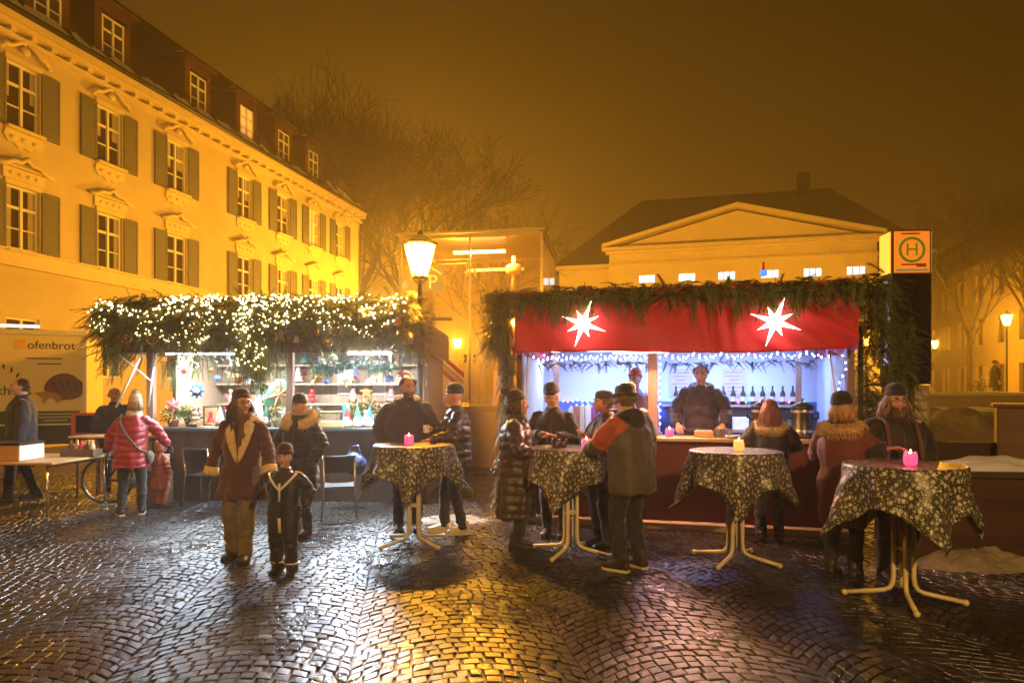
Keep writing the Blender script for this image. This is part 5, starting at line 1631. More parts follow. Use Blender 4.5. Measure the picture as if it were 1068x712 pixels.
for k in range(9):
    a = R(165 - 150 * k / 8)
    c = Vector((TL - 1.58 + .46 * math.cos(a), -.010, 1.72 + .46 * math.sin(a)))
    d = Vector((math.cos(a + .35), 0, math.sin(a + .35))); s_ = Vector((-d.z, 0, d.x))
    MB().add([c - d * .075 - s_ * .012, c + s_ * .028, c + d * .075 + s_ * .008, c - s_ * .018], [(0, 3, 2, 1)]).build('wheat_ear', m_blk, trk)
MB().box((TL - 1.75, -.008, 2.48), (.42, .012, .24)).build('picture_block', mat('brown_photo', (.12, .03, .015), .5, var=.4, scale=18), trk)
MB().box((TL - 1.72, -.008, 2.2), (.34, .012, .07)).build('picture_block', mat('brown_photo2', (.16, .03, .02), .5, var=.3), trk)
bread = MB()
pts = []
P = []
for k in range(26):
    a = 2 * PI * k / 26
    P.append((TL - .40 + .36 * math.cos(a) * (1 if math.sin(a) > 0 else .95), 1.70 + (.30 if math.sin(a) > 0 else .26) * math.sin(a) - .03 * math.cos(2 * a)))
bread.front(P, -.012, .008, 0)
Q = [(TL - .92, 1.62), (TL - .72, 1.66), (TL - .5, 1.60), (TL - .44, 1.46), (TL - .54, 1.40), (TL - .58, 1.52), (TL - .68, 1.50), (TL - .76, 1.38), (TL - .80, 1.52)]
bread.front(Q, -.016, .003, 1)
for k in range(5): bread.front([(TL - .62 + .12 * k, 1.90 - .02 * abs(k - 2)), (TL - .56 + .12 * k, 1.90 - .02 * abs(k - 2)), (TL - .50 + .12 * k, 1.62), (TL - .53 + .12 * k, 1.62)], -.015, .002, 2)
bread.build('bread_picture', [mat('loaf', (.14, .045, .02), .6, var=.5, scale=22), mat('crumb', (.40, .22, .07), .6, var=.3, scale=20), mat('crust', (.05, .018, .01), .6)], trk)
MB().box((TL - 1.6, .3, zt2 + .14), (1.4, .12, .06)).build('roof_lamp', emis('trailer_lamp', (.85, .95, 1), .9), trk)

# ---- folding tables with goods (left)
M['ttop'] = mat('beer_table_top', (.55, .32, .12), .45, var=.2, stretch=(1, 9, 9))
M['chrome'] = mat('chrome_leg', (.62, .56, .46), .25, .9)


def folding_table(x0, x1, y0, y1, z, label, mt):
    t = thing('folding_table', label, 'table', ((x0 + x1) / 2, (y0 + y1) / 2, 0))
    w, d = x1 - x0, y1 - y0
    MB().box((0, 0, z - .015), (w, d, .03), bev=.006).build('tabletop', mt, t)
    for sx in (-1, 1):
        for sy in (-1, 1):
            lb = MB(); lb.tube([(sx * (w / 2 - .12), sy * (d / 2 - .08), z - .03), (sx * (w / 2 - .1), sy * (d / 2 - .06), .03)], .015, 8); lb.ball((sx * (w / 2 - .1), sy * (d / 2 - .06), .02), .02, 8, 5); lb.build('leg', M['chrome'], t)
        MB().box((sx * (w / 2 - .12), 0, z - .06), (.03, d - .16, .03)).build('crossbar', M['chrome'], t)
    return t


p = W(54, 482, 8.45)
folding_table(-8.6, p.x + .02, 8.42, 9.75, .74, 'folding table carrying a flat orange box', M['ttop'])
folding_table(-6.65, -5.35, 9.9, 10.5, .98, 'higher folding table with a bare pale top by the red coat', M['woodlight'])
bx = thing('storage_box', 'flat orange box with white side and dark lid on the folding table', 'box', (-6.65, 8.80, .742), R(4))
MB().box((0, 0, .105), (.50, .52, .21), bev=.01).build('box_body', mat('orange_card', (.50, .25, .06), .6, var=.1), bx)
MB().box((.253, 0, .105), (.006, .50, .19)).build('white_side', M['white'], bx)
MB().box((0, 0, .225), (.53, .55, .03), bev=.008).build('lid', M['black'], bx)
o = MB(); [o.lathe([(.035, 0), (.04, .02), (.04, .13), (.018, .18), (.018, .22)], 10, (-.15 + .075 * k, .02 * (k % 2), .0), k % 3) for k in range(5)]
o.box((0, 0, .05), (.46, .22, .10), 3)
o = o.build('bottle_crate', [M['brown'], M['woodlight'], M['redpaint'], M['brown']], None, (-6.05, 9.3, .742)); tag(o, 'crate of small dark bottles between box and bucket on the folding table', 'crate')
o = MB(); o.lathe([(.09, 0), (.115, .22), (.12, .23)], 16); o.tube([(-.115, 0, .2), (-.08, 0, .32), (.08, 0, .32), (.115, 0, .2)], .006, 5, 1)
o = o.build('white_bucket', [M['white'], M['steel']], None, (-5.72, 9.62, .742)); tag(o, 'white bucket at the end of the folding table', 'bucket')
# chalkboard with orange frame
cb = thing('chalkboard', 'small chalkboard in an orange frame behind the folding tables', 'chalkboard', (W(91, 440, 11.2).x, 11.2, 0), R(-5))
zc = W(91, 442, 11.2).z
MB().box((0, 0, zc), (.40, .02, .30)).build('slate', M['black'], cb)
mb = MB()
for sx in (-1, 1): mb.box((sx * .235, -.005, zc), (.075, .04, .38))
for sz in (-1, 1): mb.box((0, -.005, zc + sz * .17), (.395, .04, .045))
for sx in (-1, 1): mb.box((sx * .2, .04, (zc - .15) / 2), (.04, .03, zc - .15))
mb.build('orange_frame', mat('orange_frame', (.6, .12, .03), .5), cb)
# bicycle
bk = thing('bicycle', 'dark bicycle parked behind the folding tables', 'bicycle', (-5.95, 9.82, 0), R(12))


def wheel(x, r=.34):
    w = MB(); P = [(x + r * math.cos(a), 0, r + r * math.sin(a)) for a in np.linspace(0, 2 * PI, 33)]
    w.tube(P, .018, 6, 0); w.tube([(x + (r - .022) * math.cos(a), 0, r + (r - .022) * math.sin(a)) for a in np.linspace(0, 2 * PI, 33)], .008, 5, 1)
    for k in range(12):
        a = 2 * PI * k / 12; w.tube([(x, 0, r), (x + (r - .02) * math.cos(a), 0, r + (r - .02) * math.sin(a))], .0018, 3, 1)
    w.build('wheel', [M['black'], M['steel']], bk)


wheel(-.05); wheel(1.0)
mb = MB()
for a, b in (((-.05, 0, .34), (.30, 0, .30)), ((.30, 0, .30), (.22, 0, .80)), ((.30, 0, .30), (.80, 0, .72)), ((.24, 0, .70), (.78, 0, .80)), ((.78, 0, .88), (1.0, 0, .34)), ((-.05, 0, .34), (.23, 0, .74))):
    mb.tube([a, b], .016, 8)
mb.tube([(.76, 0, .88), (.75, 0, 1.0), (.70, 0, 1.02)], .014, 6)
mb.build('frame', M['black'], bk)
mb = MB(); mb.tube([(.62, -.27, 1.0), (.74, -.15, 1.03), (.74, .15, 1.03), (.62, .27, 1.0)], .013, 6); mb.build('handlebar', M['steel'], bk)
mb = MB(); mb.ball((.20, 0, .86), (.14, .08, .04), 12, 6); mb.tube([(.22, 0, .78), (.21, 0, .85)], .014, 6); mb.build('saddle', M['black'], bk)
MB().lathe([(.085, 0), (.085, .012)], 16, M=Matrix.Translation((.30, -.03, .30)) @ Matrix.Rotation(PI / 2, 4, 'X')).build('chainring', M['steel'], bk)

# ---- chairs
def metal_chair(loc, rz, label):
    t = thing('metal_chair', label, 'chair', loc, rz, 'metal chairs by the left stall')
    mb = MB(); mb.grid(lambda u, v: Vector(((u - .5) * .40, (v - .5) * .40, .45 - .02 * math.sin(u * PI) - .015 * v)), 10, 10); mb.box((0, 0, .43), (.38, .38, .012)); mb.build('seat', M['black'], t)
    mb = MB(); mb.grid(lambda u, v: Vector(((u - .5) * .38, .19 + .05 * v + .03 * math.cos((u - .5) * PI), .62 + .22 * v)), 10, 6); b_ = mb.build('backrest', M['black'], t); s_ = b_.modifiers.new('t', 'SOLIDIFY'); s_.thickness = .012
    for sx in (-1, 1):
        MB().tube([(sx * .19, -.17, .44), (sx * .22, -.21, .01)], .011, 8).build('leg', M['chrome'], t)
        MB().tube([(sx * .19, .24, .84), (sx * .19, .18, .44), (sx * .22, .23, .01)], .011, 8).build('leg', M['chrome'], t)
    return t


x, y = G(350, 543); metal_chair((x, y + .18, 0), R(195), 'metal chair with a blue bag on it')
x, y = G(211, 527); metal_chair((x, y + .1, 0), R(170), 'metal chair half hidden behind the brown coat')
x, y = G(368, 530)
o = remesh(MB().ball((0, 0, .16), (.17, .13, .17), 16, 10).tube([(-.08, -.02, .28), (-.05, -.02, .42), (.05, -.02, .42), (.08, -.02, .28)], .02, 6), .012, 3)
displace(o, lambda c: .02 * nz(c, 9, 3) + .01 * nz(c, 22, 4))
o = link('blue_bag', o, mat('blue_nylon', (.02, .035, .10), .5, var=.2), None, (x, y + .12, .455)); tag(o, 'crumpled blue bag lying on the metal chair', 'bag')

# ---- right edge: dark crate bench, planter, board fence
bn = thing('crate_bench', 'dark red brown timber crate bench with snow on top', 'bench', (3.98, 6.55, 0), R(-6))
M['bench'] = wood('bench_boards', (.06, .022, .014), .55, .12, 'Z')
MB().box((.85, .45, .40), (1.7, .9, .80), bev=.01).build('bench_body', M['bench'], bn)
MB().box((.85, .45, .825), (1.76, .96, .05), bev=.008).build('bench_top', M['counter'], bn)
mb = MB(); mb.grid(lambda u, v: Vector((.45 + u * 1.25, .15 + v * .75, .84 + .11 * (math.sin(u * PI) * math.sin(v * PI)) ** .6 * (1 + .6 * noise.noise(Vector((u * 6, v * 5, 2)))))), 30, 16); mb.build('snow_cover', M['snow'], bn)
pl = thing('planter_box', 'tall brown wooden planter box in front of the terrace walls', 'planter', (W(1040, 440, 8.6).x, 8.6, 0), R(-34))
M['planterwood'] = wood('planter_boards', (.15, .07, .03), .55, .16, 'Z')
MB().box((.5, .45, .72), (1.0, .9, 1.44), bev=.012).build('box_body', M['planterwood'], pl)
MB().box((.5, .45, 1.465), (1.08, .98, .05), bev=.01).build('rim', M['planterwood'], pl)
wb = thing('board_barrier', 'low dark board barrier behind the bearded man', 'barrier', (W(972, 465, 8.9).x, 8.9, 0), R(-6))
MB().box((.8, .03, .66), (2.2, .05, .62), bev=.008).build('boards', wood('barrier_boards', (.045, .018, .012), .55, .15, 'Z'), wb)
for x in (-.2, 1.8): MB().box((x, .09, .5), (.08, .07, 1.0)).build('post', M['bench'], wb)
# loose plank by the stall
x, y = G(700, 549)
o = MB().box((0, 0, .03), (.55, .12, .05), bev=.008).build('loose_plank', M['shelf'], None, (x - .1, y - .12, .005), R(-16)); tag(o, 'short pale plank lying on the cobbles at the foot of the red stall', 'plank')
# distant bicycle on the terrace
p = W(1022, 398, 27)
bk2 = dup(bk, (p.x, 27.3, 1.2), R(30), 'dim bicycle parked on the snowy terrace in the fog')
# ================================================================ PEOPLE
M['skin'] = mat('skin', (.52, .30, .20), .5, var=.06, scale=14)
M['skin2'] = mat('skin_rosy', (.56, .31, .22), .5, var=.06, scale=14)
M['eyew'] = mat('eye_white', (.7, .68, .64), .3)
M['eyed'] = mat('eye_dark', (.02, .015, .012), .2)
M['lip'] = mat('lip', (.36, .12, .10), .5)


def cloth(name, col, rough=.75, sheen=.2, **k):
    return mat(name, col, rough, var=k.pop('var', .14), scale=k.pop('scale', 5), bump=k.pop('bump', .35), bscale=k.pop('bscale', 70), sheen=sheen, **k)


def fur_mat(name, col):
    return mat(name, col, .85, var=.3, scale=30)


def ring(c, rx, ry, n=24, e=2.4, tilt=0.):
    P = []
    for k in range(n):
        a = 2 * PI * k / n
        ca, sa = math.cos(a), math.sin(a)
        x = math.copysign(abs(ca) ** (2 / e), ca) * rx; y = math.copysign(abs(sa) ** (2 / e), sa) * ry
        P.append(Vector((c[0] + x, c[1] + y, c[2] + y * tilt)))
    return P


def ik(a, b, l1, l2, pole):
    a, b = Vector(a), Vector(b)
    d = b - a; D = min(d.length, (l1 + l2) * .995); d.normalize()
    b = a + d * D
    x = (l1 * l1 - l2 * l2 + D * D) / (2 * D); hgt = math.sqrt(max(0, l1 * l1 - x * x))
    p = Vector(pole); p = p - d * p.dot(d)
    if p.length < 1e-4: p = d.orthogonal()
    p.normalize()
    return a + d * x + p * hgt, b


def tufts(mb, surf, n, ln, w=.006, mi=0, rs=random, drop=.2):
    """short hair locks: surf(rs) gives point, direction"""
    for _ in range(n):
        p, d = surf(rs)
        d = Vector(d).normalized(); s = d.orthogonal().normalized()
        s = Matrix.Rotation(rs.uniform(0, 6.28), 3, d) @ s
        l = ln * rs.uniform(.7, 1.2)
        mid = Vector(p) + d * l * .55 + Vector((0, 0, -drop * l * .3)); e = Vector(p) + d * l + Vector((0, 0, -drop * l))
        p = Vector(p)
        mb.add([p - s * w, p + s * w, mid + s * w * .7, mid - s * w * .7, e], [(0, 1, 2, 3), (3, 2, 4)], mi)


def fur_ring(parent, c, rx, ry, r, mat_, n=900, ln=.05, tilt=0., seed=1, a0=0, a1=2 * PI, name='fur_trim', dz=0.):
    rs = random.Random(seed); mb = MB()
    def ctr(a): return Vector((c[0] + rx * math.cos(a), c[1] + ry * math.sin(a), c[2] + tilt * math.sin(a) + dz * math.cos(a)))
    pts = [ctr(a0 + (a1 - a0) * i / 28) for i in range(29)]
    mb.tube(pts, r * .9, 9)
    def surf(q):
        a = q.uniform(a0, a1); o = ctr(a); u = Vector((math.cos(a), math.sin(a), 0)); t = q.uniform(0, 6.28)
        d = u * math.cos(t) + Vector((0, 0, 1)) * math.sin(t)
        return o + d * r * .7, d + Vector((q.gauss(0, .4), q.gauss(0, .4), q.gauss(0, .3)))
    tufts(mb, surf, int(n * 1.9), ln * .78, .0036, 0, rs)
    return mb.build(name, mat_, parent)


def hand_fingers(mb, wrist, d, side, k, curl=.7, mi=0, up=None):
    """palm direction d, 'side' = vector towards the thumb; four unequal bent fingers and a thumb leaving the palm's side"""
    d = Vector(d).normalized(); s = Vector(side); s = (s - d * s.dot(d)).normalized(); nrm = d.cross(s)
    if up is not None and nrm.dot(Vector(up)) < 0: nrm = -nrm
    w = Vector(wrist)
    for i, (off, ln) in enumerate(((.030, .072), (.010, .082), (-.010, .076), (-.029, .060))):
        b = w + d * .082 * k + s * off * k
        ln *= k
        d1 = (d + s * off * 2.0 - nrm * curl * .35).normalized(); d2 = (d1 - nrm * curl * .9).normalized(); d3 = (d2 - nrm * curl * .9).normalized()
        p1 = b + d1 * ln * .45; p2 = p1 + d2 * ln * .33; p3 = p2 + d3 * ln * .25
        mb.tube([b - d * .02 * k, b, p1, p2, p3], [.0095 * k, .0092 * k, .0085 * k, .0078 * k, .0062 * k], 7, mi)
    b = w + d * .028 * k + s * .032 * k
    t1 = (d * .6 + s * .75 - nrm * .25).normalized(); t2 = (d * .9 + s * .2 - nrm * curl * .5).normalized()
    mb.tube([w + d * .015 * k + s * .015 * k, b, b + t1 * .035 * k, b + t1 * .035 * k + t2 * .032 * k], [.013 * k, .0125 * k, .0105 * k, .008 * k], 7, mi)


class Person:
    pass


def person(label, loc, rz, h=1.74, sw=.185, bulk=.0, skin='skin', coat=None, legs=None, shoes=None, handL=None, handR=None, gloves=None,
           feet=((.10, 0, 0), (-.10, 0, 0)), turn=0., pitch=0., lean=(0, 0), hs=1., hat=None, hair=None, beard=None, glasses=False, brow=(.05, .03, .02), seed=0, curl=.75, poleL=(1, 1, -.3), poleR=(-1, 1, -.3), legw=1., group=None, scarf=None, hood=None):
    P = Person(); k = h / 1.75; P.k = k
    rs = random.Random(seed + 77)
    sk = M[skin]
    lx, ly = lean
    def tl(z):       # torso lean offset at height z
        t = max(0, min(1.15, (z / k - .93) / .45)); return Vector((lx * t, ly * t, 0))
    neck = Vector((0, .005, 1.45 * k)) + tl(1.45 * k)
    hc = neck + Vector((lx * .15, ly * .15 - .022 * k, .165 * k * (1 + (hs - 1) * .8)))
    HMx = Matrix.Translation(hc) @ Matrix.Rotation(turn, 4, 'Z') @ Matrix.Rotation(pitch, 4, 'X') @ Matrix.Scale(k * hs * .98, 4)
    P.HM = HMx; P.neck = neck; P.hc = hc; P.tl = tl
    # ---- skeleton
    arms = []
    for sg, tgt, pole in ((1, handL, poleL), (-1, handR, poleR)):
        sh = Vector((sg * sw * k, .01, 1.405 * k)) + tl(1.4 * k)
        if tgt is None: tgt = (sg * (sw + .085), -.05, .86)
        wr = Vector(tgt) * k
        el, wr = ik(sh, wr, .295 * k, .265 * k, pole)
        arms.append((sg, sh, el, wr))
    P.arms = arms
    lg = []
    for sg, f in zip((1, -1), feet):
        hp = Vector((sg * .088 * k, 0, .93 * k)); an = Vector((f[0] * k, f[1] * k, .085 * k + (f[3] * k if len(f) > 3 else 0)))
        kn, an = ik(hp, an, .43 * k, .43 * k, (sg * .12, -1, 0)); lg.append((sg, hp, kn, an, f[2] if len(f) > 2 else 0))
    # ---- body: one continuous surface
    b = MB()
    # head
    vs, n, m = [], 22, 18
    rings_ = []
    for j in range(1, m):
        th = PI * j / m; row = []
        for i in range(n):
            ph = 2 * PI * i / n
            x, y, z = math.sin(th) * math.cos(ph), math.sin(th) * math.sin(ph), math.cos(th)
            X, Y, Z = .076 * x, .097 * y, .118 * z
            if z < 0:
                t = -z; X *= 1 - .30 * t ** 1.4
                if y > 0: Y *= 1 - .42 * t
                else: Y *= 1 - .05 * t; 
            row.append(Vector((X, Y, Z)))
        rings_.append(row)
    b.loft(rings_, M=HMx)
    b.tube([(0, -.090, .022), (0, -.104, -.004), (0, -.114, -.026), (0, -.098, -.034)], [.010, .012, .0165, .010], 8, M=HMx)
    for sg in (-1, 1):
        b.ball((sg * .014, -.099, -.028), (.010, .010, .008), 8, 6, M=HMx)
        b.ball((sg * .078, .012, -.004), (.010, .020, .032), 10, 8, M=HMx)
        b.ball((sg * .042, -.066, -.022), (.026, .022, .024), 10, 8, M=HMx)
    b.tube([(-.055, -.074, .034), (0, -.092, .036), (.055, -.074, .034)], .011, 8, M=HMx)
    b.ball((0, -.083, -.094), (.026, .020, .020), 10, 8, M=HMx)
    b.ball((0, -.088, -.058), (.024, .012, .012), 10, 6, M=HMx)
    # neck, trunk, limbs
    b.tube([hc + Vector((0, .025, -.07 * k)), neck + Vector((0, .01, 0)), neck - Vector((0, 0, .07 * k))], [.058 * k, .058 * k, .07 * k], 14)
    T = []
    for z, rx, ry in ((1.47, .055, .055), (1.44, .11, .075), (1.39, sw - .035, .09), (1.28, .155, .11), (1.1, .14, .10), (.98, .155, .11), (.88, .165, .115), (.82, .12, .09)):
        o = tl(z * k); T.append(ring((o.x, o.y + .005, z * k), rx * k, ry * k))
    b.loft(T)
    for sg, sh, el, wr in arms:
        b.tube([sh - Vector((sg * .03, 0, 0)), sh, sh.lerp(el, .5), el, el.lerp(wr, .4), wr], [.05 * k, .052 * k, .047 * k, .038 * k, .038 * k, .027 * k], 12)
        d = (wr - el).normalized()
        s = Vector((-sg, 0, .0)) if abs(d.z) < .75 else Vector((0, -1, 0))
        b.tube([wr - d * .01, wr + d * .03 * k, wr + d * .07 * k, wr + d * .092 * k], [.028 * k, .040 * k, .044 * k, .034 * k], 12, flat=.42, up=s.cross(d) if s.cross(d).length > .1 else None)
    for sg, hp, kn, an, tw in lg:
        b.tube([hp, hp.lerp(kn, .5), kn, kn.lerp(an, .4), an], [.085 * k, .07 * k, .052 * k, .05 * k, .035 * k], 12)
        fd = Vector((math.sin(tw), -math.cos(tw), 0))
        b.tube([an + fd * -.04 * k + Vector((0, 0, -.035 * k)), an + fd * .06 * k + Vector((0, 0, -.045 * k)), an + fd * .14 * k + Vector((0, 0, -.055 * k))], [.035 * k, .034 * k, .025 * k], 10)
    me = remesh(b, .0115 * k, 2, .5)
    ex = MB()
    for sg in (-1, 1):
        ex.ball((sg * .031, -.0845, .013), (.0125, .009, .0072), 10, 6, 1, HMx); ex.ball((sg * .031, -.0915, .013), (.0058, .004, .0060), 8, 6, 2, HMx)
        ex.tube([(sg * .014, -.0995, .031), (sg * .031, -.100, .0375), (sg * .052, -.086, .033)], [.0035, .0045, .002], 6, 4, M=HMx)
        ex.tube([(sg * .018, -.0905, .0195), (sg * .031, -.0935, .0225), (sg * .045, -.085, .0185)], [.002, .003, .002], 5, 4, M=HMx)
    ex.tube([(-.022, -.0935, -.058), (-.008, -.1005, -.0545), (0, -.1005, -.056), (.008, -.1005, -.0545), (.022, -.0935, -.058)], [.002, .0045, .004, .0045, .002], 6, 3, M=HMx)
    ex.tube([(-.018, -.0935, -.062), (0, -.100, -.066), (.018, -.0935, -.062)], [.002, .0055, .002], 6, 3, M=HMx)
    for sg, sh, el, wr in arms:
        d = (wr - el).normalized()
        s = Vector((-sg, 0, .0)) if abs(d.z) < .75 else Vector((0, -1, 0))
        hand_fingers(ex, wr, d, s, k, curl, 5 if gloves else 0, up=(0, 0, 1) if abs(d.z) < .75 else (sg, 0, 0))
    me = merge(me, ex)
    mats = [sk, M['eyew'], M['eyed'], M['lip'], mat('brow', brow, .8), gloves or sk]
    if gloves:
        for p in me.polygons:
            c = p.center
            for sg, sh, el, wr in arms:
                d = (wr - el).normalized()
                if (c - wr).dot(d) > -.03 and (c - wr).length < .14 * k: p.material_index = 5
    o = link('person', me, mats, None, (loc[0], loc[1], loc[2] if len(loc) > 2 else 0), rz)
    tag(o, label, 'person', group); P.o = o
    # ---- trousers
    if legs:
        t = MB()
        for sg, hp, kn, an, tw in lg:
            t.tube([hp + Vector((0, 0, .04 * k)), hp.lerp(kn, .5), kn, kn.lerp(an, .5), an + Vector((0, 0, -.02 * k))], [.108 * k * legw, .092 * k * legw, .073 * k * legw, .066 * k * legw, .063 * k * legw], 14)
        t.loft([ring((tl(z * k).x, .005, z * k), rx * k, ry * k) for z, rx, ry in ((1.04, .15, .11), (.95, .165, .122), (.86, .165, .12))])
        m_ = remesh(t, .014 * k, 3)
        displace(m_, lambda c: (.016 * nz(c, (10, 10, 15), seed + 1) + .009 * nz(c, (18, 18, 34), seed + 9)) * (1.25 - c[:, 2] / k))
        link('trousers', m_, legs, o)
    # ---- shoes
    if shoes:
        up_, sole = shoes[:2]; tall = shoes[2] if len(shoes) > 2 else 0
        for sg, hp, kn, an, tw in lg:
            s = MB(); Rz = Matrix.Translation((an.x, an.y, an.z - .085 * k)) @ Matrix.Rotation(tw, 4, 'Z') @ Matrix.Scale(k, 4)
            prof = [(.075, .028, .055), (.06, .038, .075), (.0, .042, .088), (-.06, .046, .072), (-.12, .050, .056), (-.165, .044, .046), (-.195, .026, .036)]
            s.loft([[Vector((w * math.cos(a), y, max(.018, .018 + hh * (.5 + .5 * math.sin(a)) * (1.15 if math.sin(a) > 0 else 0)))) for a in np.linspace(0, 2 * PI, 16, endpoint=False)] for y, w, hh in prof], 0, True, Rz)
            s.tube([(0, .02, .05), (0, .018, .11), (0, .015, .13 + tall)], [.048, .05, .054], 12, 0, M=Rz)
            s.loft([[Vector((w * 1.06 * math.cos(a), y * 1.02, z)) for y, w, hh in prof for a in (0,)] + [Vector((w * 1.06 * math.cos(PI), y * 1.02, z)) for y, w, hh in reversed(prof)] for z in (0.002, .026)], 1, False, Rz)
            s.build('shoe', [up_, sole], o)
    # ---- coat
    if coat:
        c = MB(); hem = coat['hem']; fl = coat.get('flare', 0); bk = bulk
        S = [(1.49, .060, .064), (1.455, .088, .080), (1.42, sw - .055, .096), (1.375, sw - .022, .112), (1.31, sw - .004, .125), (1.2, sw + .0, .135), (1.06, sw - .012, .13), (.95, sw - .0, .14)]
        zz = .95
        S = [(z, rx + bk * max(.25, min(1, (1.5 - z) / .22)), ry + bk * max(.3, min(1, (1.5 - z) / .2))) for z, rx, ry in S if z > hem]
        q = max(0, .95 - hem)
        S += [(hem + .02, sw + .0 + fl * q + bk, .14 + fl * q * .8 + bk), (hem, sw - .01 + fl * q + bk, .13 + fl * q * .8 + bk)]
        c.loft([ring((tl(z * k).x, tl(z * k).y + .008, z * k), rx * k, ry * k, 28) for z, rx, ry in S])
        wb = coat.get('sleeve', 0) + bk * .45
        for sg, sh, el, wr in arms:
            d = (wr - el).normalized()
            c.tube([sh - Vector((sg * .05 * k, 0, .012 * k)), sh - Vector((sg * .012 * k, 0, .012 * k)), sh.lerp(el, .5), el, el.lerp(wr, .5), wr - d * .015], [(.054 + wb * .4) * k, (.060 + wb * .6) * k, (.066 + wb) * k, (.060 + wb) * k, (.055 + wb) * k, (.047 + wb * .8) * k], 16)
        if coat.get('collar', 1):
            c.loft([ring((neck.x, neck.y + .012, z * k), rx * k, ry * k) for z, rx, ry in ((1.42, .09, .085), (1.47, .082, .082), (1.505, .078, .078))])
        m_ = remesh(c, .013 * k, 4)
        ql = coat.get('quilt', 0); fo = coat.get('fold', .016)
        def dsp(co):
            z = co[:, 2]
            r_ = fo * nz(co, (7, 7, 6), seed + 2) + fo * .6 * nz(co, (16, 16, 11), seed + 5)
            if ql: r_ = r_ + .017 * (np.abs(np.sin(PI * (z + .014 * np.sin(co[:, 0] * 11 + co[:, 1] * 9 + seed) + .02 * nz(co, 4, seed + 7)) / ql)) ** .5 - .75) * (1 + .6 * nz(co, 11, seed + 12))
            low = np.clip((1.0 * k - z) / .4, 0, 1)
            an_ = np.arctan2(co[:, 1], co[:, 0])
            r_ = r_ + low * fo * .8 * np.sin(an_ * 7 + seed)
            for sg, sh, el, wr in arms:
                ax = np.array((wr - sh).normalized()); ee = np.array(el)
                pr_ = (co - ee) @ ax; dd = np.linalg.norm(co - ee, axis=1)
                r_ = r_ + .007 * np.sin(pr_ * 95 + 3 * nz(co, 8, seed)) * np.exp(-(dd / .13) ** 2)
            return r_
        displace(m_, dsp)
        mats_ = coat['mat'] if isinstance(coat['mat'], list) else [coat['mat']]
        if len(mats_) > 1:
            fsel = coat['sel']
            for p in m_.polygons:
                p.material_index = fsel(p.center, P)
        P.coat = link('coat', m_, mats_, o)
        P.S = S
        if coat.get('zip', 1):
            zb_ = MB(); zp = []
            for z, rx, ry in S[2:]:
                c_ = tl(z * k); zp.append((c_.x + .004, c_.y + .008 - ry * k - .004, z * k))
            zb_.tube(zp, .0065, 5); zb_.build('zip', M['kframe'] if not coat.get('zipm') else coat['zipm'], o)
    # ---- hood lying on the back
    if hood:
        hb = MB(); cz = 1.455 * k
        pts = [(neck.x + .115 * k * math.cos(a), neck.y + .02 + .10 * k * math.sin(a), cz + .035 * k * math.sin(a)) for a in np.linspace(-.35 * PI, 1.35 * PI, 24)]
        hb.tube(pts, [.03 * k] + [.05 * k] * 22 + [.03 * k], 12); hb.ball((neck.x, neck.y + .12 * k, cz - .03 * k), (.11 * k, .06 * k, .11 * k), 14, 10)
        m_ = remesh(hb, .013 * k, 3); displace(m_, lambda co: .010 * nz(co, 12, seed + 3)); link('hood', m_, hood, o)
    if scarf:
        sb = MB()
        for i, zo in enumerate((0, .035)):
            sb.tube([(neck.x + (.082 - .008 * i) * k * math.cos(a), neck.y + (.088 - .008 * i) * k * math.sin(a), (1.455 + zo) * k + .012 * math.sin(2 * a + i)) for a in np.linspace(0, 2 * PI, 24)], .032 * k, 9)
        sb.tube([(neck.x + .02, neck.y - .10 * k, 1.45 * k), (neck.x + .04, neck.y - .15 * k, 1.3 * k), (neck.x + .03, neck.y - .155 * k, 1.15 * k)], [.03 * k, .04 * k, .04 * k], 8, flat=.5)
        m_ = remesh(sb, .012 * k, 2); displace(m_, lambda co: .006 * nz(co, 20, seed + 4)); link('scarf', m_, scarf, o)
    # ---- hair
    if hair:
        hb = MB(); ln = hair['len']; nst = hair.get('n', 90); cur = hair.get('curl', .0)
        for i in range(nst):
            a = rs.uniform(-.12 * PI, 1.12 * PI) if hair.get('fringe', 0) == 0 else rs.uniform(0, 2 * PI)   # a=PI/2 is the back
            st = HMx @ Vector((.062 * math.cos(a), .012 + .082 * math.sin(a), .085))
            md = HMx @ Vector((.083 * math.cos(a), .012 + .103 * math.sin(a), .02))
            out = Vector((HMx.to_3x3() @ Vector((math.cos(a), math.sin(a), 0)))).normalized()
            L_ = ln * rs.uniform(.75, 1.1); nseg = max(2, int(L_ / .06))
            if hair.get('fringe') and math.sin(a) < -.3: continue
            if hair.get('fringe') and math.sin(a) < .15: md = HMx @ Vector((.083 * math.cos(a), .010 + .100 * math.sin(a), .074 if math.sin(a) < -.25 else .045))
            pts = [HMx @ Vector((0, .02, .122)), st, md]
            p = Vector(md)
            for q in range(nseg):
                t = (q + 1) / nseg
                p = p + Vector((0, 0, -L_ / nseg)) + out * (.028 * (1 - t)) + Vector((math.sin(q * 2 + i), math.cos(q * 2.3 + i * 1.7), 0)) * cur * .022
                pts.append(Vector(p))
            r0 = .014 * k
            hb.tube(pts, [r0 * .5, r0, r0 * 1.1] + [r0 * (1.05 - .6 * (q + 1) / nseg) for q in range(nseg)], 5)
        if hair.get('cap', 1):
            hb.ball((0, .024, .022), (.0805, .094, .108), 18, 12, M=HMx @ Matrix.Rotation(-.25, 4, 'X'))
        hb.build('hair', hair['mat'], o)
    elif False: pass
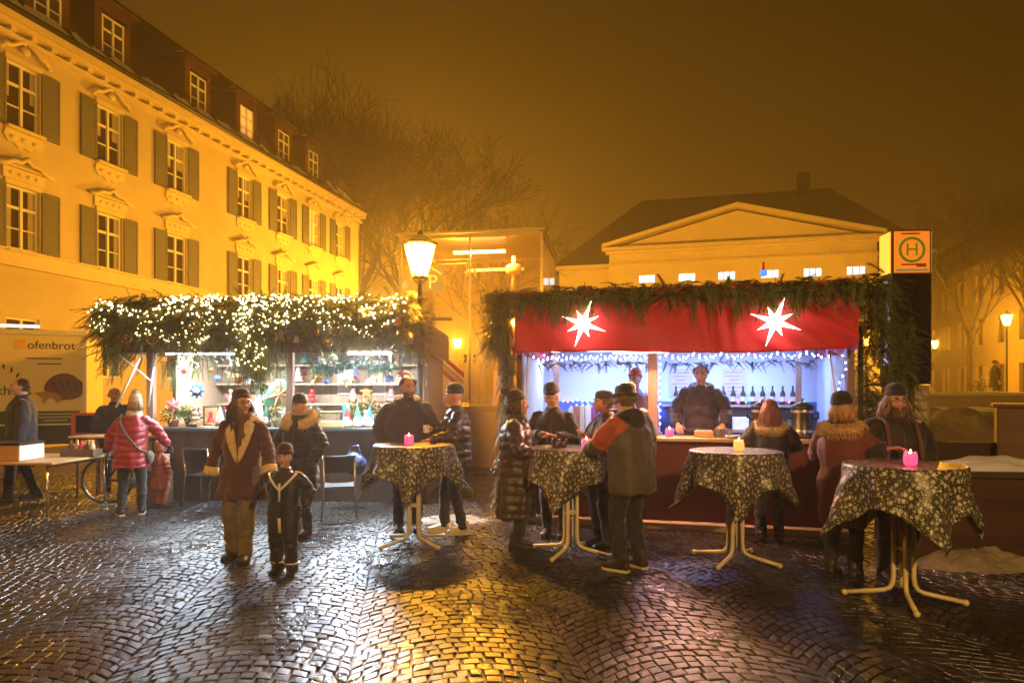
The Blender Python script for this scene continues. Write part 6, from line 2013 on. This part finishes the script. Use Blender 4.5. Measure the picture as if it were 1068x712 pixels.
    if beard:
        bb_ = MB()
        def surf(q):
            a = q.uniform(-1.25, 1.25); zz_ = q.uniform(-.112, -.045)
            x = .066 * math.sin(a) * (1 - .25 * max(0, (-zz_ - .05) / .06)); y = -.088 * math.cos(a) - .004
            if abs(x) < .024 and -.066 < zz_ < -.05: zz_ = -.078
            return HMx @ Vector((x, y, zz_)), HMx.to_3x3() @ Vector((x * 4, y * 2.5, -.5))
        tufts(bb_, surf, beard.get('n', 220), beard.get('ln', .02), .005, 0, rs)
        bb_.build('beard', beard['mat'], o)
    if glasses:
        gl = MB()
        for sg in (-1, 1):
            gl.tube([(sg * .031 + .022 * math.cos(a), -.108, .010 + .017 * math.sin(a)) for a in np.linspace(0, 2 * PI, 15)], .0025, 5, M=HMx)
            gl.tube([(sg * .053, -.107, .014), (sg * .078, -.06, .014), (sg * .082, .01, .008)], .0022, 5, M=HMx)
        gl.tube([(-.01, -.109, .012), (0, -.112, .015), (.01, -.109, .012)], .0025, 5, M=HMx)
        gl.build('eyeglasses', M['black'], o)
    # ---- hats
    if hat:
        t_ = hat['type']; hm = MB()
        if t_ in ('beanie', 'bobble'):
            tl_ = hat.get('tall', .148) + .008
            hmM = HMx @ Matrix.Rotation(hat.get('back', -.12), 4, 'X')
            rows = []
            for rr, z in ((.084, .060), (.091, .074), (.0945, .092), (.092, .60 * tl_ + .018), (.084, .76 * tl_ + .015), (.071, .89 * tl_ + .012), (.053, tl_ + .010), (.032, tl_ + .019), (.012, tl_ + .023)):
                rows.append([Vector((rr * math.cos(a) * .93, rr * math.sin(a) * 1.13 + .012, z)) for a in np.linspace(0, 2 * PI, 40, endpoint=False)])
            for r_ in rows:
                for i, p in enumerate(r_):
                    if i % 2: p.x *= .985; p.y *= .985
            hm.loft(rows, 0, True, hmM)
            cu = []
            for rr, z in ((.084, .042), (.095, .040), (.100, .062), (.097, .090), (.088, .088)):
                cu.append([Vector((rr * math.cos(a) * .93, rr * math.sin(a) * 1.13 + .012, z)) for a in np.linspace(0, 2 * PI, 40, endpoint=False)])
            for r_ in cu:
                for i, p in enumerate(r_):
                    if i % 2: p.x *= .975; p.y *= .975
            hm.loft(cu, 0, True, hmM)
            ho = hm.build('knit_hat', hat['mat'], o)
            displace(ho.data, lambda co: .009 * nz(co, 9, seed + 6) + .004 * nz(co, 24, seed + 8))
            if t_ == 'bobble':
                pm_ = MB(); pr = hat.get('pr', .045); pc = hmM @ Vector((0, hat.get('py', .03), tl_ + pr * .55))
                pm_.ball(pc, pr * .75, 10, 8)
                def surf(q):
                    d = Vector((q.gauss(0, 1), q.gauss(0, 1), q.gauss(0, 1))).normalized(); return pc + d * pr * .55, d
                tufts(pm_, surf, 260, pr * .6, .005, 0, rs, .1); pm_.build('pompom', hat.get('pom', hat['mat']), ho)
            if hat.get('patch'):
                MB().box((.03, -.105, .042), (.034, .006, .018), M=hmM).build('patch', hat['patch'], ho)
        elif t_ == 'cap':
            hmM = HMx @ Matrix.Rotation(-.05, 4, 'X')
            hm.loft([[Vector((rr * math.cos(a) * .95, rr * math.sin(a) * 1.14 + .010, z)) for a in np.linspace(0, 2 * PI, 26, endpoint=False)] for rr, z in ((.088, .035), (.094, .05), (.098, .085), (.086, .118), (.05, .136), (.012, .140))], 0, True, hmM)
            hm.grid(lambda u, v: hmM @ Vector(((u - .5) * .15, -.088 - .065 * math.sin(PI * u) * v, .045 - .018 * v)), 10, 5)
            hm.build('cap', hat['mat'], o)
        elif t_ == 'brim':
            hmM = HMx @ Matrix.Rotation(-.08, 4, 'X')
            hm.loft([[Vector((rr * math.cos(a) * .95, rr * math.sin(a) * 1.12 + .012, z + .02 * math.cos(2 * a) * (1 if i < 2 else 0))) for a in np.linspace(0, 2 * PI, 28, endpoint=False)] for i, (rr, z) in enumerate(((.09, .040), (.135, .042), (.134, .050), (.094, .058), (.090, .11), (.076, .142), (.03, .146)))], 0, True, hmM)
            hm.build('hat', hat['mat'], o)
        elif t_ == 'hood':
            rows = []
            for rr, z in ((.098, -.12), (.106, -.06), (.108, .0), (.104, .06), (.088, .11), (.05, .138), (.015, .143)):
                rows.append([Vector((rr * math.cos(a) * .95, rr * math.sin(a) * 1.1 + .02, z)) for a in np.linspace(0, 2 * PI, 26, endpoint=False)])
            hm.loft(rows, 0, True, HMx)
            hm.build('hood', hat['mat'], o)
    return P


def lapel_strip(P, rows, mat_, name='lapel', th=.014, ofs=.016):
    """rows: (z, x_inner, x_outer) on the coat front, in metres for a 1.75 m figure"""
    k = P.k; mb = MB()
    def rad(z):
        S = sorted(P.S)
        for a, b in zip(S, S[1:]):
            if a[0] <= z <= b[0]:
                t = (z - a[0]) / (b[0] - a[0]); return a[1] + (b[1] - a[1]) * t, a[2] + (b[2] - a[2]) * t
        return S[-1][1], S[-1][2]
    def pt(x, z, o):
        rx, ry = rad(z); c = P.tl(z * k)
        q = max(0, 1 - abs(x / (rx * 1.02)) ** 2.4) ** (1 / 2.4)
        return Vector((c.x + x * k, c.y + .008 - (ry * q + o) * k, z * k))
    for sg in (-1, 1):
        n = 6; rings_ = []
        for z, xi, xo in rows:
            fr = [pt(sg * (xi + (xo - xi) * i / n), z, ofs + th * math.sin(PI * (i + .5) / (n + 1))) for i in range(n + 1)]
            bk_ = [pt(sg * (xi + (xo - xi) * i / n), z, -.01) for i in range(n, -1, -1)]
            rings_.append(fr + bk_)
        mb.loft(rings_, 0, True)
    return mb.build(name, mat_, P.o)


def cuff(P, idx, mat_, r=.066, ln=.09, name='cuff'):
    sg, sh, el, wr = P.arms[idx]; d = (wr - el).normalized(); k = P.k
    mb = MB(); mb.tube([wr - d * ln * k, wr - d * ln * .5 * k, wr - d * .005], [r * k, r * 1.05 * k, r * k], 16); return mb.build(name, mat_, P.o)


K = dict
dark = cloth('black_cloth', (.012, .011, .012)); dark2 = cloth('charcoal_cloth', (.028, .026, .026)); blackp = cloth('black_puffer', (.016, .013, .013), .42, .1)
jeans = cloth('dark_jeans', (.018, .02, .028)); brownc = cloth('brown_wool', (.085, .028, .020), .85, .35, bump=.6)
redp = cloth('red_puffer', (.34, .012, .020), .45, .15); brownp = cloth('dark_brown_puffer', (.040, .022, .016), .38, .1)
beige = cloth('olive_trousers', (.16, .12, .06)); cream = fur_mat('cream_shearling', (.66, .50, .26)); furb = fur_mat('blond_fur', (.50, .34, .15)); furg = fur_mat('beige_fur', (.46, .33, .19))
knit_black = cloth('black_knit', (.011, .010, .011), .9, .4); knit_cream = cloth('cream_knit', (.62, .50, .28), .9, .4); knit_brown = cloth('dark_brown_knit', (.045, .018, .016), .9, .4); knit_red = cloth('red_knit', (.55, .07, .03), .9, .4)
knit_navy = cloth('navy_knit', (.03, .035, .075), .9, .4); greyj = cloth('olive_grey_jacket', (.075, .062, .045), .6, .15); orangep = cloth('orange_red_panel', (.42, .075, .025), .6, .15)
hair_b = mat('brown_hair', (.05, .022, .010), .5, var=.4, scale=20); hair_l = mat('blond_hair', (.34, .19, .065), .5, var=.3, scale=20); hair_g = mat('grey_brown_hair', (.16, .11, .07), .55, var=.4, scale=20); hair_a = mat('auburn_hair', (.14, .045, .022), .5, var=.4, scale=20)
sole_w = mat('white_sole', (.7, .64, .52), .5); sole_d = mat('dark_sole', (.02, .018, .016), .6); shoe_d = mat('dark_shoe', (.022, .017, .014), .5, var=.2); boot_b = mat('brown_boot', (.055, .028, .016), .6, var=.2); shoe_w = mat('white_shoe', (.72, .64, .48), .5, var=.06)

# 1 woman in the red coat, seen from behind
x, y = G(136, 537)
P = person('woman in a red quilted coat and cream bobble hat, seen from behind', (x, y), R(192), 1.60, .165, .035, coat=K(mat=redp, hem=.70, quilt=.085, flare=.12), legs=dark, shoes=(shoe_d, sole_w), handL=(.36, -.20, .92), handR=(-.40, -.36, .99),
           feet=((.12, .02, .5), (-.13, -.06, .25)), lean=(-.02, -.07), turn=R(15), hat=K(type='bobble', mat=knit_cream, pom=knit_cream, pr=.05), hair=K(mat=hair_l, len=.10, n=50), gloves=dark, scarf=knit_cream, seed=1)
mb = MB(); k = P.k
mb.tube([Vector((.13, -.04, 1.47)) * k, Vector((.10, .145, 1.36)) * k, Vector((-.02, .175, 1.15)) * k, Vector((-.15, .16, .98)) * k, Vector((-.235, .03, .90)) * k], .015, 6); mb.ball(Vector((-.25, -.03, .84)) * k, (.05, .10, .09), 10, 8)
mb.build('shoulder_bag', cloth('olive_strap', (.10, .085, .05)), P.o)

# 2 woman in the brown shearling coat, walking
x, y = G(253, 583)
P = person('woman in a brown coat with cream lapels, holding a child by the hand', (x, y), R(4), 1.66, .175, .02, skin='skin2', coat=K(mat=brownc, hem=.64, fold=.018, flare=.16, collar=0, zip=0), legs=beige, shoes=(boot_b, sole_d, .06), handL=(.33, -.14, .86), handR=(-.33, -.02, .84),
           feet=((.06, -.10, .15), (-.12, .06, -.15)), turn=R(42), pitch=R(3), hat=K(type='beanie', mat=knit_brown, tall=.14, back=-.25), hair=K(mat=hair_b, len=.30, n=120, curl=.8), glasses=True, gloves=dark, scarf=cloth('brown_scarf', (.14, .05, .03)), seed=2, legw=1.12)
lapel_strip(P, [(1.02, .004, .022), (1.08, .006, .050), (1.16, .012, .085), (1.25, .024, .115), (1.33, .04, .135), (1.40, .055, .14), (1.445, .065, .105)], cream, 'lapel', .010)
fur_ring(P.o, (P.neck.x, P.neck.y + .015, 1.455 * P.k), .115 * P.k, .105 * P.k, .035 * P.k, cream, 500, .022, .03, 3, -.25 * PI, 1.25 * PI, 'collar')
cuff(P, 0, cream, .072, .10); cuff(P, 1, cream, .072, .10)
mb = MB()
for z in (.98, .85): mb.lathe([(.014, -.004), (.016, .004), (0, .006)], 10, M=Matrix.Translation(Vector((.03, -.172, z)) * P.k) @ Matrix.Rotation(PI / 2, 4, 'X'))
mb.build('button', M['brown'], P.o)

# 3 woman with the fur hood behind them
P = person('woman with a knit cap and big cream fur hood', (-2.42, 7.55), R(-12), 1.60, .17, .045, skin='skin2', coat=K(mat=dark, hem=.55, quilt=.10, flare=.05), legs=dark, shoes=(shoe_d, sole_d), hat=K(type='beanie', mat=knit_black, back=-.05), turn=R(-12), scarf=dark, gloves=dark, handL=(.24, -.16, .95), handR=(-.24, -.16, .95), seed=3)
fur_ring(P.o, (P.neck.x, P.neck.y + .015, 1.46 * P.k), .175 * P.k, .15 * P.k, .062 * P.k, cream, 1400, .055, .07, 4, -.40 * PI, 1.40 * PI)

# 4 child in the snowsuit
x, y = G(297, 598)
suit = cloth('navy_snowsuit', (.014, .014, .02), .5)
P = person('small child in a dark snowsuit with white piping, walking hand in hand', (x, y), R(-4), 1.12, .185, .035, skin='skin2', hs=1.22, coat=K(mat=suit, hem=.58, fold=.016, zip=0), legs=suit, shoes=(shoe_d, sole_d, .06), feet=((.11, -.02, .2), (-.12, .06, -.2)), hat=K(type='beanie', mat=knit_brown, tall=.152, back=-.05), turn=R(6), gloves=dark, handL=(.32, -.06, .95), handR=(-.42, .02, 1.16), legw=1.45, seed=4)
k = P.k
m_pip = mat('piping_white', (.75, .73, .68), .4)
mb = MB()
for sg in (-1, 1):
    mb.tube([Vector((sg * .20, -.075, 1.43)) * k, Vector((sg * .15, -.135, 1.36)) * k, Vector((sg * .07, -.176, 1.27)) * k, Vector((0, -.182, 1.20)) * k], .011, 6)
mb.tube([Vector((0, -.182, 1.30)) * k, Vector((0, -.192, 1.05)) * k], .010, 6); mb.build('chest_piping', m_pip, P.o)
MB().tube([Vector((.0, -.190, .82)) * k, Vector((.01, -.190, .62)) * k], .014, 6).build('zip_flap', m_pip, P.o)
for sg, fx_ in ((1, .11), (-1, -.12)):
    MB().tube([Vector((fx_ + .104 * math.cos(a), (-.02 if sg > 0 else .05) + .10 * math.sin(a), .17)) * k for a in np.linspace(0, 2 * PI, 19)], .009, 6).build('hem_band', m_pip, P.o)

# 5 man in dark hooded jacket at the left table
P = person('broad bareheaded man in a dark hooded jacket, hands in his pockets', (-1.24, 7.85), R(12), 1.84, .205, .065, coat=K(mat=dark2, hem=.72, fold=.012), legs=jeans, shoes=(shoe_d, sole_d), hood=dark2, hair=K(mat=hair_b, len=.012, n=110, fringe=1), beard=K(mat=hair_b, n=260, ln=.012), turn=R(18), pitch=R(8), handL=(.25, -.13, .92), handR=(-.25, -.13, .92), seed=5)
# 6 man in profile with white sneakers
P = person('man in a black quilted jacket, black beanie and white sneakers', (-.66, 7.72), R(-78), 1.72, .19, .045, coat=K(mat=blackp, hem=.80, quilt=.09), legs=jeans, shoes=(shoe_w, sole_w, .03), hat=K(type='beanie', mat=knit_black), turn=R(-6), pitch=R(6), handL=(.18, -.30, 1.12), handR=(-.12, -.34, 1.10), feet=((.09, .08, .1), (-.09, -.12, -.1)), seed=6, brow=(.03, .02, .015))
m_ = MB(); mug(m_); o = m_.build('mug', M['white'], None, (-.99, 7.66, 1.17)); tag(o, 'pale mug held by the man in white sneakers', 'mug')
# 7 woman with bobble hat and long quilted coat
x, y = G(541, 572)
P = person('woman in a long dark quilted coat and dark bobble hat', (x - .02, y), R(80), 1.64, .17, .045, skin='skin2', coat=K(mat=brownp, hem=.36, quilt=.095, flare=.06), legs=dark, shoes=(shoe_d, sole_d, .08), hat=K(type='bobble', mat=knit_brown, pom=knit_brown, pr=.058, py=.085, back=-.3), hair=K(mat=hair_b, len=.12, n=60), handL=(.18, -.28, 1.02), handR=(-.14, -.28, 1.04), turn=R(8), gloves=dark, scarf=dark2, seed=7)
# 8 man in dark cap facing
P = person('man in a black coat and navy cap, bent over his mug', (.50, 7.55), R(-18), 1.72, .195, .045, coat=K(mat=dark, hem=.62), legs=dark, shoes=(shoe_d, sole_d), hat=K(type='beanie', mat=knit_navy), turn=R(-22), pitch=R(22), handL=(.06, -.30, 1.18), handR=(-.10, -.30, 1.20), seed=8, lean=(-.02, -.05))
# 9 man in grey and orange jacket from behind
x, y = G(656, 594)
def selj(c, P):
    k = P.k
    sg, sh, el, wr = P.arms[0]
    d = (el - sh).normalized(); t = (c - sh).dot(d) / (el - sh).length
    perp = (c - sh - d * (c - sh).dot(d)).length
    if -.2 < t < .95 and perp < .125 and c.z > 1.12 * k and c.x > .10 * k: return 1
    if c.z > 1.40 * k: return 2
    return 0
P = person('man in a grey jacket with an orange red shoulder and black hat', (x + .02, y), R(222), 1.70, .20, .05, coat=K(mat=[greyj, orangep, dark], hem=.74, fold=.014, sel=selj), legs=dark, shoes=(boot_b, sole_w, .05), hat=K(type='brim', mat=knit_black), hood=dark, turn=R(-10), pitch=R(12), handL=(.10, -.46, 1.10), handR=(-.30, -.30, 1.02), feet=((.12, -.02, .2), (-.12, .02, -.2)), lean=(0, -.05), seed=9, hair=K(mat=hair_g, len=.05, n=60), legw=1.1)
# 10 older man in grey cap
P = person('man in a grey cap and grey jacket raising his hand', (.98, 7.0), R(-70), 1.66, .185, .04, coat=K(mat=cloth('grey_jacket', (.12, .12, .13)), hem=.78), legs=dark, shoes=(shoe_d, sole_d), hat=K(type='cap', mat=cloth('grey_cap', (.06, .06, .065))), handL=(.10, -.26, 1.05), handR=(-.06, -.24, 1.26), turn=R(-10), hair=K(mat=hair_g, len=.04, n=60), seed=10)
# 11 person in black cap behind
P = person('person in a black cap standing at the counter behind the grey capped man', (1.32, 7.55), R(190), 1.76, .19, .04, coat=K(mat=dark, hem=.7), legs=dark, shoes=(shoe_d, sole_d), hat=K(type='cap', mat=knit_black), hair=K(mat=hair_g, len=.04, n=50), seed=11)
# 12 girl with long hair at the counter
P = person('girl with long auburn hair at the red stall counter', (2.83, 7.25), R(168), 1.58, .165, .04, coat=K(mat=dark, hem=.62), legs=dark, shoes=(shoe_d, sole_d), hair=K(mat=hair_a, len=.27, n=190, curl=.35), handL=(.2, -.22, 1.05), handR=(-.16, -.24, 1.12), turn=R(18), lean=(0, -.04), seed=12)
fur_ring(P.o, (P.neck.x, P.neck.y + .03, 1.40 * P.k), .165 * P.k, .15 * P.k, .05 * P.k, furg, 1000, .045, -.05, 6, -.2 * PI, 1.2 * PI)
# 13 blonde woman right
x, y = 2.93, 5.86
P = person('blonde woman in a maroon coat with fur hood and black knit cap', (x, y), R(138), 1.62, .17, .045, coat=K(mat=cloth('maroon_coat', (.10, .022, .016)), hem=.52, fold=.014), legs=dark, shoes=(shoe_d, sole_d, .05), hat=K(type='beanie', mat=knit_black, patch=M['white'], tall=.155), hair=K(mat=hair_l, len=.13, n=150, curl=.5), turn=R(-22), handL=(.12, -.30, 1.12), handR=(-.2, -.22, 1.06), seed=13)
fur_ring(P.o, (P.neck.x, P.neck.y + .03, 1.43 * P.k), .15 * P.k, .14 * P.k, .055 * P.k, furb, 1200, .06, -.02, 7, -.3 * PI, 1.3 * PI)
# 14 bearded man right
P = person('bearded man with long curly hair, glasses and a black beanie', (3.36, 5.80), R(-6), 1.70, .20, .045, coat=K(mat=dark, hem=.66), legs=dark, shoes=(shoe_d, sole_d, .04), hat=K(type='beanie', mat=knit_black, tall=.14), hair=K(mat=hair_g, len=.20, n=150, curl=1.3), beard=K(mat=hair_g, n=420, ln=.034), glasses=True, handL=(.24, -.10, .95), handR=(-.16, -.24, 1.20), turn=R(-4), pitch=R(4), seed=14)
k = P.k; mb = MB()
for sg in (-1, 1):
    mb.tube([Vector((sg * .12, .06, 1.47)) * k, Vector((sg * .125, -.11, 1.42)) * k, Vector((sg * .13, -.185, 1.25)) * k, Vector((sg * .15, -.18, 1.05)) * k, Vector((sg * .2, -.02, .98)) * k], .017, 6, flat=1)
mb.box(Vector((0, .24, 1.2)) * k, (.30, .16, .44), bev=.05)
mb.build('backpack', cloth('brown_straps', (.09, .045, .02)), P.o)
# 15, 16 dark walkers left
P = person('tall man all in black walking past the sales trailer', (W(22, 400, 9.95).x, 9.95), R(-50), 1.86, .2, .05, coat=K(mat=dark, hem=.66), legs=dark, shoes=(shoe_d, sole_d), hair=K(mat=hair_b, len=.03, n=80, fringe=1), feet=((.1, -.16, 0), (-.1, .18, 0)), seed=15)
P = person('person in a dark coat with hands raised, standing between trailer and red coat', (W(112, 400, 10.9).x, 11.1), R(30), 1.72, .185, .04, coat=K(mat=dark, hem=.6), legs=dark, shoes=(shoe_d, sole_d), hair=K(mat=hair_l, len=.05, n=80), handL=(.2, -.2, 1.15), seed=16)
# 17 toddler in orange
x, y = G(168, 528)
P = person('toddler in a rust orange snowsuit with its hood up beside the red coat', (x, y), R(150), .92, .19, .05, hs=1.3, coat=K(mat=cloth('rust_suit', (.30, .075, .03)), hem=.50), legs=cloth('rust_suit_legs', (.22, .06, .03)), shoes=(shoe_d, sole_d), hat=K(type='hood', mat=cloth('rust_hood', (.30, .085, .035))), legw=1.5, seed=17)
# 18, 19 vendors
p = RM @ Vector((1.42, .95, .2))
P = person('vendor in a red knit hat inside the red stall', p, R(-20), 1.74, .185, .03, skin='skin2', coat=K(mat=cloth('lilac_jacket', (.30, .22, .32)), hem=.75), legs=dark, shoes=(shoe_d, sole_d), hat=K(type='beanie', mat=knit_red), turn=R(-15), seed=18)
p = RM @ Vector((2.28, .62, .2))
P = person('fair haired vendor in a dark navy jacket leaning on the red stall counter', p, R(-18), 1.80, .19, .035, coat=K(mat=cloth('navy_jacket', (.022, .016, .034), .55), hem=.78, quilt=.14), legs=dark, shoes=(shoe_d, sole_d), hair=K(mat=mat('fair_hair', (.20, .10, .035), .5, var=.3, scale=20), len=.02, n=110, fringe=1), hood=cloth('dark_hood', (.03, .028, .03)), handL=(.26, -.26, 1.0), handR=(-.26, -.26, 1.0), pitch=R(8), turn=R(-6), seed=19)
# 20 far walker
p = W(1038, 400, 27.5)
P = person('lone figure walking on the snowy terrace in the fog', (p.x, 27.5, 1.2), R(70), 1.78, .19, .05, coat=K(mat=dark, hem=.6), legs=dark, shoes=(shoe_d, sole_d), feet=((.1, -.2, 0), (-.1, .2, 0)), hair=K(mat=hair_b, len=.04, n=40, fringe=1), seed=20)
# ================================================================ AIR, SKY, CAMERA
hz = MB().box((0, 75, 15), (276, 226, 34))
m = bpy.data.materials.new('night_haze'); m.use_nodes = True
nt = m.node_tree; nt.nodes.remove(nt.nodes['Principled BSDF'])
pv = nt.nodes.new('ShaderNodeVolumePrincipled')
pv.inputs['Color'].default_value = (1, .93, .82, 1); pv.inputs['Density'].default_value = HAZE; pv.inputs['Anisotropy'].default_value = .6
nt.links.new(pv.outputs[0], nt.nodes['Material Output'].inputs['Volume'])
o = hz.build('haze', m); tag(o, kind='stuff')

w = bpy.data.worlds.new('World'); SC.world = w; w.use_nodes = True
nt = w.node_tree; N, L = nt.nodes, nt.links
bg = N['Background']; out = N['World Output']
sky = N.new('ShaderNodeTexSky'); sky.sky_type = 'NISHITA'; sky.sun_disc = False; sky.sun_elevation = R(2.5); sky.sun_rotation = R(-14); sky.dust_density = 6
bw = N.new('ShaderNodeRGBToBW'); L.new(sky.outputs[0], bw.inputs[0])
tn = N.new('ShaderNodeMix'); tn.data_type = 'RGBA'; tn.blend_type = 'MULTIPLY'; tn.inputs['Factor'].default_value = 1
L.new(bw.outputs[0], tn.inputs['A']); tn.inputs['B'].default_value = (1., .43, .02, 1)
L.new(tn.outputs['Result'], bg.inputs['Color']); bg.inputs['Strength'].default_value = SKYGLOW
sd = bpy.data.lights.new('moon', 'SUN'); sd.energy = .004; sd.angle = R(10); sd.color = (1, .9, .8)
so = bpy.data.objects.new('moon', sd); COL.objects.link(so); so.rotation_euler = (R(-86), 0, R(14))

cd = bpy.data.cameras.new('camera'); cd.sensor_width = 36; cd.lens = 36 * F / 1068; cd.shift_y = (HY - 356) / 1068; cd.clip_end = 600; cd.clip_start = .1
co = bpy.data.objects.new('camera', cd); COL.objects.link(co); co.location = (0, 0, HC); co.rotation_euler = (R(90), 0, 0)
SC.camera = co
SC.view_settings.view_transform = 'Standard'; SC.view_settings.look = 'None'; SC.view_settings.exposure = EXPO; SC.view_settings.gamma = 1
SC.view_settings.use_curve_mapping = False
SC.render.engine = 'CYCLES'
cy = SC.cycles
cy.use_denoising = True
try:
    cy.denoiser = 'OPENIMAGEDENOISE'; cy.denoising_input_passes = 'RGB_ALBEDO_NORMAL'
except Exception:
    pass
cy.max_bounces = 6; cy.diffuse_bounces = 2; cy.glossy_bounces = 3; cy.transmission_bounces = 4; cy.transparent_max_bounces = 12; cy.volume_bounces = 1
cy.sample_clamp_indirect = 4; cy.sample_clamp_direct = 0
cy.use_light_tree = True
cy.caustics_reflective = False; cy.caustics_refractive = False
